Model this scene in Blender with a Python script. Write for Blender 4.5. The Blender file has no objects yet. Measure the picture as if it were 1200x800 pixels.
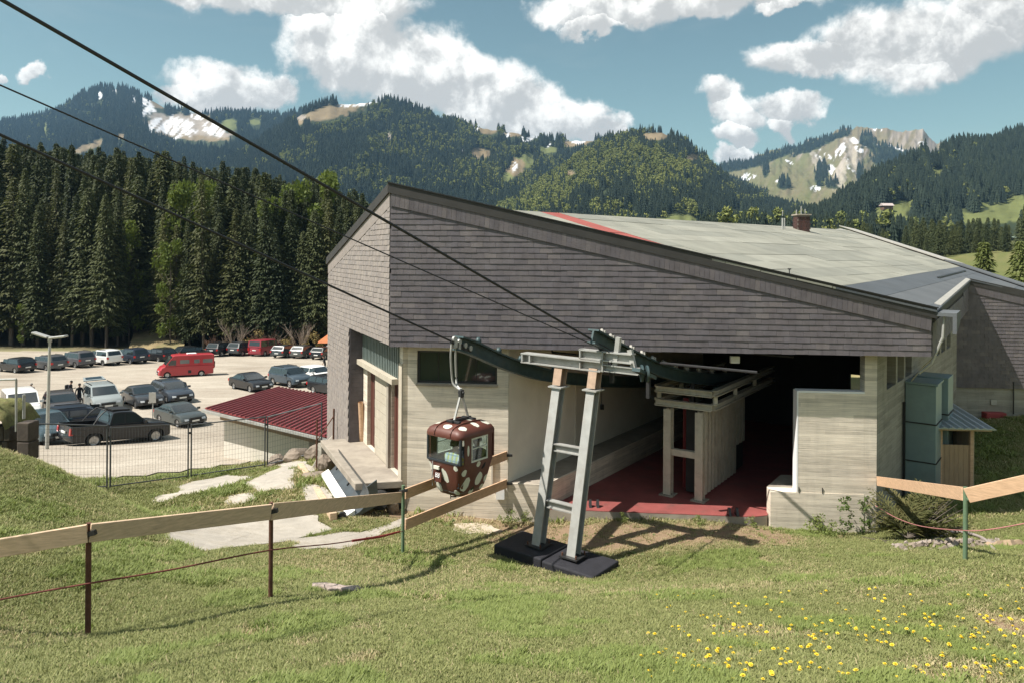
import bpy, bmesh, math, random
import numpy as np
from mathutils import Vector, Matrix
from mathutils.bvhtree import BVHTree
R = math.radians
rnd = random.Random(11)
nrng = np.random.default_rng(5)
sc = bpy.context.scene
COL = sc.collection

# ------------------------------------------------------------------ camera
FPX, HORIZ, ROLL, EYE = 860.0, 298.0, 0.007, 6.1     # focal length and horizon in pixels of a 1200 x 800 frame; eye height above the hall floor
cam_d = bpy.data.cameras.new('camera')
cam = bpy.data.objects.new('camera', cam_d)
COL.objects.link(cam)
cam_d.sensor_width = 36.0
cam_d.lens = FPX / 1200 * 36
cam_d.shift_y = (HORIZ - 400) / 1200
cam_d.clip_start = 0.1
cam_d.clip_end = 20000
cam.matrix_world = Matrix.Translation((0, 0, EYE)) @ Matrix.Rotation(R(90), 4, 'X') @ Matrix.Rotation(ROLL, 4, 'Z')
sc.camera = cam

# ------------------------------------------------------------------ light
SUN_HEAD, SUN_EL = 71.0, 55.0          # heading the light travels to (clockwise from +Y), elevation
SUN_TO = Vector((-math.sin(R(SUN_HEAD)) * math.cos(R(SUN_EL)), -math.cos(R(SUN_HEAD)) * math.cos(R(SUN_EL)), math.sin(R(SUN_EL))))
sun_d = bpy.data.lights.new('sun', 'SUN')
sun_d.energy = 4.9
sun_d.angle = R(0.5)
sun_d.color = (1.0, 0.945, 0.86)
sun = bpy.data.objects.new('sun', sun_d)
COL.objects.link(sun)
sun.rotation_euler = SUN_TO.to_track_quat('Z', 'Y').to_euler()
sun.location = (-30, -20, 60)
sc.view_settings.view_transform = 'Standard'
sc.view_settings.look = 'None'
sc.view_settings.gamma = 1.0
sc.view_settings.exposure = 0.72
sc.view_settings.use_curve_mapping = False
sc.cycles.use_denoising = True
sc.cycles.max_bounces = 7
sc.cycles.diffuse_bounces = 4
sc.cycles.glossy_bounces = 3
sc.cycles.transmission_bounces = 4
sc.cycles.transparent_max_bounces = 8
sc.cycles.volume_bounces = 0
sc.cycles.caustics_reflective = False
sc.cycles.caustics_refractive = False

world = bpy.data.worlds.new('World')
sc.world = world
world.use_nodes = True
WN, WL = world.node_tree.nodes, world.node_tree.links
WN.clear()

class NG:
    """tiny helper for math in node trees"""
    def __init__(s, tree):
        s.n, s.l = tree.nodes, tree.links
    def put(s, sock, v):
        if isinstance(v, (int, float)):
            sock.default_value = v
        elif isinstance(v, (tuple, list)):
            sock.default_value = v
        else:
            s.l.new(v, sock)
    def m(s, op, a, b=0.0, c=None, clamp=False):
        n = s.n.new('ShaderNodeMath'); n.operation = op; n.use_clamp = clamp
        s.put(n.inputs[0], a); s.put(n.inputs[1], b)
        if c is not None: s.put(n.inputs[2], c)
        return n.outputs[0]
    def vm(s, op, a, b=(0, 0, 0)):
        n = s.n.new('ShaderNodeVectorMath'); n.operation = op
        s.put(n.inputs[0], a)
        if op == 'SCALE': s.put(n.inputs['Scale'], b)
        else: s.put(n.inputs[1], b)
        return n.outputs[0]
    def noise(s, vec, scale, detail=4, rough=.5, dist=0.0, lac=2.0):
        n = s.n.new('ShaderNodeTexNoise'); s.put(n.inputs['Vector'], vec)
        n.inputs['Scale'].default_value = scale; n.inputs['Detail'].default_value = detail
        n.inputs['Roughness'].default_value = rough; n.inputs['Distortion'].default_value = dist
        n.inputs['Lacunarity'].default_value = lac
        return n.outputs['Fac']
    def mr(s, v, a, b, c=0.0, d=1.0, smooth=False):
        n = s.n.new('ShaderNodeMapRange'); s.put(n.inputs[0], v)
        n.interpolation_type = 'SMOOTHSTEP' if smooth else 'LINEAR'
        for k, x in zip((1, 2, 3, 4), (a, b, c, d)): s.put(n.inputs[k], x)
        return n.outputs[0]
    def mix(s, f, a, b, mode='MIX'):
        n = s.n.new('ShaderNodeMix'); n.data_type = 'RGBA'; n.blend_type = mode
        s.put(n.inputs[0], f)
        for k, v in ((6, a), (7, b)):
            if isinstance(v, (tuple, list)) and len(v) == 3: v = (*v, 1)
            s.put(n.inputs[k], v)
        return n.outputs[2]
    def comb(s, x, y, z):
        n = s.n.new('ShaderNodeCombineXYZ')
        for k, v in enumerate((x, y, z)): s.put(n.inputs[k], v)
        return n.outputs[0]

w = NG(world.node_tree)
out = WN.new('ShaderNodeOutputWorld')
bg = WN.new('ShaderNodeBackground')
sky = WN.new('ShaderNodeTexSky')
sky.sky_type = 'NISHITA'
sky.sun_disc = False
sky.sun_elevation = R(SUN_EL)
sky.sun_rotation = R(SUN_HEAD + 180)
sky.altitude = 900
sky.air_density = 1.0
sky.dust_density = 1.4
sky.ozone_density = 1.6
SKY_STRENGTH = 0.080
tc = WN.new('ShaderNodeTexCoord')
D = tc.outputs['Generated']
sep = WN.new('ShaderNodeSeparateXYZ'); WL.new(D, sep.inputs[0])
dx, dy, dz = sep.outputs
yy = w.m('MAXIMUM', dy, 0.05)
u = w.m('DIVIDE', dx, yy)
v = w.m('DIVIDE', dz, yy)
# cumulus banks: centre (u, v), half sizes, tilt; u = x/y and v = z/y are directions in the world
def duv(px, py): return ((px - 600) / FPX, (HORIZ - py) / FPX)
BANKS = [  # px, py, half width, half height, tilt (degrees, + = right end lower)
    (420, 60, 80, 56, 8), (510, 92, 120, 54, 15), (600, 124, 90, 36, 12), (675, 142, 64, 22, 8), (350, 0, 150, 26, 4), (250, -10, 90, 18, 0),
    (255, 104, 80, 27, 4), (310, 112, 36, 20, 0), (205, 112, 40, 14, 0),
    (46, 92, 15, 11, 0), (8, 95, 9, 7, 0),
    (700, 10, 95, 22, 0), (780, 0, 120, 20, -4), (870, -8, 90, 20, 0), (925, 4, 30, 9, -12), (690, 34, 40, 12, 0),
    (960, 68, 66, 20, -6), (1040, 44, 76, 44, -10), (1110, 46, 110, 40, -14), (1180, 10, 90, 36, -10), (1080, 75, 50, 14, 0),
    (840, 108, 34, 17, 10), (862, 130, 34, 18, 10), (935, 122, 45, 17, -4), (915, 145, 20, 14, 0),
    (850, 158, 22, 14, 0), (855, 180, 28, 12, 0), (720, 150, 14, 8, 0),
]
wn1 = w.noise(D, 14.0, 9, .6, .15)
wn2 = w.noise(D, 40.0, 6, .6, .2)
def wob(seed, sc_, det): return w.m('SUBTRACT', w.noise(w.vm('ADD', D, (seed, seed * .7, -seed)), sc_, det, .62), .5)
u = w.m('ADD', u, w.m('ADD', w.m('MULTIPLY', wob(3.1, 8.0, 3), .12), w.m('MULTIPLY', wob(5.7, 22.0, 8), .070)))
v = w.m('ADD', v, w.m('ADD', w.m('MULTIPLY', wob(8.3, 8.0, 3), .055), w.m('MULTIPLY', wob(1.9, 22.0, 8), .052)))
best = None; hrel = None
for (px, py, hw, hh, tilt) in BANKS:
    cu, cv = duv(px, py)
    a, b = hw * 1.15 / FPX, hh * 1.18 / FPX
    ct, st = math.cos(R(tilt)), math.sin(R(tilt))
    du_ = w.m('SUBTRACT', u, cu); dv_ = w.m('SUBTRACT', v, cv)
    e1 = w.m('MULTIPLY_ADD', du_, ct / a, w.m('MULTIPLY', dv_, -st / a))
    e2 = w.m('MULTIPLY_ADD', du_, st / b, w.m('MULTIPLY', dv_, ct / b))
    q = w.m('MULTIPLY_ADD', e1, e1, w.m('MULTIPLY', e2, e2))
    d_ = w.m('MULTIPLY', w.m('SUBTRACT', 1.0, w.m('SQRT', q)), 1.0)      # 1 at the heart, 0 at the rim
    if best is None:
        best, hrel = d_, e2
    else:
        gt = w.m('GREATER_THAN', d_, best)
        hrel = w.m('ADD', w.m('MULTIPLY', gt, e2), w.m('MULTIPLY', w.m('SUBTRACT', 1.0, gt), hrel))
        best = w.m('SMOOTH_MAX', best, d_, 0.25)
# open sky outside the frame: scattered cumulus, unseen, cover raised for ambient light
pn = w.noise(D, 3.2, 7, .55, .2)
outside = w.mr(w.m('MAXIMUM', w.m('ABSOLUTE', u), w.m('MULTIPLY', w.m('ABSOLUTE', w.m('SUBTRACT', v, .1)), 2.2)), .78, .98)
outside = w.m('MAXIMUM', outside, w.m('LESS_THAN', dy, 0.06))
gen = w.m('MULTIPLY', w.m('SUBTRACT', pn, .50), 4.0)
inside = w.m('SUBTRACT', 1.0, outside)
field = w.m('ADD', w.m('MULTIPLY', best, inside), w.m('MULTIPLY', gen, outside))
nz = w.m('ADD', w.m('MULTIPLY', w.m('SUBTRACT', wn1, .5), 1.0), w.m('MULTIPLY', w.m('SUBTRACT', wn2, .5), .32))
dens = w.m('ADD', w.m('MAXIMUM', field, -1.6), nz)
cmask = w.mr(dens, -.03, .34, smooth=True)
# light on the clouds: bumps facing the sun are bright, undersides grey
off = w.vm('ADD', D, (-.012, -.004, .018))
wn1b = w.noise(off, 14.0, 9, .6, .15)
relief = w.m('MULTIPLY', w.m('SUBTRACT', wn1, wn1b), 3.4)
lit = w.m('ADD', w.m('MULTIPLY_ADD', w.m('MULTIPLY', hrel, inside), .38, .50), relief)
lit = w.m('ADD', lit, w.m('MULTIPLY', dens, -.12))
lit = w.mr(lit, .1, 1.0, smooth=True)
ccol = w.mix(lit, (.39, .39, .38), (.80, .785, .745))
skyc = w.mix(1.0, sky.outputs[0], (SKY_STRENGTH * .98, SKY_STRENGTH * 1.03, SKY_STRENGTH * .74), 'MULTIPLY')
thin = w.mr(w.noise(w.vm('MULTIPLY', D, (1, 1, 4)), 3.5, 6, .6, .6), .52, .9, 0, .22)
skyc = w.mix(thin, skyc, (.36, .39, .385))
final = w.mix(cmask, skyc, ccol)
WL.new(final, bg.inputs['Color'])
bg.inputs['Strength'].default_value = 1.0
WL.new(bg.outputs[0], out.inputs['Surface'])
world.cycles.sampling_method = 'NONE'

# ------------------------------------------------------------------ helpers
def at(px, py, Y):
    """world point seen at pixel (px, py) of the 1200 x 800 frame at depth Y"""
    a, b = px - 600, py - HORIZ
    c, s = math.cos(ROLL), math.sin(ROLL)
    return Vector(((c * a + s * b) / FPX * Y, Y, EYE - (c * b - s * a) / FPX * Y))
def at_z(px, py, z):
    p = at(px, py, 1.0)
    return at(px, py, (EYE - z) / (EYE - p.z))
def on_heading(px, py, p0, head):
    """point on the vertical plane through p0 with a heading, seen at a pixel"""
    d = at(px, py, 1.0)
    h = Vector((math.sin(R(head)), math.cos(R(head))))
    n = Vector((h.y, -h.x))
    Y = (n.x * p0[0] + n.y * p0[1]) / (n.x * d.x + n.y)
    return at(px, py, Y)
def project(P):
    """numpy (N,3) -> pixel x, y"""
    a = P[:, 0] / P[:, 1] * FPX; b = (EYE - P[:, 2]) / P[:, 1] * FPX
    return 600 + a - ROLL * b, HORIZ + b + ROLL * a

def tag(o, label=None, cat=None, group=None, kind=None):
    if label: o['label'] = label
    if cat: o['category'] = cat
    if group: o['group'] = group
    if kind: o['kind'] = kind
    return o
def empty(name, loc, label=None, cat=None, group=None, rz=0.0):
    o = bpy.data.objects.new(name, None)
    o.empty_display_size = .2
    COL.objects.link(o)
    o.location = loc; o.rotation_euler = (0, 0, rz)
    return tag(o, label, cat, group)
def link(name, mesh, parent=None, loc=None):
    o = bpy.data.objects.new(name, mesh)
    COL.objects.link(o)
    if parent is not None: o.parent = parent
    if loc is not None: o.location = loc
    return o
def copy_tree(o, parent=None):
    c = o.copy(); COL.objects.link(c); c.parent = parent
    for ch in o.children: copy_tree(ch, c)
    return c
def world_offset(parent):
    """offset that puts a mesh made in world coordinates under its parents"""
    off = Vector((0, 0, 0)); p = parent
    while p is not None:
        off -= Vector(p.location); p = p.parent
    return off

class MB:
    def __init__(s): s.v, s.f, s.mi = [], [], []
    def add(s, verts, faces, m=0):
        b = len(s.v)
        s.v += [tuple(p) for p in verts]
        s.f += [tuple(i + b for i in f) for f in faces]
        s.mi += [m] * len(faces)
    def hexa(s, p, m=0):                      # 8 points: bottom ring, top ring
        s.add(p, [(3, 2, 1, 0), (4, 5, 6, 7), (0, 1, 5, 4), (1, 2, 6, 5), (2, 3, 7, 6), (3, 0, 4, 7)], m)
    def box(s, c, size, m=0, rz=0.0, rot=None):
        M = rot if rot is not None else Matrix.Rotation(rz, 3, 'Z')
        x, y, z = (q / 2 for q in size)
        s.hexa([Vector(c) + M @ Vector(p) for p in ((-x, -y, -z), (x, -y, -z), (x, y, -z), (-x, y, -z), (-x, -y, z), (x, -y, z), (x, y, z), (-x, y, z))], m)
    def prism(s, bottom, top, m=0):
        n = len(bottom)
        fs = [tuple(reversed(range(n))), tuple(range(n, 2 * n))]
        fs += [(i, (i + 1) % n, n + (i + 1) % n, n + i) for i in range(n)]
        s.add(list(bottom) + list(top), fs, m)
    def sweep(s, pts, sec, m=0, up=(0, 0, 1), cap=True):
        """sweep a closed section [(side, up)] along points"""
        pts = [Vector(p) for p in pts]; n = len(sec); up = Vector(up)
        vs = []
        for i, p in enumerate(pts):
            t = (pts[min(i + 1, len(pts) - 1)] - pts[max(i - 1, 0)]).normalized()
            sd = t.cross(up)
            if sd.length < 1e-4: sd = t.cross(Vector((0, 1, 0)))
            sd.normalize(); uu = sd.cross(t).normalized()
            vs += [p + sd * a + uu * b for a, b in sec]
        fs = []
        for i in range(len(pts) - 1):
            for k in range(n):
                k2 = (k + 1) % n
                fs.append((i * n + k, i * n + k2, (i + 1) * n + k2, (i + 1) * n + k))
        if cap: fs += [tuple(reversed(range(n))), tuple(range((len(pts) - 1) * n, len(pts) * n))]
        s.add(vs, fs, m)
    def beam(s, p, q, wd, ht, m=0, up=(0, 0, 1)):
        a, b = wd / 2, ht / 2
        s.sweep([p, q], [(-a, -b), (a, -b), (a, b), (-a, b)], m, up)
    def ibeam(s, pts, wd, ht, t=.02, m=0, up=(0, 0, 1)):
        a, b, c = wd / 2, ht / 2, t / 2
        s.sweep(pts, [(-a, -b), (a, -b), (a, -b + t), (c, -b + t), (c, b - t), (a, b - t), (a, b), (-a, b), (-a, b - t), (-c, b - t), (-c, -b + t), (-a, -b + t)], m, up)
    def tube(s, pts, r, n=8, m=0, up=(0, 0, 1), r2=None):
        if r2 is None:
            s.sweep(pts, [(r * math.cos(2 * math.pi * k / n), r * math.sin(2 * math.pi * k / n)) for k in range(n)], m, up)
        else:
            pts = [Vector(p) for p in pts]; N = len(pts)
            for i in range(N - 1):
                ra = r + (r2 - r) * i / (N - 1); rb = r + (r2 - r) * (i + 1) / (N - 1)
                t = (pts[i + 1] - pts[i]).normalized(); u_ = Vector(up)
                sd = t.cross(u_)
                if sd.length < 1e-3: sd = t.cross(Vector((0, 1, 0)))
                sd.normalize(); uu = sd.cross(t)
                A = [pts[i] + (sd * math.cos(2 * math.pi * k / n) + uu * math.sin(2 * math.pi * k / n)) * ra for k in range(n)]
                B = [pts[i + 1] + (sd * math.cos(2 * math.pi * k / n) + uu * math.sin(2 * math.pi * k / n)) * rb for k in range(n)]
                s.add(A + B, [(k, (k + 1) % n, n + (k + 1) % n, n + k) for k in range(n)], m)
    def lathe(s, prof, c, axis='Z', n=16, m=0):
        vs = []; c = Vector(c)
        for r, h in prof:
            for k in range(n):
                a = 2 * math.pi * k / n
                x, y = r * math.cos(a), r * math.sin(a)
                vs.append(c + (Vector((x, y, h)) if axis == 'Z' else Vector((x, h, y)) if axis == 'Y' else Vector((h, x, y))))
        fs = [(i * n + k, i * n + (k + 1) % n, (i + 1) * n + (k + 1) % n, (i + 1) * n + k) for i in range(len(prof) - 1) for k in range(n)]
        s.add(vs, fs, m)
    def mesh(s, name, mats, smooth=None, fix=True):
        me = bpy.data.meshes.new(name)
        me.from_pydata([tuple(p) for p in s.v], [], s.f)
        for mt in (mats if isinstance(mats, (list, tuple)) else [mats]): me.materials.append(mt)
        if any(s.mi): me.polygons.foreach_set('material_index', s.mi)
        if fix and len(s.f) < 60000:
            bm = bmesh.new(); bm.from_mesh(me)
            bmesh.ops.recalc_face_normals(bm, faces=bm.faces)
            bm.to_mesh(me); bm.free()
        if smooth is not None:
            me.polygons.foreach_set('use_smooth', [True] * len(me.polygons))
            me.set_sharp_from_angle(angle=R(smooth))
        me.update()
        return me
    def build(s, name, mats, parent=None, smooth=None, bevel=0.0, local=False):
        """mesh object; coordinates are world ones unless local"""
        me = s.mesh(name, mats, smooth)
        o = link(name, me, parent)
        if parent is not None and not local: o.location = world_offset(parent)
        if bevel:
            b = o.modifiers.new('bevel', 'BEVEL'); b.width = bevel; b.segments = 2; b.limit_method = 'ANGLE'; b.angle_limit = R(40)
            b.harden_normals = False
        return o

def np_mesh(name, V, faces_np, mats, smooth=False):
    """fast mesh from numpy: V (N,3), faces (M,k)"""
    me = bpy.data.meshes.new(name)
    M, k = faces_np.shape
    me.vertices.add(len(V)); me.vertices.foreach_set('co', np.asarray(V, np.float32).ravel())
    me.loops.add(M * k); me.loops.foreach_set('vertex_index', faces_np.astype(np.int32).ravel())
    me.polygons.add(M)
    me.polygons.foreach_set('loop_start', np.arange(0, M * k, k, dtype=np.int32))
    me.polygons.foreach_set('loop_total', np.full(M, k, np.int32))
    for mt in (mats if isinstance(mats, (list, tuple)) else [mats]): me.materials.append(mt)
    me.update(calc_edges=True)
    if smooth: me.polygons.foreach_set('use_smooth', np.ones(M, bool))
    me.validate()
    return me
def set_color(me, C, name='Col'):
    a = me.color_attributes.new(name, 'FLOAT_COLOR', 'POINT')
    a.data.foreach_set('color', np.concatenate([C, np.ones((len(C), 1))], 1).astype(np.float32).ravel())

# value noise / fbm in numpy
def _h(ix, iy, seed):
    n = (ix * 374761393 + iy * 668265263 + seed * 974711) & 0xffffffff
    n = ((n ^ (n >> 13)) * 1274126177) & 0xffffffff
    return ((n ^ (n >> 16)) & 0xffff) / 65535.0
def vnoise(x, y, seed=0):
    x = np.asarray(x, float); y = np.asarray(y, float)
    ix = np.floor(x).astype(np.int64); iy = np.floor(y).astype(np.int64)
    fx = x - ix; fy = y - iy
    fx = fx * fx * (3 - 2 * fx); fy = fy * fy * (3 - 2 * fy)
    return (_h(ix, iy, seed) * (1 - fx) + _h(ix + 1, iy, seed) * fx) * (1 - fy) + (_h(ix, iy + 1, seed) * (1 - fx) + _h(ix + 1, iy + 1, seed) * fx) * fy
def fbm(x, y, oct=5, seed=0, gain=.5):
    s = 0; a = 1; t = 0
    for k in range(oct):
        s = s + a * vnoise(np.asarray(x) * 2 ** k + 17.3 * k, np.asarray(y) * 2 ** k - 9.1 * k, seed + k); t += a; a *= gain
    return s / t
def sstep(a, b, x):
    t = np.clip((np.asarray(x, float) - a) / (b - a), 0, 1)
    return t * t * (3 - 2 * t)
def in_poly(px, py, poly):
    px = np.asarray(px); py = np.asarray(py)
    c = np.zeros(px.shape, bool); n = len(poly)
    for i in range(n):
        x1, y1 = poly[i]; x2, y2 = poly[(i + 1) % n]
        if y1 == y2: continue
        t = ((y1 > py) != (y2 > py)) & (px < (x2 - x1) * (py - y1) / (y2 - y1) + x1)
        c ^= t
    return c

# ------------------------------------------------------------------ materials
def mat(name, col, rough=.75, metal=0.0, var=.12, scale=4.0, bump=0.0, bscale=30.0, spec=.4, coat=0.0, stretch=(1, 1, 1), dirt=None, dscale=1.2, coord='Object'):
    m = bpy.data.materials.new(name); m.use_nodes = True
    t = m.node_tree; g = NG(t); b = t.nodes['Principled BSDF']
    b.inputs['Roughness'].default_value = rough; b.inputs['Metallic'].default_value = metal
    b.inputs['Specular IOR Level'].default_value = spec; b.inputs['Coat Weight'].default_value = coat
    b.inputs['Coat Roughness'].default_value = .04
    V = g.vm('MULTIPLY', t.nodes.new('ShaderNodeNewGeometry').outputs['Position'] if coord == 'Pos' else t.nodes.new('ShaderNodeTexCoord').outputs[coord], stretch)
    c = tuple(col)
    lo = tuple(x * (1 - var) for x in c); hi = tuple(min(1, x * (1 + var)) for x in c)
    if var:
        f = g.mr(g.noise(V, scale, 5, .6), .25, .75)
        cc = g.mix(f, lo, hi)
    else:
        cc = g.mix(0.0, c, c)
    if dirt:
        f2 = g.mr(g.noise(V, dscale, 6, .65, .3), .5, .78)
        cc = g.mix(g.m('MULTIPLY', f2, dirt[1]), cc, dirt[0])
    t.links.new(cc, b.inputs['Base Color'])
    if bump:
        bn = t.nodes.new('ShaderNodeBump'); bn.inputs['Strength'].default_value = bump; bn.inputs['Distance'].default_value = .02
        t.links.new(g.noise(V, bscale, 4, .6), bn.inputs['Height']); t.links.new(bn.outputs[0], b.inputs['Normal'])
    return m
def foliage(name, c1, c2, rough=.7, trans=.25, hue=.5):
    m = bpy.data.materials.new(name); m.use_nodes = True
    t = m.node_tree; g = NG(t); b = t.nodes['Principled BSDF']
    oi = t.nodes.new('ShaderNodeObjectInfo'); tcn = t.nodes.new('ShaderNodeTexCoord')
    f = g.noise(tcn.outputs['Object'], hue, 3, .6)
    f = g.mr(g.m('ADD', g.m('MULTIPLY', oi.outputs['Random'], .6), g.m('MULTIPLY', f, .8)), .3, 1.1)
    cc = g.mix(f, c1, c2)
    t.links.new(cc, b.inputs['Base Color']); b.inputs['Roughness'].default_value = rough; b.inputs['Specular IOR Level'].default_value = .25
    if trans:
        tr = t.nodes.new('ShaderNodeBsdfTranslucent'); t.links.new(g.mix(.5, cc, (.16, .2, .03)), tr.inputs[0])
        mx = t.nodes.new('ShaderNodeMixShader'); mx.inputs[0].default_value = trans
        t.links.new(b.outputs[0], mx.inputs[1]); t.links.new(tr.outputs[0], mx.inputs[2])
        t.links.new(mx.outputs[0], t.nodes['Material Output'].inputs[0])
    return m
def glass_dark(name, col=(.02, .03, .03), rough=.05):
    m = mat(name, col, rough, 0, 0, spec=.9)
    return m
def glass_clear(name, tint=(.85, .92, .92), refl=.10):
    m = bpy.data.materials.new(name); m.use_nodes = True
    t = m.node_tree; t.nodes.remove(t.nodes['Principled BSDF'])
    tr = t.nodes.new('ShaderNodeBsdfTransparent'); tr.inputs[0].default_value = (*tint, 1)
    gl = t.nodes.new('ShaderNodeBsdfGlossy'); gl.inputs['Roughness'].default_value = .03
    mx = t.nodes.new('ShaderNodeMixShader')
    mx.inputs[0].default_value = refl
    t.links.new(tr.outputs[0], mx.inputs[1]); t.links.new(gl.outputs[0], mx.inputs[2])
    t.links.new(mx.outputs[0], t.nodes['Material Output'].inputs[0])
    return m
def board_concrete(name, col, amp=.30, board=.09, stain=.12):
    """concrete cast against rough boards: a faint horizontal joint and a tone per board"""
    m = bpy.data.materials.new(name); m.use_nodes = True
    t = m.node_tree; g = NG(t); b = t.nodes['Principled BSDF']; b.inputs['Roughness'].default_value = .85; b.inputs['Specular IOR Level'].default_value = .25
    ge = t.nodes.new('ShaderNodeNewGeometry'); s = t.nodes.new('ShaderNodeSeparateXYZ'); t.links.new(ge.outputs['Position'], s.inputs[0])
    zi = g.m('DIVIDE', s.outputs[2], board); fl = g.m('FLOOR', zi); fr = g.m('FRACT', zi)
    along = g.m('ADD', s.outputs[0], s.outputs[1])
    wn = t.nodes.new('ShaderNodeTexWhiteNoise'); wn.noise_dimensions = '2D'
    t.links.new(g.comb(fl, g.m('FLOOR', g.m('MULTIPLY', g.m('ADD', along, g.m('MULTIPLY', fl, 1.37)), .33)), 0), wn.inputs['Vector'])
    nz1 = g.noise(g.vm('MULTIPLY', ge.outputs['Position'], (1.2, 1.2, 26)), 1.6, 6, .65)
    nz2 = g.noise(ge.outputs['Position'], .9, 6, .65, .4)
    nz3 = g.noise(g.vm('MULTIPLY', ge.outputs['Position'], (5, 5, .7)), 1.0, 4, .6)
    f = g.m('ADD', g.m('MULTIPLY', g.m('SUBTRACT', wn.outputs[0], .5), amp), g.m('MULTIPLY', g.m('SUBTRACT', nz1, .5), amp * 3.2))
    f = g.m('ADD', f, g.m('MULTIPLY', g.m('SUBTRACT', nz2, .5), .5))
    k = g.m('ADD', 1.0, f)
    joint = g.m('LESS_THAN', fr, .09)
    k = g.m('SUBTRACT', k, g.m('MULTIPLY', joint, .16))
    k = g.m('SUBTRACT', k, g.m('MULTIPLY', g.mr(nz3, .5, .75), stain))
    cc = g.vm('SCALE', tuple(col), k)
    t.links.new(cc, b.inputs['Base Color'])
    bn = t.nodes.new('ShaderNodeBump'); bn.inputs['Strength'].default_value = .5; bn.inputs['Distance'].default_value = .01
    t.links.new(g.m('ADD', g.m('MULTIPLY', nz1, 1.0), g.m('MULTIPLY', joint, -.6)), bn.inputs['Height']); t.links.new(bn.outputs[0], b.inputs['Normal'])
    return m
def vcol_mat(name, nscale=2.5, amp=.45, fine=22.0, famp=.35, bump=.4, rough=.95):
    m = bpy.data.materials.new(name); m.use_nodes = True
    t = m.node_tree; g = NG(t); b = t.nodes['Principled BSDF']; b.inputs['Roughness'].default_value = rough; b.inputs['Specular IOR Level'].default_value = .1
    at_ = t.nodes.new('ShaderNodeAttribute'); at_.attribute_name = 'Col'
    ge = t.nodes.new('ShaderNodeNewGeometry')
    n1 = g.noise(ge.outputs['Position'], nscale, 6, .65); n2 = g.noise(ge.outputs['Position'], fine, 5, .7)
    k = g.m('ADD', 1.0, g.m('ADD', g.m('MULTIPLY', g.m('SUBTRACT', n1, .5), amp * 2), g.m('MULTIPLY', g.m('SUBTRACT', n2, .5), famp * 2)))
    t.links.new(g.vm('SCALE', at_.outputs['Color'], k), b.inputs['Base Color'])
    if bump:
        bn = t.nodes.new('ShaderNodeBump'); bn.inputs['Strength'].default_value = bump; bn.inputs['Distance'].default_value = .05
        t.links.new(n2, bn.inputs['Height']); t.links.new(bn.outputs[0], b.inputs['Normal'])
    return m
M = {}
M['shingle'] = [mat('shingle_%d' % i, c, .6, 0, .25, 5, .25, 60, spec=.3, coord='Pos', stretch=(1, 1, .6), dirt=((.20, .185, .18), .35), dscale=1.3) for i, c in enumerate([(.117, .104, .112), (.110, .098, .107), (.124, .109, .116), (.113, .102, .113), (.142, .125, .128)])]
M['shingle_w'] = [mat('sunlit_shingle_%d' % i, c, .6, 0, .15, 7, .25, 60, spec=.3) for i, c in enumerate([(.255, .222, .205), (.24, .21, .195), (.27, .235, .215), (.245, .218, .205), (.285, .25, .225)])]  # lighter copy for the side cladding: sun on that face put into the colour
M['backing'] = mat('cladding_underlay', (.03, .028, .03), .9)
M['fascia'] = mat('roof_edge_metal', (.040, .038, .036), .7, .0, .2, 3)
M['flash'] = mat('light_flashing', (.42, .40, .36), .6, .2, .15, 5)
M['concrete'] = board_concrete('board_marked_concrete', (.66, .59, .49))
M['concrete2'] = board_concrete('grey_board_concrete', (.30, .285, .245), .26, .09, .2)
M['slab'] = mat('weathered_slab', (.33, .29, .24), .9, 0, .2, 3, .3, 40, dirt=((.12, .10, .08), .6))
M['redfloor'] = mat('red_floor_paint', (.26, .072, .066), .6, 0, .2, 2.5, .15, 30, dirt=((.11, .07, .06), .75), dscale=2.2)
M['white'] = mat('white_paint', (.60, .56, .49), .8, 0, .06, 2, dirt=((.45, .42, .37), .35))
M['hallwhite'] = mat('limewashed_wall', (.82, .775, .69), .85, 0, .06, 2, dirt=((.6, .55, .47), .35))
M['whitetrim'] = mat('white_trim', (.80, .80, .80), .6, 0, .04)
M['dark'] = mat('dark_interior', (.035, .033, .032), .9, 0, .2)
M['steel_g'] = mat('galvanised_steel', (.42, .42, .40), .55, .35, .14, 5, .1, 40, dirt=((.25, .17, .11), .35), dscale=2)
M['steel_teal'] = mat('teal_painted_steel', (.045, .075, .080), .5, .2, .3, 6, .1, 40, dirt=((.10, .085, .06), .5), dscale=3)
M['steel_cream'] = mat('cream_painted_steel', (.55, .51, .42), .6, .1, .15, 6, .1, 40, dirt=((.16, .11, .07), .5), dscale=3)
M['steel_dark'] = mat('dark_steel', (.05, .05, .052), .5, .5, .2)
M['rust'] = mat('rusty_brown_steel', (.12, .055, .035), .8, .2, .3, 12)
M['green_post'] = mat('green_painted_steel', (.13, .20, .12), .6, .1, .15, 12)
M['redpaint'] = mat('red_oxide_paint', (.30, .05, .05), .6)
M['wood_new'] = mat('fresh_spruce_plank', (.60, .395, .25), .75, 0, .2, 2, .15, 20, stretch=(3, 3, 22), dirt=((.25, .14, .08), .5), dscale=3)
M['wood_grey'] = mat('weathered_plank', (.58, .425, .29), .8, 0, .22, 2, .15, 20, stretch=(3, 3, 22), dirt=((.22, .16, .11), .5), dscale=3)
M['wood_shed'] = mat('shed_boards', (.42, .29, .18), .8, 0, .15, 3, .1, 20, stretch=(9, 9, 1))
M['door'] = mat('red_brown_door', (.105, .035, .025), .6, 0, .35, 2, .2, 20, stretch=(18, 18, 1), dirt=((.03, .02, .02), .6))
M['glass'] = glass_dark('dark_window_glass')
M['carglass'] = glass_dark('car_window_glass', (.022, .03, .034), .03)
M['clear'] = glass_clear('clear_pane')
M['rubber'] = mat('rubber', (.022, .022, .022), .85)
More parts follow.
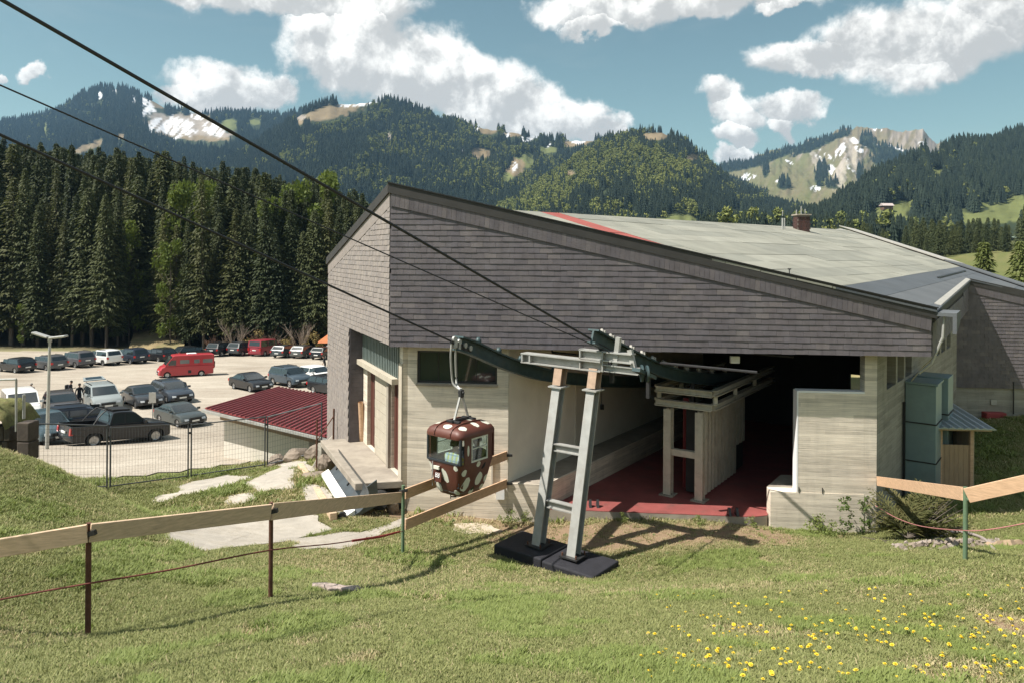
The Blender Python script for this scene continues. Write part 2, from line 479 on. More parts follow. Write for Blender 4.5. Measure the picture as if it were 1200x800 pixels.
M['rim'] = mat('alloy_rim', (.45, .45, .45), .35, .8, .05)
M['chrome'] = mat('bright_metal', (.6, .6, .6), .25, .9, .05)
M['black'] = mat('black_plastic', (.018, .018, .019), .5)
M['lamp_glass'] = mat('headlamp_glass', (.55, .57, .58), .1, .2, .05, coat=.5)
M['tail'] = mat('tail_lamp_red', (.42, .02, .02), .2, 0, .1, coat=.6)
M['plate'] = mat('number_plate_white', (.75, .75, .72), .5, 0, .03)
M['bark'] = mat('spruce_bark', (.06, .048, .038), .95, 0, .35, 8, .4, 30, stretch=(1, 1, .3))
M['bark2'] = mat('grey_bark', (.10, .082, .066), .95, 0, .3, 8, .4, 30, stretch=(1, 1, .3))
M['stone'] = mat('limestone_boulder', (.24, .195, .155), .9, 0, .3, 2.5, .5, 14, dirt=((.14, .11, .085), .7), dscale=2)
M['stone_dark'] = mat('dark_stone', (.075, .06, .05), .95, 0, .4, 3, .5, 12)
# ================================================================== GROUND
def ctl(px, py, Y): p = at(px, py, Y); return (p.x, p.y, p.z)
CT = [(0, 0, 4.4), (-6, 0, 4.2), (7, 0, 4.6), (0, -8, 6.6), (-12, -6, 6.0), (14, -6, 6.6), (16, 5, 4.2), (-15, 6, 3.9),
      ctl(600, 800, 5.7), ctl(0, 800, 6.0), ctl(1200, 800, 6.0), ctl(300, 800, 5.8), ctl(900, 800, 5.8),
      ctl(103, 748, 7.64), ctl(317, 702, 9.05), ctl(472, 650, 14.6), ctl(1131, 661, 11.5), ctl(800, 700, 9.8), ctl(600, 710, 9.6), ctl(1000, 690, 9.9),
      ctl(575, 652, 15.2), ctl(690, 674, 14.3), ctl(760, 640, 15.6), ctl(900, 640, 15.2), ctl(1050, 648, 13.6),
      ctl(475, 600, 17.8), ctl(560, 606, 17.8), ctl(595, 611, 17.7), ctl(700, 613, 17.2), ctl(850, 615, 16.95), ctl(903, 621, 16.9), ctl(1027, 627, 16.8),
      ctl(1150, 640, 13.6), ctl(1200, 640, 13.4), ctl(1200, 600, 17.4), ctl(1100, 590, 18.5), ctl(1200, 545, 22), ctl(1130, 493, 27.3), ctl(1200, 488, 27.2),
      ctl(430, 612, 16.6), ctl(390, 600, 17.2), ctl(300, 600, 17.6), ctl(250, 578, 20), ctl(380, 565, 20), ctl(340, 545, 25), ctl(200, 610, 16.2),
      ctl(125, 574, 22), ctl(222, 561, 24.5), ctl(315, 547, 26), ctl(383, 530, 26),
      ctl(0, 640, 9.5), ctl(0, 590, 11.5), ctl(0, 528, 15), ctl(60, 549, 15.2), ctl(120, 588, 14.4), ctl(190, 625, 13.2), ctl(100, 630, 11.5),
      (-13.5, 20.0, -.5), (-10, 18.6, -.75), (-15.5, 24, -1.4),
      ctl(100, 540, 30), ctl(250, 523, 32), ctl(180, 540, 29),
      (5, 22, -.9), (10, 26, -.7), (-2, 22, -.8), (3, 30, -1.3), (12, 33, -.6), (24, 30, .4), (26, 18, .6), (24, 8, 2.3), (-5, 28, -2.3), (-26, 22, -.6), (-30, 12, 2.2), (-28, 32, -2.8), (0, 34, -2.0), (30, 36, .6)]
CT = np.array(CT)
def _tps_fit(P, lam=.02):
    n = len(P); d = np.hypot(P[:, None, 0] - P[None, :, 0], P[:, None, 1] - P[None, :, 1])
    K = np.where(d > 0, d * d * np.log(d + 1e-9), 0) + lam * np.eye(n)
    Q = np.c_[np.ones(n), P[:, :2]]
    A = np.block([[K, Q], [Q.T, np.zeros((3, 3))]])
    return np.linalg.solve(A, np.r_[P[:, 2], 0, 0, 0])
TPS = _tps_fit(CT)
def tps(X, Y):
    X = np.asarray(X, float); Y = np.asarray(Y, float); sh = X.shape; X = X.ravel(); Y = Y.ravel()
    z = TPS[-3] + TPS[-2] * X + TPS[-1] * Y
    for i in range(len(CT)):
        d2 = (X - CT[i, 0]) ** 2 + (Y - CT[i, 1]) ** 2
        z = z + TPS[i] * .5 * d2 * np.log(d2 + 1e-9)
    return z.reshape(sh)
def lot_z(Y): return -4.4 - .046 * (np.minimum(Y, 98) - 40)
def H(X, Y):
    X = np.asarray(X, float); Y = np.asarray(Y, float)
    near = np.clip(tps(np.clip(X, -36, 36), np.clip(Y, -12, 44)), -4.2, 9)
    r = X / np.maximum(np.abs(Y), 8)
    left = lot_z(np.maximum(Y, 34)) + .05 * np.maximum(Y - 118, 0) * sstep(-.2, -.35, r) + .02 * np.maximum(Y - 100, 0)
    left = np.where(Y > 98, np.minimum(left, 5), left)
    right = .2 + .034 * np.maximum(Y - 30, 0)
    right = np.minimum(right, 34) + 7 * (fbm(X / 70, Y / 70, 3, 55) - .5) * sstep(70, 160, Y)
    far = left + (right - left) * sstep(-.05, .35, r)
    side = sstep(30, 60, np.abs(X))
    wgt = np.maximum(sstep(33, 42, Y), np.where(Y > 15, side, 0))
    z = near * (1 - wgt) + far * wgt
    z = z + .09 * (fbm(X * .45, Y * .45, 4, 3) - .5) * (1 - sstep(14, 17, Y)) * sstep(0.5, 4, np.abs(Y))
    return z
def Hs(x, y): return float(H(np.array([x]), np.array([y]))[0])
def gat(px, py, y0=3.0, y1=300.0):
    """point of the ground seen at a pixel"""
    Y = np.geomspace(y0, y1, 1500); d = at(px, py, 1.0)
    zr = EYE + (d.z - EYE) * Y; zg = H(d.x * Y, Y)
    i = np.argmax(zr <= zg) if np.any(zr <= zg) else len(Y) - 1
    return Vector((d.x * Y[i], Y[i], zg[i]))

az = np.concatenate([np.arange(-180, -50, 3.0), np.arange(-50, 50, .2), np.arange(50, 180, 3.0)])
rad = np.concatenate([[0.05], np.geomspace(1.0, 60, 230), np.geomspace(62, 6000, 90)])
AZ, RD = np.meshgrid(np.radians(az), rad)
GX, GY = np.sin(AZ) * RD, np.cos(AZ) * RD
GZ = H(GX, GY)
GZ[RD > 4000] -= (RD[RD > 4000] - 4000) * .01
nr, nc = GX.shape
idx = np.arange(nr * nc).reshape(nr, nc)
nxt = np.roll(idx, -1, axis=1)
GF = np.stack([idx[:-1], idx[1:], nxt[1:], nxt[:-1]], -1).reshape(-1, 4)
GV = np.stack([GX, GY, GZ], -1).reshape(-1, 3)
def ground_colour(X, Y):
    n1 = fbm(X * .55, Y * .55, 4, 21); n2 = fbm(X * .16 + 5, Y * .16, 4, 31); n3 = fbm(X * 2.3, Y * 2.3, 3, 8)
    green = np.array([.185, .205, .075]); straw = np.array([.33, .28, .15]); dirt = np.array([.27, .19, .125])
    s = sstep(.44, .74, n1 * .6 + n2 * .55 - .04)[..., None]
    c = green * (1 - s) + straw * s
    # bare, trodden strip before the hall and along the wall
    fx = (X * .089 + Y * .996)                     # distance along the facade normal
    d = np.exp(-((fx - 16.6) / 1.15) ** 2) * sstep(-.9, .4, X) * (1 - sstep(5.8, 7.0, X)) * 1.25
    d = np.maximum(d, np.exp(-((fx - 17.3) / .8) ** 2) * sstep(-4.5, -3, X) * (1 - sstep(-.2, .6, X)))
    d = np.maximum(d, .75 * np.exp(-(((X - 2.6) / 3.2) ** 2 + ((Y - 10.6) / .8) ** 2)))     # brown patch on the slope
    d = np.maximum(d, .9 * sstep(.66, .74, fbm(X * .8 + 9, Y * .8, 4, 13)) * (Y < 18))        # worn spots
    d = np.clip(d * (.55 + n3 * .9), 0, 1)[..., None]
    c = c * (1 - d) + dirt * d
    g = np.maximum(sstep(33, 38, Y) * (1 - sstep(60, 120, Y)), 0)
    g = np.where((X / np.maximum(Y, 1) < -.1) & (X / np.maximum(Y, 1) > -1.2), g, 0)[..., None]
    c = c * (1 - g) + np.array([.40, .335, .25]) * g
    fl = (sstep(96, 101, Y) * (X / np.maximum(Y, 1) < -.1))[..., None]
    c = c * (1 - fl) + np.array([.06, .05, .03]) * fl
    fm = (sstep(45, 70, Y) * (X / np.maximum(Y, 1) > -.05))[..., None]
    mead = np.array([.12, .135, .048]) * (1 - .5 * s) + np.array([.20, .17, .08]) * .5 * s
    return c * (1 - fm) + mead * fm
M['ground'] = vcol_mat('hillside_turf', 1.8, .30, 26, .38, .6)
gm = np_mesh('ground', GV, GF, M['ground'], True)
set_color(gm, ground_colour(GV[:, 0], GV[:, 1]))
ground = tag(link('ground', gm), kind='structure')

# gravel car park with the drive that leads up to it
def gravel_mat():
    m = bpy.data.materials.new('pale_gravel'); m.use_nodes = True
    t = m.node_tree; g = NG(t); b = t.nodes['Principled BSDF']; b.inputs['Roughness'].default_value = .95; b.inputs['Specular IOR Level'].default_value = .1
    ge = t.nodes.new('ShaderNodeNewGeometry'); P = ge.outputs['Position']
    n1 = g.noise(P, .12, 5, .6, .4); n2 = g.noise(g.vm('MULTIPLY', P, (.25, 1, 1)), .8, 5, .6, .5); n3 = g.noise(P, 9, 5, .7)
    k = g.m('ADD', g.m('MULTIPLY', n1, .5), g.m('MULTIPLY', n2, .5))
    cc = g.mix(g.mr(k, .35, .62), (.30, .255, .205), (.47, .42, .35))
    cc = g.mix(g.mr(n3, .3, .7), g.vm('SCALE', cc, .72), g.vm('SCALE', cc, 1.15))
    t.links.new(cc, b.inputs['Base Color'])
    bn = t.nodes.new('ShaderNodeBump'); bn.inputs['Strength'].default_value = .5; bn.inputs['Distance'].default_value = .03
    t.links.new(n3, bn.inputs['Height']); t.links.new(bn.outputs[0], b.inputs['Normal'])
    return m
M['gravel'] = gravel_mat()
lot_poly = [(-16.9, 24.5), (-12.2, 24.6), (-9.8, 28.2), (-9.4, 30.6), (-7.2, 33), (-7, 40), (-4, 60), (2, 98), (-30, 97.5), (-60, 96), (-92, 94), (-80, 60), (-50, 44), (-34, 38), (-24, 33), (-18.5, 27)]
lx, ly = np.meshgrid(np.arange(-95, 6, .8), np.arange(23, 100, .8))
k = lambda a, b, s: (fbm(a * .35, b * .35, 4, s) - .5) * 2.2
keep = in_poly(lx + k(lx, ly, 71), ly + k(lx, ly, 83), lot_poly)
lz = H(lx, ly) + .035
li = np.arange(lx.size).reshape(lx.shape)
LF = np.stack([li[:-1, :-1], li[:-1, 1:], li[1:, 1:], li[1:, :-1]], -1).reshape(-1, 4)
LF = LF[keep.ravel()[LF].all(1)]
LV = np.stack([lx, ly, lz], -1).reshape(-1, 3)
used = np.unique(LF); remap = np.full(len(LV), -1); remap[used] = np.arange(len(used))
tag(link('parking_lot', np_mesh('parking_lot', LV[used], remap[LF], M['gravel'], True)), kind='structure')

# old concrete slabs sunk in the turf beside the station
SLABS = [[(190, 628), (215, 612), (330, 598), (372, 606), (392, 622), (300, 640), (225, 648)],
         [(205, 571), (268, 556), (300, 560), (262, 573), (215, 580)],
         [(288, 566), (330, 548), (350, 552), (346, 573), (305, 577)],
         [(318, 545), (348, 541), (372, 548), (362, 563), (348, 550)],
         [(352, 566), (380, 572), (398, 602), (378, 600), (356, 586)],
         [(340, 634), (400, 624), (440, 628), (420, 640), (352, 646)],
         [(392, 634), (470, 608), (486, 612), (440, 631)],
         [(175, 582), (215, 577), (205, 586), (178, 590)],
         [(268, 582), (300, 578), (292, 590), (266, 592)]]
slab_xy = []
M['oldslab'] = mat('old_concrete_slab', (.40, .365, .315), .95, 0, .25, 1.5, .4, 30, dirt=((.20, .17, .12), .7), dscale=1.5)
for i, pl in enumerate(SLABS):
    P = [gat(*q) for q in pl]
    ring = []
    for a in range(len(P)):
        p, q = P[a], P[(a + 1) % len(P)]
        for t_ in (0, .33, .66):
            v_ = p.lerp(q, t_); j = .12 if t_ else .05
            v_ = v_ + Vector((rnd.uniform(-j, j), rnd.uniform(-j, j), 0)); ring.append((v_.x, v_.y))
    slab_xy.append(ring)
    c = (sum(a for a, b in ring) / len(ring), sum(b for a, b in ring) / len(ring))
    mb = MB()
    n = len(ring)
    rings = [[(c[0] + (a - c[0]) * f, c[1] + (b - c[1]) * f) for a, b in ring] for f in (1.0, .72, .4)]
    vs = [(a, b, Hs(a, b) - .1) for a, b in rings[0]]
    for rg in rings: vs += [(a, b, Hs(a, b) + .035 + rnd.uniform(-.006, .006)) for a, b in rg]
    vs.append((c[0], c[1], Hs(*c) + .035))
    fs = []
    for L_ in range(3):
        for a in range(n): fs.append((L_ * n + a, L_ * n + (a + 1) % n, (L_ + 1) * n + (a + 1) % n, (L_ + 1) * n + a))
    for a in range(n): fs.append((3 * n + a, 3 * n + (a + 1) % n, 4 * n))
    mb.add(vs, fs)
    tag(mb.build('paving_slab', M['oldslab']), kind='structure')
# ================================================================== STATION
class Fr:
    """wall frame: origin, direction along, outward normal (2-D)"""
    def __init__(s, p, q):
        s.p = Vector(p[:2]); s.q = Vector(q[:2]); s.L = (s.q - s.p).length; s.u = (s.q - s.p) / s.L
        s.n = Vector((s.u.y, -s.u.x))              # to the right of travel; flipped below when needed
    def flip(s): s.n = -s.n; return s
    def P(s, a, o, z): v_ = s.p + s.u * a + s.n * o; return Vector((v_.x, v_.y, z))
    def prism(s, mb, poly, o0, o1, m=0):
        mb.prism([s.P(a, o0, z) for a, z in poly], [s.P(a, o1, z) for a, z in poly], m)
    def box(s, mb, a0, a1, o0, o1, z0, z1, m=0): s.prism(mb, [(a0, z0), (a1, z0), (a1, z1), (a0, z1)], o0, o1, m)
    def walls(s, mb, a0, a1, z0, z1, o0, o1, holes=(), m=0):
        """a wall with rectangular holes (a, b, c, d) = along from-to, z from-to; holes sorted and apart"""
        x = a0
        for (a, b, c, d) in sorted(holes):
            if a > x: s.box(mb, x, a, o0, o1, z0, z1, m)
            if c > z0: s.box(mb, a, b, o0, o1, z0, c, m)
            if d < z1: s.box(mb, a, b, o0, o1, d, z1, m)
            x = b
        if x < a1: s.box(mb, x, a1, o0, o1, z0, z1, m)

PA, PB = Vector((-2.916, 17.6)), Vector((9.43, 16.5))
PD = Vector((-6.10, 24.46))
PI = Vector((17.1, 27.5))
FRONT = Fr(PA, PB)                       # n points to the camera
LEFT = Fr(PA, PD).flip()                 # n points out to the lot
RIGHT = Fr(PB, PI)                       # n points out to the right
for f_ in (FRONT, LEFT, RIGHT):
    pass
if FRONT.n.y > 0: FRONT.flip()
if LEFT.n.x > 0: LEFT.flip()
if RIGHT.n.x < 0: RIGHT.flip()
ra, rb, rc = 3.976, -.2109, .1789         # the roof plane z = ra + rb x + rc y
def roofz(x, y): return ra + rb * x + rc * y
ZB = 3.88
def verge(s): return 7.74 - .2258 * s

station = empty('cable_car_station', (2.5, 18.5, 0), 'dark shingled cable car valley station with open concrete hall and sloping grey roof', 'station')

# --- front cladding
mb = MB(); FRONT.prism(mb, [(0.02, ZB), (FRONT.L, ZB), (FRONT.L, verge(FRONT.L) - .12), (0.02, verge(0) - .12)], -.22, 0)
front_clad = mb.build('front_cladding', M['backing'], station)
sh_mb = MB(); sh_mb.hexa([(-.1478, -.018, 0), (.1478, -.018, 0), (.1478, -.004, 0), (-.1478, -.004, 0), (-.1478, -.004, .158), (.1478, -.004, .158), (.1478, .006, .158), (-.1478, .006, .158)])
sh_mesh = [sh_mb.mesh('shingle', m_) for m_ in M['shingle']]
COURSE, SHW = .133, .30
cand = []
for i in range(40):
    z0 = ZB - .01 + i * COURSE
    off_ = (i % 2) * SHW / 2 + rnd.uniform(-.03, .03)
    s0 = -SHW / 2 + off_
    while s0 < FRONT.L + .1:
        a, b = max(s0, 0.0), min(s0 + SHW, FRONT.L)
        if b - a > .05 and z0 + .02 < verge((a + b) / 2) - .36: cand.append((a, b, z0))
        s0 += SHW
def shingle_matrix(fr, a, b, z0, o=.014):
    Mx = Matrix.Identity(4)
    x = Vector((fr.u.x, fr.u.y, 0)); y = -Vector((fr.n.x, fr.n.y, 0)); zz = Vector((0, 0, 1))
    if x.cross(y).z < 0: x = -x
    for r in range(3): Mx[r][0] = x[r]; Mx[r][1] = y[r]; Mx[r][2] = zz[r]
    c = fr.P((a + b) / 2, o + rnd.uniform(-.002, .003), z0 + rnd.uniform(-.004, .004))
    tilt = Matrix.Rotation(rnd.gauss(0, .004), 4, 'Y') @ Matrix.Rotation(rnd.uniform(-.012, .012), 4, 'X')
    return Matrix.Translation(c) @ Mx @ tilt @ Matrix.Diagonal(((b - a) / SHW, 1, 1, 1))
full = [c for c in cand if c[1] - c[0] > .29]
full.sort(key=lambda c: -c[0] + 2.0 * abs(c[2] - 4.6))       # the ones that show largest: towards the near right end
big = set(full[:290])
rest = MB(); base = [Vector(q) for q in sh_mb.v]
woff = world_offset(front_clad)
for c in cand:
    Mx = shingle_matrix(FRONT, *c)
    k_ = rnd.choices(range(5), (5, 4, 3, 4, 1.2))[0]
    if c in big:
        o = link('shingle', sh_mesh[k_], front_clad)
        o.matrix_local = Matrix.Translation(woff) @ Mx
    else:
        rest.hexa([Mx @ q for q in base], k_)
o = rest.build('shingle_field', M['shingle'], front_clad); o['kind'] = 'stuff'
# slanted edge course under the fascia
es = MB(); es.prism([(-.055, 0, -.03), (.055, 0, -.05), (.055, 0, .255), (-.055, 0, .275)], [(-.055, -.014, -.03), (.055, -.014, -.05), (.055, -.014, .255), (-.055, -.014, .275)])
es_mesh = [es.mesh('edge_shingle', m_) for m_ in M['shingle']]
s0 = .06
while s0 < FRONT.L - .03:
    Mx = Matrix.Identity(4)
    x = Vector((FRONT.u.x, FRONT.u.y, 0)); y = -Vector((FRONT.n.x, FRONT.n.y, 0))
    for r in range(3): Mx[r][0] = x[r]; Mx[r][1] = y[r]; Mx[r][2] = (0, 0, 1)[r]
    sh = Matrix.Identity(4); sh[0][2] = .12                   # the slates lean with the slope of the roof edge
    o = link('edge_shingle', es_mesh[rnd.choices(range(5), (5, 4, 3, 4, 1))[0]], front_clad)
    o.matrix_local = Matrix.Translation(woff) @ Matrix.Translation(FRONT.P(s0, .038 + rnd.uniform(0, .004), verge(s0) - .46)) @ Mx @ sh
    s0 += .1135
# corner trim at the right end
mb = MB(); FRONT.box(mb, FRONT.L, FRONT.L + .03, -.2, .02, ZB, verge(FRONT.L) - .22)
mb.build('corner_trim', M['fascia'], front_clad)

# --- left cladding: hangs over the loading platform, comes down to it at the far end
LTOP = lambda s: 7.74 - (7.74 - 5.92) / LEFT.L * s
SJ = 4.30
mb = MB(); LEFT.prism(mb, [(0.0, ZB - .006), (SJ, ZB - .006), (SJ, -.9), (LEFT.L, -1.4), (LEFT.L, LTOP(LEFT.L) - .12), (0, LTOP(0) - .12)], -.2, 0)
left_clad = mb.build('side_cladding', M['backing'], station)
rest = MB()
lsh = .155
for i in range(75):
    z0 = -.35 + i * COURSE
    off_ = (i % 2) * lsh / 2
    s0 = -lsh / 2 + off_
    while s0 < LEFT.L:
        a, b = max(s0, 0.0), min(s0 + lsh, LEFT.L)
        ok = b - a > .04 and z0 + .03 < LTOP((a + b) / 2) - .55 and (z0 > ZB - .03 or a > SJ - .02)
        if ok:
            c = (a, b, z0)
            Mx = shingle_matrix(LEFT, a, b, z0, .013) 
            rest.hexa([Mx @ q for q in base], rnd.choices(range(5), (4, 3, 5, 3, 3))[0])
        s0 += lsh
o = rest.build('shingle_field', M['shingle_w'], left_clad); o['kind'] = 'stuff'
mb = MB(); LEFT.prism(mb, [(0, LTOP(0) - .52), (LEFT.L, LTOP(LEFT.L) - .52), (LEFT.L, LTOP(LEFT.L) - .18), (0, LTOP(0) - .18)], .0, .03)
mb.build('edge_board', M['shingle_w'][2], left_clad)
# return wall where the cladding comes down, with shingle courses in shade
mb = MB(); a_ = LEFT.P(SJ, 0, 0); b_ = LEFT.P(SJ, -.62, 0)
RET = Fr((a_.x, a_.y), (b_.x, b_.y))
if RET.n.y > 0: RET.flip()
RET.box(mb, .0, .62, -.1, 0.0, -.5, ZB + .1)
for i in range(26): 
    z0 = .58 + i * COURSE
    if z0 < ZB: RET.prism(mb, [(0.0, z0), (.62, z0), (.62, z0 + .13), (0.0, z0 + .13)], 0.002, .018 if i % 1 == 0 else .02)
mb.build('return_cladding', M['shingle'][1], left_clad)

# --- right-hand cladding above the side wall
rtop = lambda s: 4.94 + (5.29 - 4.94) / RIGHT.L * s
mb = MB(); RIGHT.prism(mb, [(0.05, 3.9), (RIGHT.L, 4.15), (RIGHT.L, rtop(RIGHT.L) - .15), (.05, rtop(0) - .15)], -.2, 0)
right_clad = mb.build('side_cladding', M['backing'], station)
rest = MB()
for i in range(8):
    z0 = 3.9 + i * COURSE; s0 = -(i % 2) * .15
    while s0 < RIGHT.L - .3:
        a = max(s0, .05); b = s0 + .3
        zz = z0 + .25 * a / RIGHT.L
        if zz < rtop(a) - .45:
            Mx = shingle_matrix(RIGHT, a, b, zz, .013); rest.hexa([Mx @ q for q in base], rnd.randrange(4))
        s0 += .3
o = rest.build('shingle_field', M['shingle'], right_clad); o['kind'] = 'stuff'

# --- wing beyond, its clad face towards the slope
PW = PI + Vector(FRONT.u) * 4.6
WING = Fr(PI, PW)
if WING.n.y > 0: WING.flip()
wtop = lambda s: 5.29 - .226 * s
mb = MB(); WING.prism(mb, [(-.62, 1.25), (WING.L, 1.25), (WING.L, wtop(WING.L) - .15), (0, wtop(0) - .15), (-.62, wtop(0) - .3)], -.25, 0)
wing_clad = mb.build('wing_cladding', M['backing'], station)
rest = MB()
for i in range(34):
    z0 = 1.24 + i * COURSE; s0 = -.62 - (i % 2) * .15
    while s0 < WING.L:
        a, b = max(s0, -.62), min(s0 + .3, WING.L)
        if b - a > .05 and z0 < wtop(max(a, 0)) - .48:
            Mx = shingle_matrix(WING, a, b, z0, .013); rest.hexa([Mx @ q for q in base], rnd.choices(range(5), (5, 4, 3, 4, 1.2))[0])
        s0 += .3
o = rest.build('shingle_field', M['shingle'], wing_clad); o['kind'] = 'stuff'
s0 = .06; wo = world_offset(wing_clad)
while s0 < WING.L:
    Mx = Matrix.Identity(4)
    for r in range(3): Mx[r][0] = (WING.u.x, WING.u.y, 0)[r]; Mx[r][1] = (-WING.n.x, -WING.n.y, 0)[r]; Mx[r][2] = (0, 0, 1)[r]
    o = link('edge_shingle', es_mesh[rnd.randrange(4)], wing_clad)
    o.matrix_local = Matrix.Translation(wo) @ Matrix.Translation(WING.P(s0, .038, wtop(s0) - .46)) @ Mx
    s0 += .1135
mb = MB(); WING.box(mb, -1.1, WING.L, -.3, -.05, -1.0, 1.245)
mb.build('base_wall', M['concrete2'], station)
mb = MB(); WING.box(mb, .85, 1.05, -.05, .0, .62, .80); mb.build('junction_box', M['steel_g'], station)
mb = MB(); mb.tube([WING.P(1.62, .03, .3), WING.P(1.62, .03, 1.5)], .025, 6); mb.build('drain_pipe', M['steel_dark'], station)

# --- roof: strips of felt running down the fall line
hd = Vector((-rb, -rc)).normalized()                          # plan direction of the fall
hc = Vector((-hd.y, hd.x))
if hc.y < 0: hc = -hc
def rp(px, py):
    """point of the roof plane seen at a pixel"""
    d = at(px, py, 1.0); Y = (ra - EYE) / ((d.z - EYE) - rb * d.x - rc)
    return Vector((d.x * Y, Y))
PE = Vector((FRONT.P(2.55, 0, 0).x, FRONT.P(2.55, 0, 0).y))
ov = FRONT.n * .05
PQ = Vector((13.5, 35.2))
PWr = Vector((21.25, WING.P(4.2, 0, 0).y))
PJ = PI + Vector((.05, -.1)); PK = Vector((21.9, 47))
roof_polys = [[PE + ov, PB + ov + RIGHT.n * .1, PJ, PK], [PJ, PWr, PK]]          # two convex pieces of one plane
roof_poly = roof_polys[0] + [PWr]
def clip_half(poly, n, c, keep_ge=True):
    out_ = []
    for i in range(len(poly)):
        p, q = poly[i], poly[(i + 1) % len(poly)]
        dp, dq = p.dot(n) - c, q.dot(n) - c
        if not keep_ge: dp, dq = -dp, -dq
        if dp >= 0: out_.append(p)
        if dp * dq < 0: out_.append(p + (q - p) * (dp / (dp - dq)))
    return out_
roof = empty('roof', Vector((0, 0, 0)) + world_offset(station)); roof.parent = station
def felt(name, c, dirtc, vs=.2):
    return mat(name, c, .85, 0, vs, .9, .25, 24, dirt=(dirtc, .5), dscale=.5, stretch=(1, 1, 1))
M['felt'] = [felt('grey_green_felt_%d' % i, c, (.17, .17, .14)) for i, c in enumerate([(.255, .252, .21), (.285, .28, .235), (.225, .225, .19)])]
M['felt_red'] = felt('red_felt', (.32, .085, .07), (.2, .1, .09))
M['felt_dark'] = [felt('slate_grey_felt_%d' % i, c, (.09, .095, .10)) for i, c in enumerate([(.085, .095, .105), (.10, .108, .115), (.075, .085, .095)])]
eb0, eb1 = rp(985, 336), rp(1093, 318)                         # where the light felt meets the dark eave strip
en = Vector(((eb1 - eb0).y, -(eb1 - eb0).x)).normalized()
if en.dot(PB - eb0) < 0: en = -en
ec = eb0.dot(en)
lights = [clip_half(p_, en, ec, False) for p_ in roof_polys]
darks = [clip_half(p_, en, ec, True) for p_ in roof_polys]
rc_ = (rp(652, 251).dot(hc) + rp(755, 284).dot(hc)) / 2
def sheet(poly, name, m_, lift, t=.012):
    if len(poly) < 3: return
    mb = MB()
    mb.prism([(p.x, p.y, roofz(p.x, p.y) + lift - t - .03) for p in poly], [(p.x, p.y, roofz(p.x, p.y) + lift) for p in poly])
    mb.build(name, m_, roof)
def rows(poly, mats_, wid, lng):
    """felt laid in rows across the fall, each row in lengths, every row lapped over the one below"""
    if len(poly) < 3: return
    ds = [p.dot(hd) for p in poly]; d = math.floor(min(ds) / wid) * wid; k_ = 0
    while d < max(ds):
        pl = clip_half(clip_half(poly, hd, d), hd, d + wid - .012, False)
        if len(pl) > 2:
            es_ = [p.dot(hc) for p in pl]; e = min(es_) - rnd.uniform(0, lng)
            while e < max(es_):
                q = clip_half(clip_half(pl, hc, e), hc, e + lng - .012, False)
                if len(q) > 2: sheet(q, 'felt_sheet', mats_[rnd.randrange(len(mats_))], rnd.uniform(0, .012))
                e += lng
        d += wid
for l_ in lights:
    if len(l_) < 3: continue
    rows(clip_half(l_, hc, rc_ - .45, False), M['felt'], .65, 5.0)
    rows(clip_half(clip_half(l_, hc, rc_ - .44), hc, rc_ + .44, False), [M['felt_red']], 1.6, 2.0)
    rows(clip_half(l_, hc, rc_ + .45), M['felt'], .65, 5.0)
eu = Vector((en.y, -en.x))
for darkp in darks:
    x = ec
    while darkp and x < max(p.dot(en) for p in darkp):
        pl = clip_half(clip_half(darkp, en, x + .006), en, x + .8, False)
        sheet(pl, 'eave_sheet', M['felt_dark'][rnd.randrange(3)], .002 + .004 * (int(x / .8) % 2)); x += .8
# the hidden left slope, down to the side verge
ml = MB(); pts = [(PA.x, PA.y, 7.72), (PE.x, PE.y, roofz(PE.x, PE.y) - .02), (PQ.x, PQ.y, roofz(PQ.x, PQ.y) - .02), (4, 38, 5.0), (PD.x, PD.y, 5.9)]
ml.prism([(a, b, c - .15) for a, b, c in pts], pts); ml.build('left_slope', M['felt'][0], roof)
def roof_strip(name, p, q, wid, lift, m_, side):
    """a flashing band on the roof plane along p-q"""
    d = (q - p).normalized(); nn = Vector((d.y, -d.x)) * side
    pl = [p, q, q + nn * wid, p + nn * wid]
    mb = MB(); mb.prism([(a.x, a.y, roofz(a.x, a.y) + lift - .05) for a in pl], [(a.x, a.y, roofz(a.x, a.y) + lift) for a in pl]); mb.build(name, m_, roof)
E0, E1 = Vector((21.45, 30.0)), Vector((21.95, 47))
roof_strip('edge_flashing', Vector((21.6, 35.0)), E1, 1.0, .12, M['flash'], -1)
roof_strip('edge_flashing', Vector((21.3, 27.3)), Vector((21.59, 34.9)), 1.0, .10, M['felt_dark'][1], -1)
roof_strip('eave_flashing', PB + RIGHT.n * .1 + RIGHT.u * 1.2, PI + Vector((.02, -.1)), .14, .022, M['flash'], -1)
roof_strip('snow_guard', rp(1098, 326), rp(1130, 318), .07, .05, M['steel_dark'], 1)
# fascias
mb = MB(); FRONT.prism(mb, [(-.06, verge(-.06) - .2), (FRONT.L + .1, verge(FRONT.L + .1) - .2), (FRONT.L + .1, verge(FRONT.L + .1) + .035), (-.06, verge(-.06) + .035)], -.04, .075)
mb.build('fascia', M['fascia'], roof)
mb = MB(); FRONT.prism(mb, [(-.07, verge(-.07) + .035), (FRONT.L + .12, verge(FRONT.L + .12) + .035), (FRONT.L + .12, verge(FRONT.L + .12) + .06), (-.07, verge(-.07) + .06)], -.1, .10)
mb.build('drip_edge', M['black'], roof)
mb = MB(); LEFT.prism(mb, [(-.04, LTOP(0) - .19), (LEFT.L + .08, LTOP(LEFT.L) - .21), (LEFT.L + .08, LTOP(LEFT.L) + .02), (-.04, LTOP(0) + .04)], -.04, .075)
mb.build('fascia', M['fascia'], roof)
mb = MB(); RIGHT.prism(mb, [(.1, rtop(0) - .26), (RIGHT.L - .06, rtop(RIGHT.L) - .26), (RIGHT.L - .06, rtop(RIGHT.L) - .01), (.1, rtop(0) - .01)], -.05, .07)
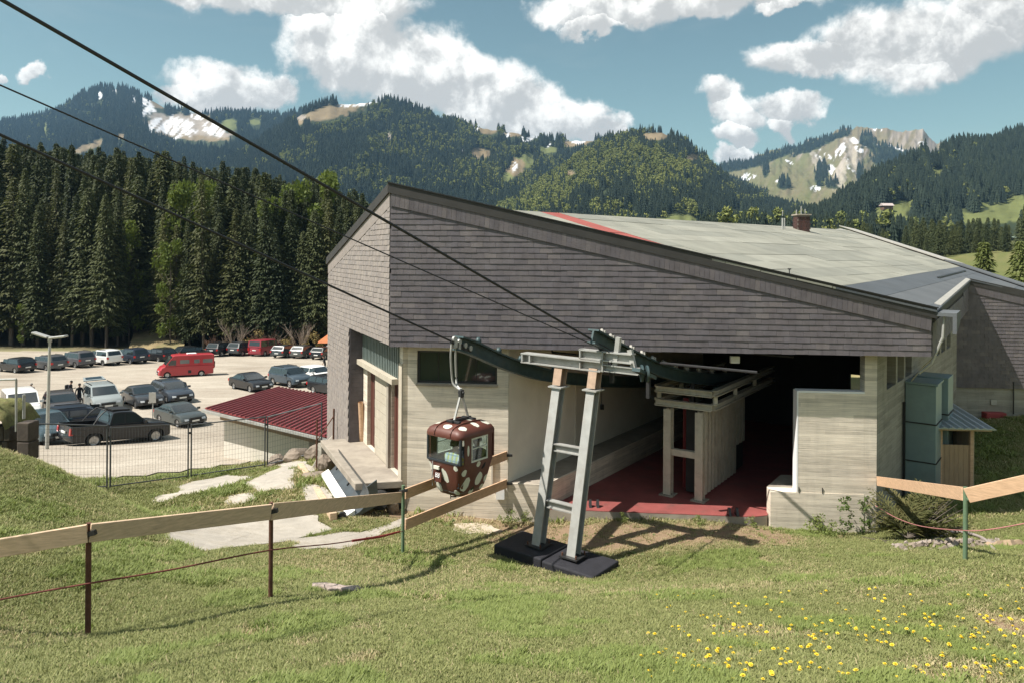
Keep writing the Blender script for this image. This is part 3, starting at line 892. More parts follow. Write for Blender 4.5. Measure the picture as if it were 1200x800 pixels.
mb.build('fascia', M['fascia'], roof)
mb = MB(); WING.prism(mb, [(.02, wtop(0) - .21), (WING.L, wtop(WING.L) - .21), (WING.L, wtop(WING.L) + .03), (.02, wtop(0) + .03)], -.05, .07)
mb.build('fascia', M['fascia'], roof)
# gutter elbow at the low corner
mb = MB()
g0 = RIGHT.P(-.05, .08, 0); g1 = RIGHT.P(1.15, .08, 0)
for (a, b, c, d, e, f) in ((-.02, 1.1, .05, .5, 4.78, 4.86),): RIGHT.prism(mb, [(a, e), (b, e), (b, f), (a, f)], c, d)
RIGHT.prism(mb, [(-.02, 4.4), (1.1, 4.6), (1.1, 4.779), (-.02, 4.779)], .42, .5)
mb.build('gutter', M['felt_dark'][1], roof)
mb = MB(); mb.tube([RIGHT.P(.1, .25, 4.78), RIGHT.P(.12, .22, 4.3), RIGHT.P(.15, .0, 3.7), RIGHT.P(.2, -.25, 3.45)], .03, 8)
mb.build('downpipe', M['steel_g'], roof)
mb = MB(); b0 = RIGHT.P(.5, -.6, 3.86); mb.tube([RIGHT.P(.12, .1, 3.9), on_heading(1083, 428, (9.6, 17.2), 95), on_heading(1068, 446, (9.6, 18.0), 95)], .012, 6)
mb.build('cable', M['white'], roof)
# chimney and aerial
c0_ = Vector((rp(939, 270).x, rp(939, 270).y)); cz = roofz(c0_.x, c0_.y)
mb = MB()
M['brick'] = [mat('chimney_brick_%d' % i, c, .9, 0, .2, 6) for i, c in enumerate([(.07, .036, .032), (.085, .042, .036), (.06, .033, .03)])]
M['mortar'] = mat('mortar', (.16, .13, .11), .9)
mb.box((c0_.x, c0_.y, cz + .2), (.56, .56, 1.0), 0); ch = mb.build('chimney', M['mortar'], roof)
for r_ in range(9):
    bm_ = MB()
    for sx, sy, nx, ny in ((1, 0, 0, -1), (0, 1, 1, 0), (0, 1, -1, 0)):
        for k_ in range(3):
            off_ = -.19 + .19 * k_ + (.05 if r_ % 2 else 0)
            bm_.box((c0_.x + sx * off_ + nx * .285, c0_.y + sy * off_ + ny * .285, cz - .22 + r_ * .10), (.17 if sx else .02, .17 if sy else .02, .085), k_ % 3)
    bm_.build('brick_course', M['brick'], roof)
mb = MB(); mb.box((c0_.x, c0_.y, cz + .73), (.70, .70, .06)); mb.build('chimney_cap', M['slab'], roof)
mb = MB()
for a, b, h_ in ((-.05, -.1, .38), (.18, 0, .25), (-.2, .1, .22)): mb.tube([(c0_.x + a, c0_.y + b, cz + .7), (c0_.x + a, c0_.y + b, cz + .76 + h_)], .025, 8)
mb.build('flue', M['steel_g'], roof)
a0 = rp(917, 269); az_ = roofz(a0.x, a0.y)
mb = MB(); mb.tube([(a0.x, a0.y, az_), (a0.x, a0.y, az_ + .5)], .04, 8); mb.tube([(a0.x + .09, a0.y, az_), (a0.x + .09, a0.y, az_ + .5)], .03, 8); mb.tube([(a0.x, a0.y, az_ + .6), (a0.x, a0.y, az_ + .85)], .015, 6)
mb.build('vent_pipe', M['steel_g'], roof)
v0 = rp(925, 322); mb = MB(); mb.tube([(v0.x, v0.y, roofz(v0.x, v0.y)), (v0.x, v0.y, roofz(v0.x, v0.y) + .12)], .012, 6); mb.box((v0.x, v0.y, roofz(v0.x, v0.y) + .13), (.06, .06, .03)); mb.build('lightning_rod_holder', M['steel_dark'], roof)
# lower roof of the rear block, seen past the edge
mb = MB()
q = [at(965, 271, 50), at(985, 268, 52), at(1052, 284, 50), at(1030, 285, 48)]
mb.prism([p - Vector((0, 0, .35)) for p in q], q); mb.build('rear_roof', M['flash'], roof)

M['cream'] = mat('weathered_cream_paint', (.46, .41, .33), .85, 0, .15, 4, .1, 20, dirt=((.28, .23, .17), .6), dscale=2)
# --- concrete below: wall with window, hall front, side walls
INS = -.40
KX = Vector((-2.654, 17.97))
H1s = 2.83; Cl = .27                      # along FRONT: left corner of the concrete and hall opening
mb = MB(); wz0, wz1 = 2.95, 3.74
a_win0, a_win1 = .58, 2.55
FRONT.walls(mb, Cl + .08, H1s, -1.2, 3.95, INS - .28, INS, [(a_win0, a_win1, wz0, wz1)])
mb.build('concrete_wall', M['concrete'], station)
win = empty('window', Vector(FRONT.P(1.5, INS, 3.3)) + world_offset(station)); win.parent = station
mb = MB()
FRONT.box(mb, a_win0, a_win1, INS - .12, INS - .06, wz0, wz0 + .05); FRONT.box(mb, a_win0, a_win0 + .05, INS - .12, INS - .06, wz0 + .05, wz1)
FRONT.box(mb, a_win1 - .05, a_win1, INS - .12, INS - .06, wz0 + .05, wz1); FRONT.box(mb, a_win0 + .05, a_win1 - .05, INS - .12, INS - .06, wz1 - .05, wz1)
mb.build('frame', M['steel_dark'], win)
mb = MB(); FRONT.box(mb, a_win0 - .02, a_win1 + .02, INS - .05, INS + .05, wz0 - .05, wz0 - .002); mb.build('sill', M['slab'], win)
for k_ in range(4):
    w_ = (a_win1 - a_win0 - .1) / 4; a0_ = a_win0 + .05 + k_ * w_
    mb = MB(); FRONT.box(mb, a0_ + .008, a0_ + w_ - .008, INS - .10, INS - .09, wz0 + .05, wz1 - .05); mb.build('pane', M['glass'], win)
    mb = MB(); FRONT.box(mb, a0_ - .008, a0_ + .008, INS - .11, INS - .07, wz0 + .05, wz1 - .05); mb.build('mullion', M['fascia'], win)
# loading side: recessed door wall parallel to the side cladding
DOOR = Fr((KX.x, KX.y), (KX.x + LEFT.u.x * 6, KX.y + LEFT.u.y * 6))
if DOOR.n.x > 0: DOOR.flip()
def door_s(px):
    d = at(px, 450, 1.0).x
    return (DOOR.p.x - d * DOOR.p.y) / (d * DOOR.u.y - DOOR.u.x)
d0, d1, d2, d3 = door_s(468), door_s(458), door_s(440), door_s(430.5)
mb = MB()
DOOR.box(mb, 0, d0, -.3, 0, -1.2, 3.93); DOOR.box(mb, d0, d1, -.3, 0, -1.2, .575); DOOR.box(mb, d1, d2, -.3, -.02, -1.2, 2.95); DOOR.box(mb, d2, d3, -.3, 0, -1.2, .575); DOOR.box(mb, d3, 4.6, -.3, 0, -1.2, 2.95)
mb.build('door_wall', M['concrete'], station)
mb = MB(); DOOR.box(mb, d0, 4.6, -.2, .02, 2.96, 3.93)
n_ = 26
for k_ in range(n_):
    a = d0 + (4.55 - d0) * k_ / n_; DOOR.box(mb, a, a + .06, .02, .05, 2.98, 3.92)
mb.build('corrugated_panel', mat('grey_green_sheet', (.17, .21, .20), .45, .1, .15, 6), station)
mb = MB(); DOOR.box(mb, d0 - .02, 4.62, .0, .20, 2.86, 3.0); mb.build('lintel_beam', M['cream'], station)
mb = MB(); DOOR.box(mb, -.01, d0 - .03, .0, .03, .57, 3.4); mb.build('corner_strip', M['cream'], station)
for (a, b) in ((d0, d1), (d2, d3)):
    dr = empty('door', Vector(DOOR.P(a, -.15, .58)) + world_offset(station)); dr.parent = station
    n_ = max(3, int((b - a) / .13))
    for k_ in range(n_):
        x0, x1 = a + (b - a) * k_ / n_, a + (b - a) * (k_ + 1) / n_
        mb = MB(); DOOR.box(mb, x0 + .004, x1 - .004, -.16, -.10 - .01 * (k_ % 2), .60, 2.84); mb.build('plank', M['door'], dr)
    mb = MB(); DOOR.box(mb, a, b, -.2, -.165, .58, 2.85); mb.build('backing_board', M['black'], dr)
mb = MB(); DOOR.box(mb, d1 + .02, d1 + .2, -.019, .06, .575, 2.95); mb.build('door_post', M['slab'], station)
nb = 9
for k_ in range(nb):
    mb = MB(); z0 = .58 + k_ * 2.28 / nb
    DOOR.box(mb, d1 + .21, d2, -.019, .012 + .004 * (k_ % 2), z0, z0 + 2.28 / nb - .012); mb.build('wall_board', M['cream'], station)
# loading platform
pf = [Vector((-3.74, 17.66)), Vector((-2.62, 17.90)), Vector((-2.62, 17.90)) + Vector(LEFT.u) * 4.6, Vector((-3.74, 17.66)) + Vector(LEFT.u) * 4.5]
mb = MB(); mb.prism([(p.x, p.y, .40) for p in pf], [(p.x, p.y, .57) for p in pf]); mb.build('loading_platform', M['slab'], station, bevel=.015)
mb = MB(); q_ = [pf[3] + Vector((0, .1)), pf[2] + Vector((0, .1)), pf[2] + Vector(LEFT.u) * .4, pf[3] + Vector(LEFT.u) * .4]
mb.prism([(p.x, p.y, -1.6) for p in q_], [(p.x, p.y, .395) for p in q_]); mb.build('platform_pier', M['concrete2'], station)
# wood log leaning by the far door
mb = MB(); l0, l1 = at_z(424, 516, .57), DOOR.P(3.95, .1, 1.75)
mb.tube([l0, l0.lerp(l1, .5) + Vector((.02, 0, 0)), l1], .10, 10, r2=.075); 
tag(mb.build('leaning_log', M['wood_new'], smooth=50), 'thin peeled log leaning in the corner of the loading platform', 'log')

# hall
hu = Vector((math.sin(R(35.1)), math.cos(R(35.1))))
h1 = FRONT.P(H1s, INS, 0).to_2d()
HALL = Fr(h1, h1 + hu * 14)
if HALL.n.x < 0: HALL.flip()               # n points into the hall
mb = MB(); HALL.box(mb, .02, 14, -.25, 0, -.3, 3.95); mb.build('hall_wall', M['hallwhite'], station)
mb = MB(); HALL.box(mb, 3.2, 4.05, .0, .035, .59, 2.55); mb.build('hall_door', M['white'], station)
# boarding platform along that wall
mb = MB(); p0 = FRONT.P(H1s + .002, INS, 0).to_2d(); p1 = FRONT.P(H1s + .92, INS, 0).to_2d()
pl = [p0, p1, p1 + hu * 12, p0 + hu * 12]
mb.prism([(p.x, p.y, -1.0) for p in pl], [(p.x, p.y, .58) for p in pl]); mb.build('boarding_platform', M['concrete'], station, bevel=.01)
mb = MB(); pl2 = [p0 + hu * .03, p1 + hu * .03 - Vector((.05, 0)), p1 + hu * 11.9 - Vector((.05, 0)), p0 + hu * 11.9]
mb.prism([(p.x, p.y, .582) for p in pl2], [(p.x, p.y, .588) for p in pl2]); mb.build('platform_top', M['slab'], station)
# red floor
sF0, sF1 = H1s + .925, 8.62
f0 = FRONT.P(sF0, INS + .02, 0).to_2d(); f1 = FRONT.P(sF1, INS + .02, 0).to_2d()
pl = [f0, f1, f1 + Vector((.35, .1)), f1 + hu * 13, f0 + hu * 13]
mb = MB(); mb.prism([(p.x, p.y, -.012) for p in pl], [(p.x, p.y, 0) for p in pl]); mb.build('hall_floor', M['redfloor'], station)
mb = MB(); mb.prism([(p.x, p.y, -.8) for p in pl], [(p.x, p.y, -.016) for p in pl]); mb.build('floor_slab', M['slab'], station)
for px_, py_ in ((696, 593), (859, 603)):
    c = at_z(px_, py_, .0)
    for dd_ in (-.09, .09):
        mb = MB(); mb.prism([c + Vector((dd_ - .03, -.1, 0)), c + Vector((dd_ - .03, .12, 0)), c + Vector((dd_ - .03, .03, .17)), c + Vector((dd_ - .03, -.02, .17))],
                            [c + Vector((dd_ + .03, -.1, 0)), c + Vector((dd_ + .03, .12, 0)), c + Vector((dd_ + .03, .03, .17)), c + Vector((dd_ + .03, -.02, .17))])
        mb.build('anchor_bracket', M['steel_dark'], station)
# right-hand concrete front: podium, panel and pier
def fs(px):
    d = at(px, 500, 1.0).x; p = FRONT.P(0, INS, 0)
    return (p.x - d * p.y) / (d * FRONT.u.y - FRONT.u.x)
sp0, sp1, sp2, sp3 = fs(903.5), fs(935.5), fs(1013), fs(1027.5)
mb = MB(); FRONT.box(mb, sp1, sp2, INS - .3, INS, .602, 2.93); mb.build('parapet_panel', M['concrete'], station)
mb = MB(); FRONT.box(mb, sp2 + .002, sp3, INS - .3, INS, -1.0, 3.95); mb.build('corner_pier', M['concrete'], station)
mb = MB(); FRONT.box(mb, sp0, sp2, INS - .34, INS + .012, -1.0, .60); mb.build('podium_wall', M['concrete'], station)
mb = MB(); pp = [FRONT.P(sp0, INS - .342, .6), FRONT.P(sp1 + .3, INS - .342, .6), FRONT.P(sp1 + .3, INS - .342, .6) + Vector((hu.x, hu.y, 0)) * 1.2, FRONT.P(sp0, INS - .342, .6) + Vector((hu.x, hu.y, 0)) * 1.2]
mb.prism([p - Vector((0, 0, 1)) for p in pp], pp); mb.build('podium_block', M['slab'], station)
mb = MB(); FRONT.box(mb, sp1 - .035, sp1 - .002, INS - .3, INS + .004, .61, 2.96); FRONT.box(mb, sp1 - .002, sp2, INS - .3, INS + .004, 2.932, 2.975)
mb.build('white_edge', M['whitetrim'], station)
mb = MB()
for s_ in (sp1 + .02, sp1 + .55): mb.beam(FRONT.P(s_, INS + .015, .60), FRONT.P(s_, INS + .015, .73), .015, .015)
mb.build('bracket', M['steel_dark'], station)
# side wall on the right with high slots
g0 = FRONT.P(sp3, INS, 0).to_2d()
RW = Fr(g0, Vector((16.7, 27.52)))
if RW.n.x < 0: RW.flip()
holes = [(1.05, 2.15, 2.88, 3.9), (2.35, 3.2, 2.88, 3.9), (3.4, 4.3, 2.88, 3.9), (8.4, 9.3, 2.9, 3.9), (9.6, 10.5, 2.9, 3.9), (10.8, 11.8, 2.9, 3.9)]
mb = MB(); RW.walls(mb, .31, RW.L, -1.0, 4.3, -.34, 0, holes); mb.build('side_wall', M['concrete2'], station)
mb = MB(); RW.box(mb, .0, .308, -.3, -.002, -1.0, 3.95); mb.build('wall_end', M['concrete2'], station)
for (a, b, c, d) in holes:
    mb = MB(); RW.box(mb, a + .01, b - .01, -.30, -.28, c + .01, d - .01); mb.build('slot_pane', M['glass'], station)
# hall back, ceiling, lining
bk0 = h1 + hu * 13; bkw = Fr(bk0, bk0 + Vector((HALL.n.x, HALL.n.y)) * 12)
if bkw.n.y > 0: bkw.flip()
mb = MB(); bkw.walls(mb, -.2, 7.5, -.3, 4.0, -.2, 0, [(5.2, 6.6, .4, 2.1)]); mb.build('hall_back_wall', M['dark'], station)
mb = MB()
for a in (5.2, 5.88, 6.55): bkw.box(mb, a, a + .06, -.15, -.05, .4, 2.1)
for z_ in (.4, 1.2, 2.04): bkw.box(mb, 5.26, 6.55, -.14, -.06, z_, z_ + .06)
mb.build('back_window_frame', M['steel_dark'], station)
cp = [FRONT.P(.3, -.23, 0).to_2d(), FRONT.P(FRONT.L - .1, -.23, 0).to_2d(), PI + Vector((-.3, .3)), Vector((15, 30)), bk0 + Vector((0, 1)), PD + Vector((.3, .2))]
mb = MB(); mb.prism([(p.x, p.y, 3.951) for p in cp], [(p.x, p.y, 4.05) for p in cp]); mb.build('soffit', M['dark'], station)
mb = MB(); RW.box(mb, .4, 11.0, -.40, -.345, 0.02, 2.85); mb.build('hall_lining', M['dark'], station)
# dark room behind the window
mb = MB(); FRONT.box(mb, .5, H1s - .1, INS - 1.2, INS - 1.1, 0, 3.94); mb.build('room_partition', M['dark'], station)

# steel frame of the return wheel with its ribbed housing
fr_ = empty('drive_frame', at_z(800, 585, 0) + world_offset(station)); fr_.parent = station
c1, c2 = at_z(783, 579, 0), at_z(820, 586, 0)
hu3 = Vector((hu.x, hu.y, 0))
ZF = 2.34
for c in (c1, c2):
    mb = MB(); mb.ibeam([c + Vector((0, 0, .03)), c + Vector((0, 0, ZF - .14))], .2, .2, .025, up=(hu.x, hu.y, 0)); mb.build('post', M['steel_cream'], fr_)
    mb = MB(); mb.box(c + Vector((0, 0, .015)), (.36, .36, .03), rz=R(-35)); mb.build('base_plate', M['slab'], fr_)
mb = MB(); mb.beam(c1 + Vector((0, 0, 1.12)), c2 + Vector((0, 0, 1.12)), .14, .16); mb.build('cross_tie', M['steel_cream'], fr_)
acr = (c2 - c1).normalized()
b0, b1 = c1 - acr * .35 + Vector((0, 0, ZF)), c2 + acr * .30 + Vector((0, 0, ZF))
for dz in (0, .34):
    mb = MB(); mb.ibeam([b0 + Vector((0, 0, dz)), b1 + Vector((0, 0, dz))], .16, .16, .025); mb.build('front_beam', M['steel_cream'], fr_)
for q in (b0, b1):
    mb = MB(); mb.ibeam([q + Vector((0, 0, .0)) + hu3 * .09, q + hu3 * 5.2], .16, .16, .025); mb.ibeam([q + Vector((0, 0, .34)) + hu3 * .09, q + Vector((0, 0, .34)) + hu3 * 5.2], .16, .16, .025)
    for e_ in (.2, 1.7, 3.4): mb.beam(q + hu3 * e_ + Vector((0, 0, .08)), q + hu3 * e_ + Vector((0, 0, .26)), .1, .1)
    mb.build('side_beam', M['steel_cream'], fr_)
mb = MB(); mb.beam(c1 + hu3 * .9 + acr * .1, c1 + hu3 * .9 + acr * .1 + Vector((0, 0, ZF)), .12, .12, up=(1, 0, 0)); mb.build('red_post', M['redpaint'], fr_)
hs0 = c2 + hu3 * .35
nrib = 13
for k_ in range(nrib):
    a = hs0 + hu3 * (k_ * .25); zb = .05 + (.75 if k_ > 9 else 0)
    mb = MB(); mb.hexa([a + Vector((0, 0, zb)), a + hu3 * .12 + acr * .02 + Vector((0, 0, zb)), a + hu3 * .12 - acr * .05 + Vector((0, 0, zb)), a - acr * .05 + Vector((0, 0, zb)),
                        a + Vector((0, 0, ZF - .1)), a + hu3 * .12 + acr * .02 + Vector((0, 0, ZF - .1)), a + hu3 * .1 - acr * .05 + Vector((0, 0, ZF - .1)), a - acr * .05 + Vector((0, 0, ZF - .1))])
    mb.build('ribbed_sheet', M['steel_cream'], fr_)
mb = MB(); mb.prism([hs0 - acr * .06 + Vector((0, 0, .06)), hs0 - acr * .06 + hu3 * 3.2 + Vector((0, 0, .06)), hs0 - acr * .5 + hu3 * 3.2 + Vector((0, 0, .06)), hs0 - acr * .5 + Vector((0, 0, .06))],
                    [hs0 - acr * .06 + Vector((0, 0, ZF - .12)), hs0 - acr * .06 + hu3 * 3.2 + Vector((0, 0, ZF - .12)), hs0 - acr * .5 + hu3 * 3.2 + Vector((0, 0, ZF - .12)), hs0 - acr * .5 + Vector((0, 0, ZF - .12))])
mb.build('housing_core', M['dark'], fr_)
# pendant lamp reflector under the soffit
p_ = at(861, 421, 17.6)
mb = MB(); mb.box(p_, (.22, .1, .17)); tag(mb.build('flood_lamp', M['whitetrim'], bevel=.01), 'small square white flood lamp hanging under the front edge of the hall', 'lamp')
sw = on_heading(703, 476, (h1.x, h1.y), 35.1)
mb = MB(); mb.box(sw + Vector((.06, -.04, 0)), (.1, .1, .14)); mb.tube([sw + Vector((.05, -.03, .05)), sw + Vector((.05, -.03, .9))], .008, 5); mb.build('pull_switch', M['black'], station)
mb = MB()
for y_ in (1.5, 4.5, 7.5): mb.tube([HALL.P(y_, .3, 3.9), HALL.P(y_, .3, 3.6), HALL.P(y_, 5.5, 3.6)], .03, 6, up=(0, 1, 0))
mb.build('conduit', M['steel_dark'], station)
# ================================================================== ROPEWAY
HEAD = 38.0
hv = Vector((math.sin(R(HEAD)), math.cos(R(HEAD)), 0)); hx_ = Vector((hv.y, -hv.x, 0))
# --- support tower
tw_l, tw_r = at_z(631, 638, .06), at_z(672, 651, .06)
tower = empty('rail_support_tower', (tw_l + tw_r) / 2, 'grey steel trestle tower with two leaning legs on a black base', 'tower')
mid = (tw_l + tw_r) / 2
gz = Hs(mid.x, mid.y)
def block(c, lx_, ly_, h_):
    u_, n_ = hx_, hv
    q = [c + u_ * a * lx_ / 2 + n_ * b * ly_ / 2 for a, b in ((-1, -1), (1, -1), (1, 1), (-1, 1))]
    mb = MB(); mb.prism([p + Vector((0, 0, -.7)) for p in q], [p for p in q]); return mb
M['bitumen'] = mat('black_bitumen_felt', (.022, .022, .028), .75, 0, .3, 4, .4, 30)
bl = block(mid - hx_ * .62 + Vector((0, 0, -.02)), 1.22, 1.0, .4); bl.build('base_block', M['bitumen'], tower, bevel=.03)
bl = block(mid + hx_ * .60 + Vector((0, 0, -.05)), 1.20, 1.0, .4); bl.build('base_block', M['bitumen'], tower, bevel=.03)
tops = [tw_l + hv * .80 + Vector((0, 0, 3.62)), tw_r + hv * .80 + Vector((0, 0, 3.66))]
for b_, t_ in zip((tw_l, tw_r), tops):
    mb = MB(); mb.ibeam([b_, b_.lerp(t_, .88)], .20, .22, .024, up=hv); lg = mb.build('leg', M['steel_g'], tower)
    mb = MB(); mb.ibeam([b_.lerp(t_, .89), t_], .20, .22, .024, up=hv); mb.build('leg_head', mat('rusty_primer_%d' % len(bpy.data.materials), (.42, .30, .22), .8, .1, .2, 8), tower)
    mb = MB(); mb.box(b_.lerp(t_, .885), (.34, .34, .03), rz=R(-HEAD)); mb.build('flange', M['steel_g'], tower)
    mb = MB(); mb.box(b_ + Vector((0, 0, .012)), (.42, .42, .03), rz=R(-HEAD)); mb.build('foot_plate', M['steel_dark'], tower)
    mb = MB()
    for a in (-1, 1):
        for c in (-1, 1): mb.tube([b_ + hx_ * .16 * a + hv * .16 * c + Vector((0, 0, .02)), b_ + hx_ * .16 * a + hv * .16 * c + Vector((0, 0, .09))], .018, 6)
    mb.build('bolt', M['rust'], tower)
for f_ in (.235, .545):
    p, q = tw_l.lerp(tops[0], f_), tw_r.lerp(tops[1], f_)
    d = (q - p).normalized() * .1
    mb = MB(); mb.ibeam([p + d, q - d], .14, .16, .02); mb.build('rung', M['steel_g'], tower)
zc = tops[0].z + .11
cm = (tops[0] + tops[1]) / 2; cm.z = zc
e0, e1 = cm - hx_ * 1.45, cm + hx_ * .62
mb = MB(); mb.ibeam([e0, e1], .26, .22, .025); mb.build('crossbeam', M['steel_g'], tower)
for k_ in (-.09, .12):
    mb = MB(); mb.beam(e0 + hx_ * (.12 + k_) + Vector((0, 0, -.08)), e0 + hx_ * (.12 + k_) + Vector((0, 0, .09)), .04, .24, up=hv); mb.build('stiffener', M['steel_g'], tower)
mb = MB(); mb.ibeam([e1 - hx_ * .55 + Vector((0, 0, .22)), e1 + hx_ * .70 + Vector((0, 0, .22))], .2, .2, .025); mb.build('upper_beam', M['steel_g'], tower)
for a in (-.52, 0.03):
    mb = MB(); mb.beam(e1 + hx_ * a + Vector((0, 0, -.1)), e1 + hx_ * a + Vector((0, 0, .33)), .03, .2, up=hv); mb.build('stiffener', M['steel_g'], tower)
mb = MB(); mb.ibeam([e1 + hx_ * .02 + Vector((0, 0, -.02)), e1 + hx_ * .85 + Vector((0, 0, -.02))], .16, .14, .02); mb.build('bracket_arm', M['steel_g'], tower)
mb = MB(); mb.beam(e1 + hx_ * .28 + Vector((0, 0, .02)), e1 + hx_ * .36 + Vector((0, 0, .62)), .1, .08, up=hv); mb.beam(e1 + hx_ * .72 + Vector((0, 0, .02)), e1 + hx_ * .62 + Vector((0, 0, .40)), .1, .08, up=hv); mb.build('strut', M['steel_g'], tower)
# sheave housing at the arm's end
hs = e1 + hx_ * .95 + Vector((0, 0, -.05))
mb = MB(); 
for o_ in (-.06, .06): mb.lathe([(.0, -.02), (.17, -.02), (.17, .02), (.0, .02)], hs + hx_ * o_, 'X', 14)
mb.lathe([(.05, -.1), (.05, .1)], hs, 'X', 8)
mb.build('sheave', M['steel_teal'], tower, smooth=40)
mb = MB(); mb.beam(hs - hv * .35 + Vector((0, 0, .12)), hs + hv * .35 + Vector((0, 0, -.12)), .18, .07); mb.build('sheave_bracket', M['steel_teal'], tower)

# --- guide rails
def bez(pts, n=26):
    """smooth polyline through the given points (Catmull-Rom)"""
    P = [pts[0] * 2 - pts[1]] + list(pts) + [pts[-1] * 2 - pts[-2]]; o_ = []
    m_ = max(2, n // (len(pts) - 1))
    for i in range(1, len(P) - 2):
        for k_ in range(m_):
            t = k_ / m_
            o_.append(.5 * ((2 * P[i]) + (P[i + 1] - P[i - 1]) * t + (2 * P[i - 1] - 5 * P[i] + 4 * P[i + 1] - P[i + 2]) * t * t + (3 * P[i] - P[i - 1] - 3 * P[i + 1] + P[i + 2]) * t ** 3))
    o_.append(pts[-1]); return o_
RAILSEC = [(-.10, -.15), (.10, -.15), (.10, -.115), (.022, -.115), (.022, .115), (.13, .115), (.13, .15), (-.13, .15), (-.13, .115), (-.022, .115), (-.022, -.115), (-.10, -.115)]
lt0 = at(536, 402, 15.0)
lp = [on_heading(x_, y_, lt0, HEAD) for x_, y_ in ((536, 402), (556, 409), (580, 420), (604, 429), (640, 439), (690, 445), (740, 447), (790, 446))]
lrail = empty('guide_rail', lp[0], 'dark teal curved guide rail that carries the spotted cabin into the hall', 'rail')
mb = MB(); mb.sweep(bez(lp), RAILSEC); mb.build('rail_beam', M['steel_teal'], lrail, smooth=30)
LP = bez(lp, 40)
for i in range(6, len(LP) - 2, 5):
    mb = MB(); mb.lathe([(.0, -.04), (.075, -.04), (.09, -.02), (.09, .02), (.075, .04), (.0, .04)], LP[i] + Vector((0, 0, .2)), 'X', 10)
    mb.beam(LP[i] + Vector((0, 0, .14)), LP[i] + Vector((0, 0, .24)), .12, .05, up=hv); mb.build('roller', M['steel_teal'], lrail, smooth=40)
rt0 = at(694, 394, 15.0)
rp_ = [on_heading(x_, y_, rt0, HEAD) for x_, y_ in ((694, 394), (712, 404), (735, 416), (760, 428), (785, 437), (812, 442), (842, 443), (872, 438))]
rrail = empty('guide_rail', rp_[0], 'dark teal curved guide rail with a row of small white rollers along its top', 'rail')
mb = MB(); mb.sweep(bez(rp_), RAILSEC); mb.build('rail_beam', M['steel_teal'], rrail, smooth=30)
RP = bez(rp_, 56)
for i in range(6, len(RP) - 3, 4):
    mb = MB(); c = RP[i] + Vector((0, 0, .21)) - hx_ * .04
    mb.lathe([(.0, -.03), (.06, -.03), (.075, -.015), (.075, .015), (.06, .03), (.0, .03)], c, 'X', 10)
    mb.beam(RP[i] + Vector((0, 0, .14)), RP[i] + Vector((0, 0, .25)), .1, .04, up=hv); mb.build('roller', M['flash'], rrail, smooth=40)
for i in (10, 24, 40):
    mb = MB(); mb.beam(RP[i] + Vector((0, 0, -.14)), RP[i] + Vector((0, 0, -.75)), .08, .08, up=hv); mb.build('hanger_post', M['steel_dark'], rrail)
# switch arm beside the rail
sa = [on_heading(838, 456, RP[40] + hx_ * .35, HEAD), on_heading(858, 449, RP[40] + hx_ * .35, HEAD), on_heading(890, 445, RP[40] + hx_ * .35, HEAD)]
mb = MB(); mb.sweep(bez(sa, 8), [(-.05, -.07), (.05, -.07), (.05, .07), (-.05, .07)]); mb.build('switch_arm', M['steel_teal'], rrail)

# --- ropes
def rope(name, pts, r, label, sag=0.0):
    a, b = Vector(pts[0]), Vector(pts[-1])
    P = []
    for i in range(41):
        t = i / 40; q = a.lerp(b, t); q.z -= sag * 4 * t * (1 - t); P.append(q)
    mb = MB(); mb.tube(P, r, 8)
    return tag(mb.build(name, M['rope'], smooth=60), label, 'cable')
M['rope'] = mat('steel_rope', (.035, .036, .04), .5, .5, .2, 60)
A1 = on_heading(700, 404, rt0, HEAD) + Vector((0, 0, .04))
B1 = at(0, -1, 7.6)
d1 = (B1 - A1)
rope('track_rope', [A1 - d1 * .12, A1 + d1 * 2.2], .0235, 'thick dark rope from the top corner of the sky to the rail with rollers', .0)
A2 = at(722, 416, 15.2)
B2 = at(0, 100, 8.6); d2 = B2 - A2
rope('haul_rope', [A2 - d2 * .02, A2 + d2 * 1.9], .0105, 'thin dark rope, middle one of the three crossing the shingled wall', .0)
A3 = lp[0] + Vector((0, 0, -.02)) 
B3 = at(0, 158, 9.0); d3 = B3 - A3
rope('track_rope', [A3 - d3 * .03, A3 + d3 * 2.0], .0195, 'lowest dark rope, crossing the forest down to the hanger of the spotted cabin', .0)

# --- people -----------------------------------------------------------------
def skin_body(name, joints, bones, mats, region, parent=None, sub=1):
    """one continuous body grown over a skeleton; joints {name: (xyz, radius)}; region(co) -> material index"""
    names = list(joints); ix = {n_: i for i, n_ in enumerate(names)}
    me = bpy.data.meshes.new(name + '_skeleton')
    me.from_pydata([joints[n_][0] for n_ in names], [(ix[a], ix[b]) for a, b in bones], [])
    ob = bpy.data.objects.new(name + '_skeleton', me); COL.objects.link(ob)
    md = ob.modifiers.new('skin', 'SKIN'); md.use_smooth_shade = True
    sv = me.skin_vertices[0].data if len(me.skin_vertices) else None
    if sv is None:
        bpy.context.view_layer.objects.active = ob
        bpy.ops.mesh.customdata_skin_add(); sv = me.skin_vertices[0].data
    for i, n_ in enumerate(names):
        r = joints[n_][1]; r = r if isinstance(r, tuple) else (r, r)
        sv[i].radius = r; sv[i].use_root = (n_ == 'pelvis')
    s2 = ob.modifiers.new('sub', 'SUBSURF'); s2.levels = sub; s2.render_levels = sub
    dg = bpy.context.evaluated_depsgraph_get(); dg.update()
    ev = ob.evaluated_get(dg)
    res = bpy.data.meshes.new_from_object(ev, depsgraph=dg)
    bpy.data.objects.remove(ob); bpy.data.meshes.remove(me)
    res.name = name; res.materials.clear()
    for m_ in mats: res.materials.append(m_)
    for p in res.polygons:
        p.material_index = region(p.center); p.use_smooth = True
    return link(name, res, parent)
SKIN = mat('skin', (.42, .25, .18), .6, 0, .05)
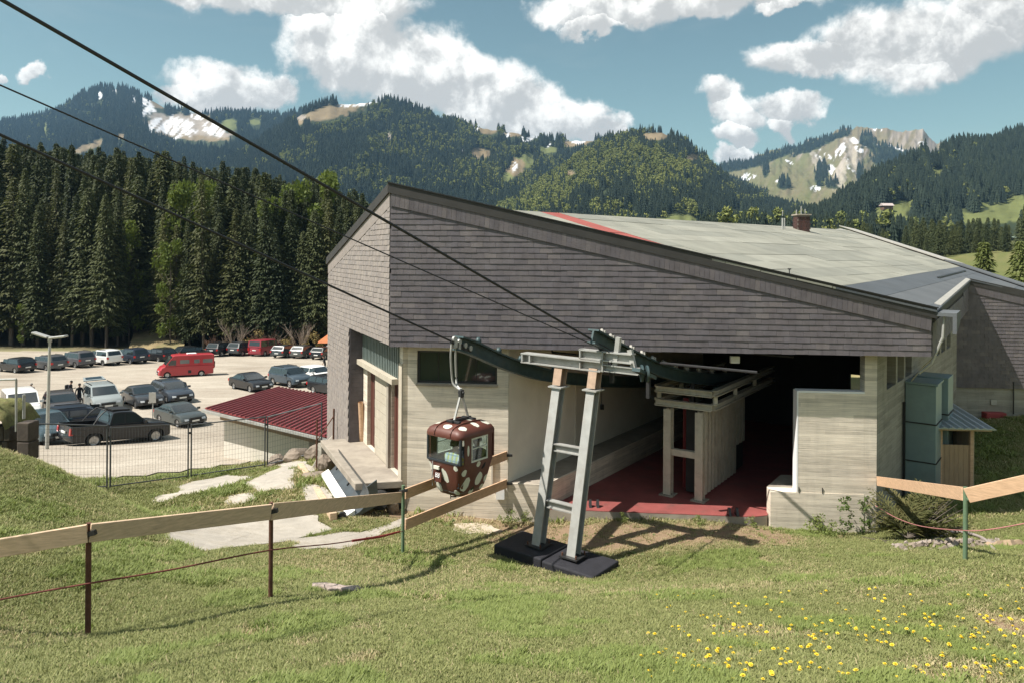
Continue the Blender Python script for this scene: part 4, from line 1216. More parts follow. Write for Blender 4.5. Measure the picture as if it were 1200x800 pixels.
HAIR = [mat('dark_hair', (.02, .015, .012), .7, 0, .1), mat('grey_hair', (.28, .25, .22), .7, 0, .1)]
SHOE = mat('dark_shoes', (.03, .03, .03), .7)
def hair_cap(parent, c, r, m_, back):
    mb = MB(); n1, n2 = 7, 12; vs = []; fs = []
    for i in range(n1 + 1):
        th = i / n1 * R(105)
        for k_ in range(n2):
            ph = 2 * math.pi * k_ / n2
            d = Vector((math.sin(th) * math.cos(ph), math.sin(th) * math.sin(ph), math.cos(th)))
            f = d.dot(back)
            if th > R(70) and f < .1: d = d * .9
            vs.append(Vector(c) + Vector((d.x * r * 1.0, d.y * r * 1.06, d.z * r * 1.12)) + Vector(back) * .012)
    for i in range(n1):
        for k_ in range(n2): fs.append((i * n2 + k_, i * n2 + (k_ + 1) % n2, (i + 1) * n2 + (k_ + 1) % n2, (i + 1) * n2 + k_))
    mb.add(vs, fs); mb.build('hair', m_, parent, smooth=60, local=True)
def head_bits(parent, c, face):
    """eyes and ears; the face looks along 'face'"""
    s_ = Vector((face[1], -face[0], 0)); c = Vector(c); f = Vector(face)
    for k_ in (-1, 1):
        mb = MB(); mb.lathe([(.0, -.012), (.008, -.009), (.012, 0), (.008, .009), (.0, .012)], c + f * .087 + s_ * .032 * k_ + Vector((0, 0, .012)), 'Z', 8); mb.build('eye', M['black'], parent, smooth=60, local=True)
        mb = MB(); mb.lathe([(.0, -.03), (.018, -.02), (.022, 0), (.018, .02), (.0, .03)], c + s_ * .084 * k_ + Vector((0, 0, -.005)), 'Z', 8); mb.build('ear', SKIN, parent, smooth=60, local=True)
    mb = MB(); mb.beam(c + f * .088 + Vector((0, 0, -.062)) - s_ * .022, c + f * .088 + Vector((0, 0, -.062)) + s_ * .022, .01, .009); mb.build('mouth', M['redpaint'], parent, local=True)

def hand_joints(J, bones, wrist, d, side, pre):
    """palm, four fingers and a thumb at the end of an arm"""
    d = Vector(d).normalized(); s_ = Vector(side).normalized(); w_ = Vector(wrist)
    J[pre + 'palm'] = (tuple(w_ + d * .07), (.030, .016)); bones.append((pre + 'wr', pre + 'palm'))
    for k_, (o_, L_) in enumerate(((-.026, .060), (-.009, .072), (.009, .066), (.026, .050))):
        J[f'{pre}f{k_}a'] = (tuple(w_ + d * .095 + s_ * o_), .0085); J[f'{pre}f{k_}b'] = (tuple(w_ + d * (.095 + L_) + s_ * o_ * 1.1 + Vector((0, 0, -.018))), .007)
        bones += [(pre + 'palm', f'{pre}f{k_}a'), (f'{pre}f{k_}a', f'{pre}f{k_}b')]
    J[pre + 'th'] = (tuple(w_ + d * .045 - s_ * .038), .009); J[pre + 'th2'] = (tuple(w_ + d * .085 - s_ * .052 + Vector((0, 0, -.012))), .008)
    bones += [(pre + 'palm', pre + 'th'), (pre + 'th', pre + 'th2')]

def standing_person(px, py_foot, label, top, legs, face, lean=0.0, arms='down', hair=0, hgt=1.72, Y=None, bag=None):
    p = Vector(lot_hit(px, py_foot)) if Y is None else at(px, py_foot, Y)
    root = empty('person', p, label, 'person', 'people in the car park', 0)
    root.rotation_euler.z = face
    k = hgt / 1.74
    J = {'pelvis': ((0, 0, .93), (.15, .11)), 'waist': ((0, .02 + lean * .1, 1.10), (.14, .10)), 'chest': ((0, .03 + lean * .25, 1.32), (.165, .115)), 'neck0': ((0, .03 + lean * .35, 1.47), (.065, .06)), 'neck': ((0, .05 + lean * .4, 1.53), .052),
         'head': ((0, .07 + lean * .45, 1.62), (.078, .09)), 'crown': ((0, .07 + lean * .45, 1.70), (.066, .08)), 'nose': ((0, .165 + lean * .45, 1.60), .014)}
    B = [('pelvis', 'waist'), ('waist', 'chest'), ('chest', 'neck0'), ('neck0', 'neck'), ('neck', 'head'), ('head', 'crown'), ('head', 'nose')]
    for s_, n_ in ((-1, 'l'), (1, 'r')):
        st = .10 * s_
        J[n_ + 'hip'] = ((.09 * s_, 0, .88), .095); J[n_ + 'kn'] = ((.10 * s_, .03 + st * .5, .49), .065); J[n_ + 'an'] = ((.105 * s_, -.02 + st, .10), .045); J[n_ + 'heel'] = ((.107 * s_, -.02 + st, .045), .042); J[n_ + 'toe'] = ((.12 * s_, .14 + st, .035), .035)
        B += [('pelvis', n_ + 'hip'), (n_ + 'hip', n_ + 'kn'), (n_ + 'kn', n_ + 'an'), (n_ + 'an', n_ + 'heel'), (n_ + 'heel', n_ + 'toe')]
        sh = (.185 * s_, .03 + lean * .3, 1.41)
        if arms == 'down' or (arms == 'one' and s_ < 0): el, wr = (.25 * s_, .0 + lean * .3, 1.13), (.25 * s_, .12 + lean * .3, .90)
        else: el, wr = (.24 * s_, .14 + lean * .3, 1.17), (.12 * s_, .36 + lean * .3, 1.22)
        J[n_ + 'sh'] = (sh, .062); J[n_ + 'el'] = (el, .045); J[n_ + 'wr'] = (wr, .030)
        B += [('chest', n_ + 'sh'), (n_ + 'sh', n_ + 'el'), (n_ + 'el', n_ + 'wr')]
        hand_joints(J, B, wr, Vector(wr) - Vector(el), (1, 0, 0) if arms == 'down' else (0, 0, 1), n_)
    zs = .95
    def reg(c):
        if c.z < .085: return 3
        if c.z < zs: return 2 if abs(c.x) < .2 or c.z < .6 else 0
        if c.z > 1.49: return 0
        if abs(c.x) > .2 and c.z < 1.16 and (Vector((abs(c.x), c.y, c.z)) - Vector((.25, .1, .95))).length < .12: return 0
        return 1
    body = skin_body('body', J, B, [SKIN, top, legs, SHOE], reg, root)
    hair_cap(root, J['head'][0][:2] + (1.655,), .098, HAIR[hair], Vector((0, -1, 0)))
    head_bits(root, (0, .07 + lean * .45, 1.64), (0, 1, 0))
    if bag:
        mb = MB(); mb.box((0, -.17 + lean * .15, 1.22), (.30, .18, .46)); mb.build('backpack', bag, root, bevel=.05, local=True)
    for ch in root.children: ch.scale = (k, k, k)
    return root

def plaid(name):
    m = bpy.data.materials.new(name); m.use_nodes = True
    t = m.node_tree; g = NG(t); b = t.nodes['Principled BSDF']; b.inputs['Roughness'].default_value = .9
    tcn = t.nodes.new('ShaderNodeTexCoord'); s = t.nodes.new('ShaderNodeSeparateXYZ'); t.links.new(tcn.outputs['Object'], s.inputs[0])
    sx = g.m('FRACT', g.m('MULTIPLY', s.outputs[0], 9.0)); sz = g.m('FRACT', g.m('MULTIPLY', s.outputs[2], 9.0))
    c = g.mix(g.m('LESS_THAN', sx, .32), (.62, .63, .60), (.60, .55, .16))
    c = g.mix(g.m('MULTIPLY', g.m('LESS_THAN', sz, .28), .6), c, (.22, .30, .38))
    c = g.mix(g.m('MULTIPLY', g.m('GREATER_THAN', sx, .8), .6), c, (.25, .33, .42))
    t.links.new(c, b.inputs['Base Color']); return m

# --- cabin -------------------------------------------------------------------
M['cab'] = mat('brown_cabin_enamel', (.115, .038, .026), .48, 0, .2, 3, spec=.4, coat=.12, dirt=((.12, .07, .05), .4), dscale=3)
M['cab_in'] = mat('cabin_lining', (.16, .15, .14), .8)
M['cab_frame'] = mat('dark_window_rubber', (.03, .035, .04), .6)
M['dot'] = mat('off_white_spot_paint', (.66, .66, .56), .45, 0, .06, 5)
grip = A3 + d3.normalized() * .10
CH = 1.62                                   # cabin height
cab_top_drop = 1.43
cz0 = at(541, 574, 15.0).z
cpos = Vector((grip.x + .15, grip.y, cz0))
CS = .97
cabin = empty('gondola_cabin', cpos, 'brown gondola cabin with off-white polka dots hanging below the lowest rope', 'gondola', rz=R(-HEAD))
cabin.scale = (CS * .85, CS * .85, CS)
def rrect(hx, hy, z, rad_, n=5):
    pts = []
    for cx, cy, a0 in ((hx - rad_, hy - rad_, 0), (-hx + rad_, hy - rad_, 90), (-hx + rad_, -hy + rad_, 180), (hx - rad_, -hy + rad_, 270)):
        for k_ in range(n + 1):
            a = R(a0 + 90 * k_ / n); pts.append((cx + rad_ * math.cos(a), cy + rad_ * math.sin(a), z))
    return pts
def loft(mb, rings, m=0, close_bottom=False, close_top=False):
    n = len(rings[0]); vs = [p for r in rings for p in r]
    fs = [(i * n + k_, i * n + (k_ + 1) % n, (i + 1) * n + (k_ + 1) % n, (i + 1) * n + k_) for i in range(len(rings) - 1) for k_ in range(n)]
    if close_bottom: fs.append(tuple(reversed(range(n))))
    if close_top: fs.append(tuple(range((len(rings) - 1) * n, len(rings) * n)))
    mb.add(vs, fs, m)
lowr = [rrect(.24, .30, .0, .12), rrect(.36, .42, .03, .14), rrect(.43, .50, .16, .15), rrect(.50, .57, .40, .16), rrect(.55, .62, .62, .16), rrect(.57, .64, .70, .16), rrect(.575, .645, .735, .16)]
lb = MB(); loft(lb, lowr, 0, True)
inn = [rrect(.55, .62, .735, .15), rrect(.50, .57, .45, .15), rrect(.40, .47, .10, .14)]
loft(lb, [lowr[-1], inn[0]], 0); loft(lb, inn, 1, False, True)
lower = lb.build('lower_body', [M['cab'], M['cab_in']], cabin, smooth=50, local=True)
rr = [rrect(.555, .625, 1.235, .16), rrect(.60, .67, 1.235, .18), rrect(.61, .68, 1.275, .18), rrect(.60, .67, 1.325, .18), rrect(.56, .63, 1.385, .18), rrect(.47, .54, 1.435, .18), rrect(.33, .40, 1.465, .16), rrect(.12, .18, 1.48, .08)]
rb_ = MB(); loft(rb_, rr, 0, True, True)
croof = rb_.build('roof', M['cab'], cabin, smooth=50, local=True)
for x_ in (-.26, .26):
    mb = MB(); pts = [(x_, y_, z_ + .012) for y_, z_ in ((-.68, 1.27), (-.665, 1.335), (-.60, 1.40), (-.45, 1.45), (-.2, 1.475), (.2, 1.475), (.45, 1.45), (.60, 1.40), (.665, 1.335), (.68, 1.27))]
    mb.sweep(pts, [(-.018, -.015), (.018, -.015), (.018, .018), (-.018, .018)]); mb.build('roof_rib', M['cab'], cabin, local=True)
# wide side pillars (doors) and slim corner posts
def pillar(x0, y0, x1, y1, name='pillar', th=.035, m_=None):
    a0, a1 = Vector((x0, y0, .73)), Vector((x1, y1, .73)); d = (a1 - a0).normalized(); n_ = Vector((d.y, -d.x, 0)) * th / 2
    mb = MB(); mb.hexa([a0 - n_, a1 - n_, a1 + n_, a0 + n_] + [p + Vector((0, 0, .51)) for p in (a0 - n_, a1 - n_, a1 + n_, a0 + n_)])
    return mb.build(name, m_ or M['cab'], cabin, bevel=.008, local=True)
for sx in (-1, 1):
    pillar(.568 * sx, -.50, .568 * sx, -.27, 'side_pillar'); pillar(.568 * sx, .34, .568 * sx, .50, 'side_pillar')
    for sy in (-1, 1):
        mb = MB(); mb.tube([(.53 * sx, .60 * sy, .73), (.53 * sx, .60 * sy, 1.25)], .035, 8); mb.build('corner_post', M['cab_frame'] if sy < 0 else M['cab'], cabin, smooth=50, local=True)
    # side window
    wn_ = empty('side_window', (0, 0, 0)); wn_.parent = cabin
    mb = MB()
    for (y0_, y1_, z0_, z1_) in ((-.265, .335, .735, .765), (-.265, .335, 1.20, 1.232), (-.265, -.235, .765, 1.20), (.305, .335, .765, 1.20), (-.235, .305, 1.0, 1.02)):
        mb.box((.574 * sx, (y0_ + y1_) / 2, (z0_ + z1_) / 2), (.03, y1_ - y0_, z1_ - z0_))
    mb.build('frame', M['dot'], wn_, local=True)
    mb = MB(); mb.box((.572 * sx, .035, .98), (.006, .53, .42)); mb.build('pane', M['clear'], wn_, local=True)
for sy in (-1, 1):
    wn_ = empty('end_window', (0, 0, 0)); wn_.parent = cabin
    mb = MB(); mb.sweep([(x_, (.642 if abs(x_) < .5 else .60) * sy, .745) for x_ in (-.53, -.48, -.2, .2, .48, .53)], [(-.02, -.015), (.02, -.015), (.02, .02), (-.02, .02)])
    mb.build('sill', M['cab_frame'], wn_, local=True)
    mb = MB(); mb.box((0, .625 * sy, .985), (1.0, .006, .49)); mb.build('pane', M['clear'], wn_, local=True)
    if sy > 0:
        mb = MB(); mb.box((-.18, .62, .985), (.05, .03, .5)); mb.build('mullion', M['cab_frame'], wn_, local=True)
# benches, back to back with the ends
for sy in (-1, 1):
    mb = MB(); mb.box((0, .36 * sy, .25), (.80, .30, .06)); mb.box((0, .50 * sy, .50), (.84, .05, .40)); mb.build('bench', M['cab_frame'], cabin, bevel=.01, local=True)
# ski rack plate with the cabin number on the end panel
mb = MB(); mb.box((-.20, -.655, .60), (.20, .05, .07)); mb.build('ski_rack', M['dot'], cabin, bevel=.006, local=True)
mb = MB(); mb.tube([(-.30, -.66, .60), (-.30, -.70, .40), (-.30, -.68, .22)], .012, 6); mb.tube([(-.30, -.68, .72), (-.295, -.69, .60)], .014, 6); mb.build('rack_rod', M['steel_g'], cabin, local=True)
bv = None
def bvh_of(objs):
    vs, fs = [], []
    for o in objs:
        b = len(vs); vs += [v_.co.copy() for v_ in o.data.vertices]; fs += [tuple(i + b for i in p.vertices) for p in o.data.polygons]
    return BVHTree.FromPolygons(vs, fs)
bv = bvh_of([lower, croof])
def spot(center, axis, a, b, ang=0.0, jag=.16):
    """an irregular painted spot laid on the shell; axis = '-y', '+x', 'z'"""
    dirs = {'-y': (Vector((0, 1, 0)), Vector((1, 0, 0)), Vector((0, 0, 1))), '+x': (Vector((-1, 0, 0)), Vector((0, 1, 0)), Vector((0, 0, 1))), 'z': (Vector((0, 0, -1)), Vector((1, 0, 0)), Vector((0, 1, 0))),
            '-x': (Vector((1, 0, 0)), Vector((0, 1, 0)), Vector((0, 0, 1))), '+y': (Vector((0, -1, 0)), Vector((1, 0, 0)), Vector((0, 0, 1)))}
    d, e1_, e2_ = dirs[axis]
    c = e1_ * center[0] + e2_ * center[1] - d * 3
    n = 16; rr_ = [1 + rnd.uniform(-jag, jag) * .6 for _ in range(n)]
    rings = []
    for f in (.001, .5, 1.0):
        ring = []
        for k_ in range(n):
            t = 2 * math.pi * k_ / n; x_, y_ = 1.2 * a * f * rr_[k_] * math.cos(t), 1.2 * b * f * rr_[k_] * math.sin(t)
            x_, y_ = x_ * math.cos(ang) - y_ * math.sin(ang), x_ * math.sin(ang) + y_ * math.cos(ang)
            hit = bv.ray_cast(c + e1_ * x_ + e2_ * y_, d)
            if hit[0] is None: return
            ring.append(hit[0] + hit[1].normalized() * (.004 if hit[1].dot(d) < 0 else -.004))
        rings.append(ring)
    mb = MB(); loft(mb, rings, 0, True); mb.build('painted_spot', M['dot'], cabin, smooth=60, local=True)
for s_ in (((-.44, .60), '-y', .055, .085), ((.02, .45), '-y', .075, .125, .5), ((-.25, .16), '-y', .08, .09, .4), ((.30, .13), '-y', .06, .05), ((.40, .66), '-y', .05, .05), ((.42, .30), '-y', .07, .1, -.3),
           ((-.46, .56), '+x', .06, .06), ((-.34, .30), '+x', .10, .13, -.5), ((.02, .66), '+x', .06, .05), ((.33, .62), '+x', .11, .12), ((.12, .33), '+x', .10, .12, -.4), ((.40, .28), '+x', .06, .07), ((-.08, .09), '+x', .07, .05), ((.30, .12), '+x', .06, .05),
           ((-.42, .30), '-x', .09, .1), ((.1, .5), '-x', .1, .1), ((0, .4), '+y', .1, .12), ((.3, .25), '+y', .08, .1), ((-.3, .5), '+y', .08, .09),
           ((-.42, -.38), 'z', .09, .07), ((-.40, .30), 'z', .10, .07), ((.02, -.50), 'z', .11, .07), ((.43, -.42), 'z', .08, .08), ((.40, .05), 'z', .10, .07), ((.05, .25), 'z', .09, .08), ((.40, .45), 'z', .10, .09), ((-.08, .52), 'z', .09, .06), ((-.5, 0), 'z', .05, .07)):
    spot(*s_)
mb = MB(); mb.lathe([(.0, 0), (.07, 0)], (0, 0, 0), 'X', 12)
mb.v = [(.5885, -.385 + p[1] * .55, 1.0 + p[2] * 1.6) for p in mb.v]; mb.build('painted_spot', M['dot'], cabin, local=True)
# number 88 in white
def text_mesh(txt, size, name, m_):
    cu = bpy.data.curves.new(name, 'FONT'); cu.body = txt; cu.size = size; cu.extrude = .003; cu.align_x = 'CENTER'
    to = bpy.data.objects.new(name, cu); COL.objects.link(to)
    dg = bpy.context.evaluated_depsgraph_get(); dg.update()
    me = bpy.data.meshes.new_from_object(to.evaluated_get(dg), depsgraph=dg)
    bpy.data.objects.remove(to); me.materials.clear(); me.materials.append(m_); return me
tm = text_mesh('88', .15, 'cabin_number', M['whitetrim'])
o = link('cabin_number', tm, cabin); o.location = (-.17, -.655, .40); o.rotation_euler = (R(80), 0, 0)
mb = MB(); mb.box((-.17, -.612, .41), (.22, .06, .2)); mb.build('number_plate', M['cab'], cabin, local=True)
mb = MB(); mb.beam((.02, -.38, -.02), (.14, -.30, -.02), .03, .02); mb.tube([(.02, -.38, .02), (.02, -.38, -.06)], .012, 6); mb.build('bottom_step', M['steel_dark'], cabin, local=True)
# suspension: A-frame on the roof, hook, double bent hanger tubes, grip carriage
Rz = Matrix.Rotation(-cabin.rotation_euler.z, 3, 'Z')
gl = Rz @ (grip - cpos); gl = Vector((gl.x / CS / .85, gl.y / CS / .85, gl.z / CS))                     # grip in cabin space
hook = Vector((0, 0, 2.0))
for y_ in (-.22, .24):
    mb = MB(); mb.beam((0, y_ * 1.2, 1.48), hook + Vector((0, y_ * .15, 0)), .05, .035); mb.build('roof_bracket', M['steel_g'], cabin, local=True)
    mb = MB(); mb.box((0, y_ * 1.2, 1.50), (.42, .09, .05)); mb.build('roof_bar', M['steel_dark'], cabin, bevel=.01, local=True)
mb = MB(); mb.beam((0, -.34, 1.515), (0, .36, 1.515), .05, .05); mb.build('roof_bar', M['steel_dark'], cabin, local=True)
mb = MB(); mb.box(hook + Vector((0, 0, .05)), (.10, .12, .16)); mb.tube([hook + Vector((-.09, 0, .07)), hook + Vector((.09, 0, .07))], .035, 8); mb.build('suspension_joint', M['steel_dark'], cabin, bevel=.015, local=True)
for k_ in (-1, 1):
    o_ = Vector((0, .055 * k_, 0))
    top_ = gl + o_ * 1.6
    lowp = hook + Vector((0, 0, .14)) + o_ * .4
    side = -.24
    P_ = [top_, top_ + Vector((side * .12, 0, -.28)), Vector((lowp.x + side, lowp.y + o_.y, lowp.z + .24)), Vector((lowp.x + side * .86, lowp.y + o_.y * .6, lowp.z + .09)), Vector((lowp.x + side * .35, lowp.y, lowp.z + .01)), lowp]
    mb = MB(); mb.tube(bez([Vector(p) for p in P_], 24), .027, 8); mb.build('hanger_tube', M['steel_g'], cabin, smooth=60, local=True)
mb = MB()
dl = (Rz @ (-d3)).normalized()
mb.beam(gl - dl * .12 + Vector((0, 0, .0)), gl + dl * .62, .09, .11); mb.build('grip_carriage', M['steel_dark'], cabin, bevel=.012, local=True)
for k_ in (-.05, .14, .36, .56):
    mb = MB(); mb.lathe([(.0, -.03), (.06, -.03), (.06, .03), (.0, .03)], gl + dl * k_ + Vector((.05, 0, .06)), 'X', 10); mb.build('grip_roller', M['steel_g'], cabin, smooth=40, local=True)
mb = MB(); mb.box(gl + Vector((0, 0, -.02)), (.16, .10, .16)); mb.box(gl + dl * .15 + Vector((0, 0, -.05)), (.13, .08, .16)); mb.build('grip_jaw', M['steel_g'], cabin, bevel=.01, local=True)

# passengers
def seated_person(loc, rz, label, top, legs, hair, turn=0.0):
    """seated, back to local -y ; seat surface at local z = 0"""
    root = empty('person', loc, label, 'person', None, rz)
    J = {'pelvis': ((0, 0, .10), (.15, .12)), 'waist': ((0, -.02, .27), (.14, .105)), 'chest': ((0, -.01, .46), (.165, .115)), 'neck0': ((0, .01, .60), (.06, .055)), 'neck': ((0, .02, .655), .05), 'head': ((0, .04, .74), (.078, .09)), 'crown': ((0, .035, .82), (.066, .08)), 'nose': ((0, .14, .725), .014)}
    B = [('pelvis', 'waist'), ('waist', 'chest'), ('chest', 'neck0'), ('neck0', 'neck'), ('neck', 'head'), ('head', 'crown'), ('head', 'nose')]
    for s_, n_ in ((-1, 'l'), (1, 'r')):
        J[n_ + 'hip'] = ((.09 * s_, .04, .075), .09); J[n_ + 'kn'] = ((.12 * s_, .34, .07), .065); J[n_ + 'an'] = ((.12 * s_, .30, -.12), .045); J[n_ + 'toe'] = ((.12 * s_, .40, -.14), .04)
        B += [('pelvis', n_ + 'hip'), (n_ + 'hip', n_ + 'kn'), (n_ + 'kn', n_ + 'an'), (n_ + 'an', n_ + 'toe')]
        J[n_ + 'sh'] = ((.18 * s_, .0, .54), .065); J[n_ + 'el'] = ((.23 * s_, .10, .28), .048); J[n_ + 'wr'] = ((.13 * s_, .28, .19), .032)
        B += [('chest', n_ + 'sh'), (n_ + 'sh', n_ + 'el'), (n_ + 'el', n_ + 'wr')]
        hand_joints(J, B, J[n_ + 'wr'][0], (-.3 * s_, .8, -.2), (1, 0, 0), n_)
    def reg(c):
        if c.z > .63: return 0
        if c.z < .13 and abs(c.x) < .22 and c.y < .5: return 2
        if c.y > .26 and c.z < .26: return 0
        return 1
    skin_body('body', J, B, [SKIN, top, legs], reg, root, 2)
    hair_cap(root, (0, .035, .775), .098, hair, Vector((0, -1, 0)))
    head_bits(root, (0, .04, .76), (0, 1, 0))
    return root
Rc = Matrix.Rotation(R(-HEAD), 3, 'Z')
seat = lambda x_, y_: cpos + Rc @ Vector((x_ * .85, y_ * .85, .28)) * CS
seated_person(seat(.14, -.40), R(-HEAD), 'passenger in a pale yellow and grey plaid shirt, back turned, inside the cabin', plaid('plaid_shirt'), mat('grey_trousers', (.10, .11, .13), .9), HAIR[0])
seated_person(seat(.24, .36), R(180 - HEAD), 'passenger in dark clothes on the far bench inside the cabin', mat('black_jacket', (.02, .022, .024), .9), mat('green_trousers', (.03, .07, .03), .9), HAIR[0])
mb = MB(); mb.box((0, 0, .17), (.26, .2, .34)); mb.box((0, -.11, .12), (.2, .06, .18))
o = mb.build('backpack', mat('blue_backpack_cloth', (.07, .15, .24), .9), None, bevel=.06, local=True)
o.location = seat(-.30, -.36); o.rotation_euler.z = R(-HEAD); tag(o, 'blue backpack on the bench beside the plaid shirt inside the cabin', 'backpack')
# ================================================================== FENCES AND SMALL THINGS
def plank(p, q, h=.17, t=.035, name='plank', m_=None, parent=None):
    mb = MB(); mb.beam(p, q, t, h); return mb.build(name, m_ or M['wood_grey'], parent, bevel=.004)
# --- timber rail fence on the slope
def post_at(px, py, Y, top): p = at(px, py, Y); return Vector((p.x, p.y, Hs(p.x, p.y))), at(px, top, Y).z
FP = [post_at(-95, 775, 7.2, 640), post_at(103, 748, 7.64, 612), post_at(317, 702, 9.05, 588), post_at(472, 650, 14.6, 568)]
fence = empty('rail_fence', FP[1][0], 'timber rail fence on rusty posts crossing the slope to the station', 'fence')
for i, (b_, zt) in enumerate(FP):
    mb = MB(); mb.tube([b_ - Vector((0, 0, .3)), Vector((b_.x, b_.y, zt))], .028 if i < 3 else .033, 10)
    o = mb.build('post', M['rust'] if i < 3 else M['green_post'], fence, smooth=50)
    mb = MB(); mb.beam(Vector((b_.x - .07, b_.y - .03, zt - .12)), Vector((b_.x + .09, b_.y - .03, zt - .085)), .05, .05); mb.build('bracket', M['steel_dark'], fence)
def railpt(px, py, Y): return at(px, py, Y)
r0 = railpt(-95, 657, 7.2); r1 = railpt(104, 624, 7.60); r2 = railpt(318, 599, 9.0); r3 = railpt(470, 582, 14.55)
cuts_ = [(r0, r1), (r1, r2), (r2, r3)]
for i, (a, b) in enumerate(cuts_):
    d = (b - a).normalized() * .01
    plank(a + d, b - d, .185 if i < 2 else .20, .04, parent=fence)
w_up, w_lo = FRONT.P(fs(594), INS + .02, 0), FRONT.P(fs(594), INS + .02, 0)
pu = Vector((w_up.x, w_up.y, at(596, 533, w_up.y).z)); pl_ = Vector((w_lo.x, w_lo.y, at(596, 566, w_lo.y).z))
s3 = at(475, 578, 14.66); s3b = at(475, 614, 14.66)
plank(s3, pu, .21, .04, parent=fence, m_=M['wood_new']); plank(s3b, pl_, .21, .04, parent=fence, m_=M['wood_new'])
for q in (pu, pl_):
    mb = MB(); mb.box(q + Vector((.06, .0, 0)), (.16, .06, .05)); mb.build('wall_bracket', M['steel_dark'], fence)
# --- red rope strung between the posts
def cord(name, pts, r, m_, label):
    mb = MB(); mb.tube(bez(pts, 30), r, 6); return tag(mb.build(name, m_, smooth=60), label, 'rope')
M['cordred'] = mat('red_brown_cord', (.16, .045, .035), .8, 0, .2, 20)
M['cordpink'] = mat('faded_pink_cord', (.38, .16, .15), .8, 0, .2, 20)
cord('rope', [at(-90, 725, 7.15), at(0, 702, 7.35), at(104, 683, 7.6), at(200, 667, 8.1), at(317, 644, 9.0), at(400, 635, 11.3), at(472, 622, 14.55)], .009, M['cordred'], 'dark red cord strung below the planks of the slope fence')
mb = MB(); mb.tube([at(413, 633, 11.8), at(445, 628.5, 13.0), at(468, 622.5, 14.3)], .02, 6); tag(mb.build('rope_marker', mat('red_rope', (.30, .03, .03), .7)), 'thicker bright red length of cord near the green post', 'rope')
# --- right-hand fence: two fresh planks and a green post
gp = post_at(1131, 661, 11.5, 570)
rf = empty('rail_fence', gp[0], 'two fresh planks on one green post leading away from the station corner', 'fence')
mb = MB(); mb.tube([gp[0] - Vector((0, 0, .3)), Vector((gp[0].x, gp[0].y, gp[1]))], .034, 10); mb.build('post', M['green_post'], rf, smooth=50)
mb = MB(); mb.beam(at(1133, 584, 11.46), at(1142, 583, 11.4), .05, .03); mb.build('bracket', M['green_post'], rf)
ce = RW.P(-.03, .03, 0); ce.z = at(1028, 563, ce.y).z
plank(ce, at(1129, 578, 11.6), .21, .04, parent=rf, m_=M['wood_new']); plank(at(1133, 580, 11.45), at(1260, 552, 10.6), .22, .04, parent=rf, m_=M['wood_new'])
cord('rope', [at(1026, 592, 16.7), at(1050, 606, 15.2), at(1080, 616, 13.6), at(1131, 621, 11.45), at(1165, 619, 11.2), at(1230, 607, 10.8)], .009, M['cordpink'], 'faded pink cord sagging from the concrete corner past the green post')

# --- site fence panels of welded mesh
def fence_panel(bp, bq, ht, label, brace=False):
    root = empty('mesh_fence_panel', bp, label, 'fence panel', 'welded mesh fence panels')
    d = (bq - bp); L = d.length; up = Vector((0, 0, 1))
    p0, p1 = bp + d * .02 + up * .12, bq - d * .02 + up * .12
    for q in (p0, p1):
        mb = MB(); mb.tube([q - up * .12, q + up * ht], .026, 8); mb.build('upright', M['steel_fence'], root)
    for h_ in (0.0, ht - .03):
        mb = MB(); mb.tube([p0 + up * h_, p1 + up * h_], .022, 6, up=(0, 1, 0)); mb.build('frame_tube', M['steel_fence'], root)
    mb = MB(); nw = int(L / .105); nh = int(ht / .17)
    def wire(a, b):
        n_ = (b - a).cross(Vector((0, 1, 0)))
        s_ = (b - a).cross(Vector((.3, 1, .2))).normalized() * .0021; v_ = Vector((.001, .004, .001))
        mb.add([a - s_, a + s_, b + s_, b - s_, a - s_ + v_, a + s_ + v_, b + s_ + v_, b - s_ + v_], [(0, 1, 2, 3), (4, 5, 6, 7)])
    for i in range(1, nw): 
        q = p0.lerp(p1, i / nw); wire(q, q + up * (ht - .03))
    for i in range(1, nh): wire(p0 + up * ht * i / nh, p1 + up * ht * i / nh)
    o = mb.build('wire_mesh', M['steel_fence'], root); o['kind'] = 'stuff'
    mb = MB(); mb.box(bp + up * (ht * .9), (.12, .06, .06)); mb.build('clamp', M['steel_dark'], root)
    return root
M['steel_fence'] = mat('weathered_fence_steel', (.10, .105, .11), .6, .3, .2)
def fpt(px, py, Y): p = at(px, py, Y); return Vector((p.x, p.y, Hs(p.x, p.y)))
fa, fb, fc, fd, fe = fpt(34, 560, 20.6), fpt(127, 573, 22), fpt(222, 561, 24.5), fpt(312, 547, 26), fpt(378, 533, 25.6)
fence_panel(fa, fb, 1.85, 'welded mesh fence panel in front of the black pickup')
fence_panel(fb, fc, 1.78, 'welded mesh fence panel on the drive, second from the earth mound')
fence_panel(fc, fd, 1.72, 'welded mesh fence panel in front of the white shed wall')
fence_panel(fd, fe, 1.70, 'welded mesh fence panel next to the shingled station corner')
mb = MB(); q0 = fpt(371, 552, 22.3); mb.tube([q0, q0 + Vector((0, 0, 1.55))], .025, 8); mb.tube([q0 + Vector((0, 0, .9)), q0 + Vector((.35, .6, 1.5))], .018, 6); mb.tube([q0 + Vector((.35, .6, .1)), q0 + Vector((.37, .6, 1.75))], .03, 8)
tag(mb.build('gate_post', M['rust']), 'rusty braced post at the end of the mesh fence by the platform', 'post')

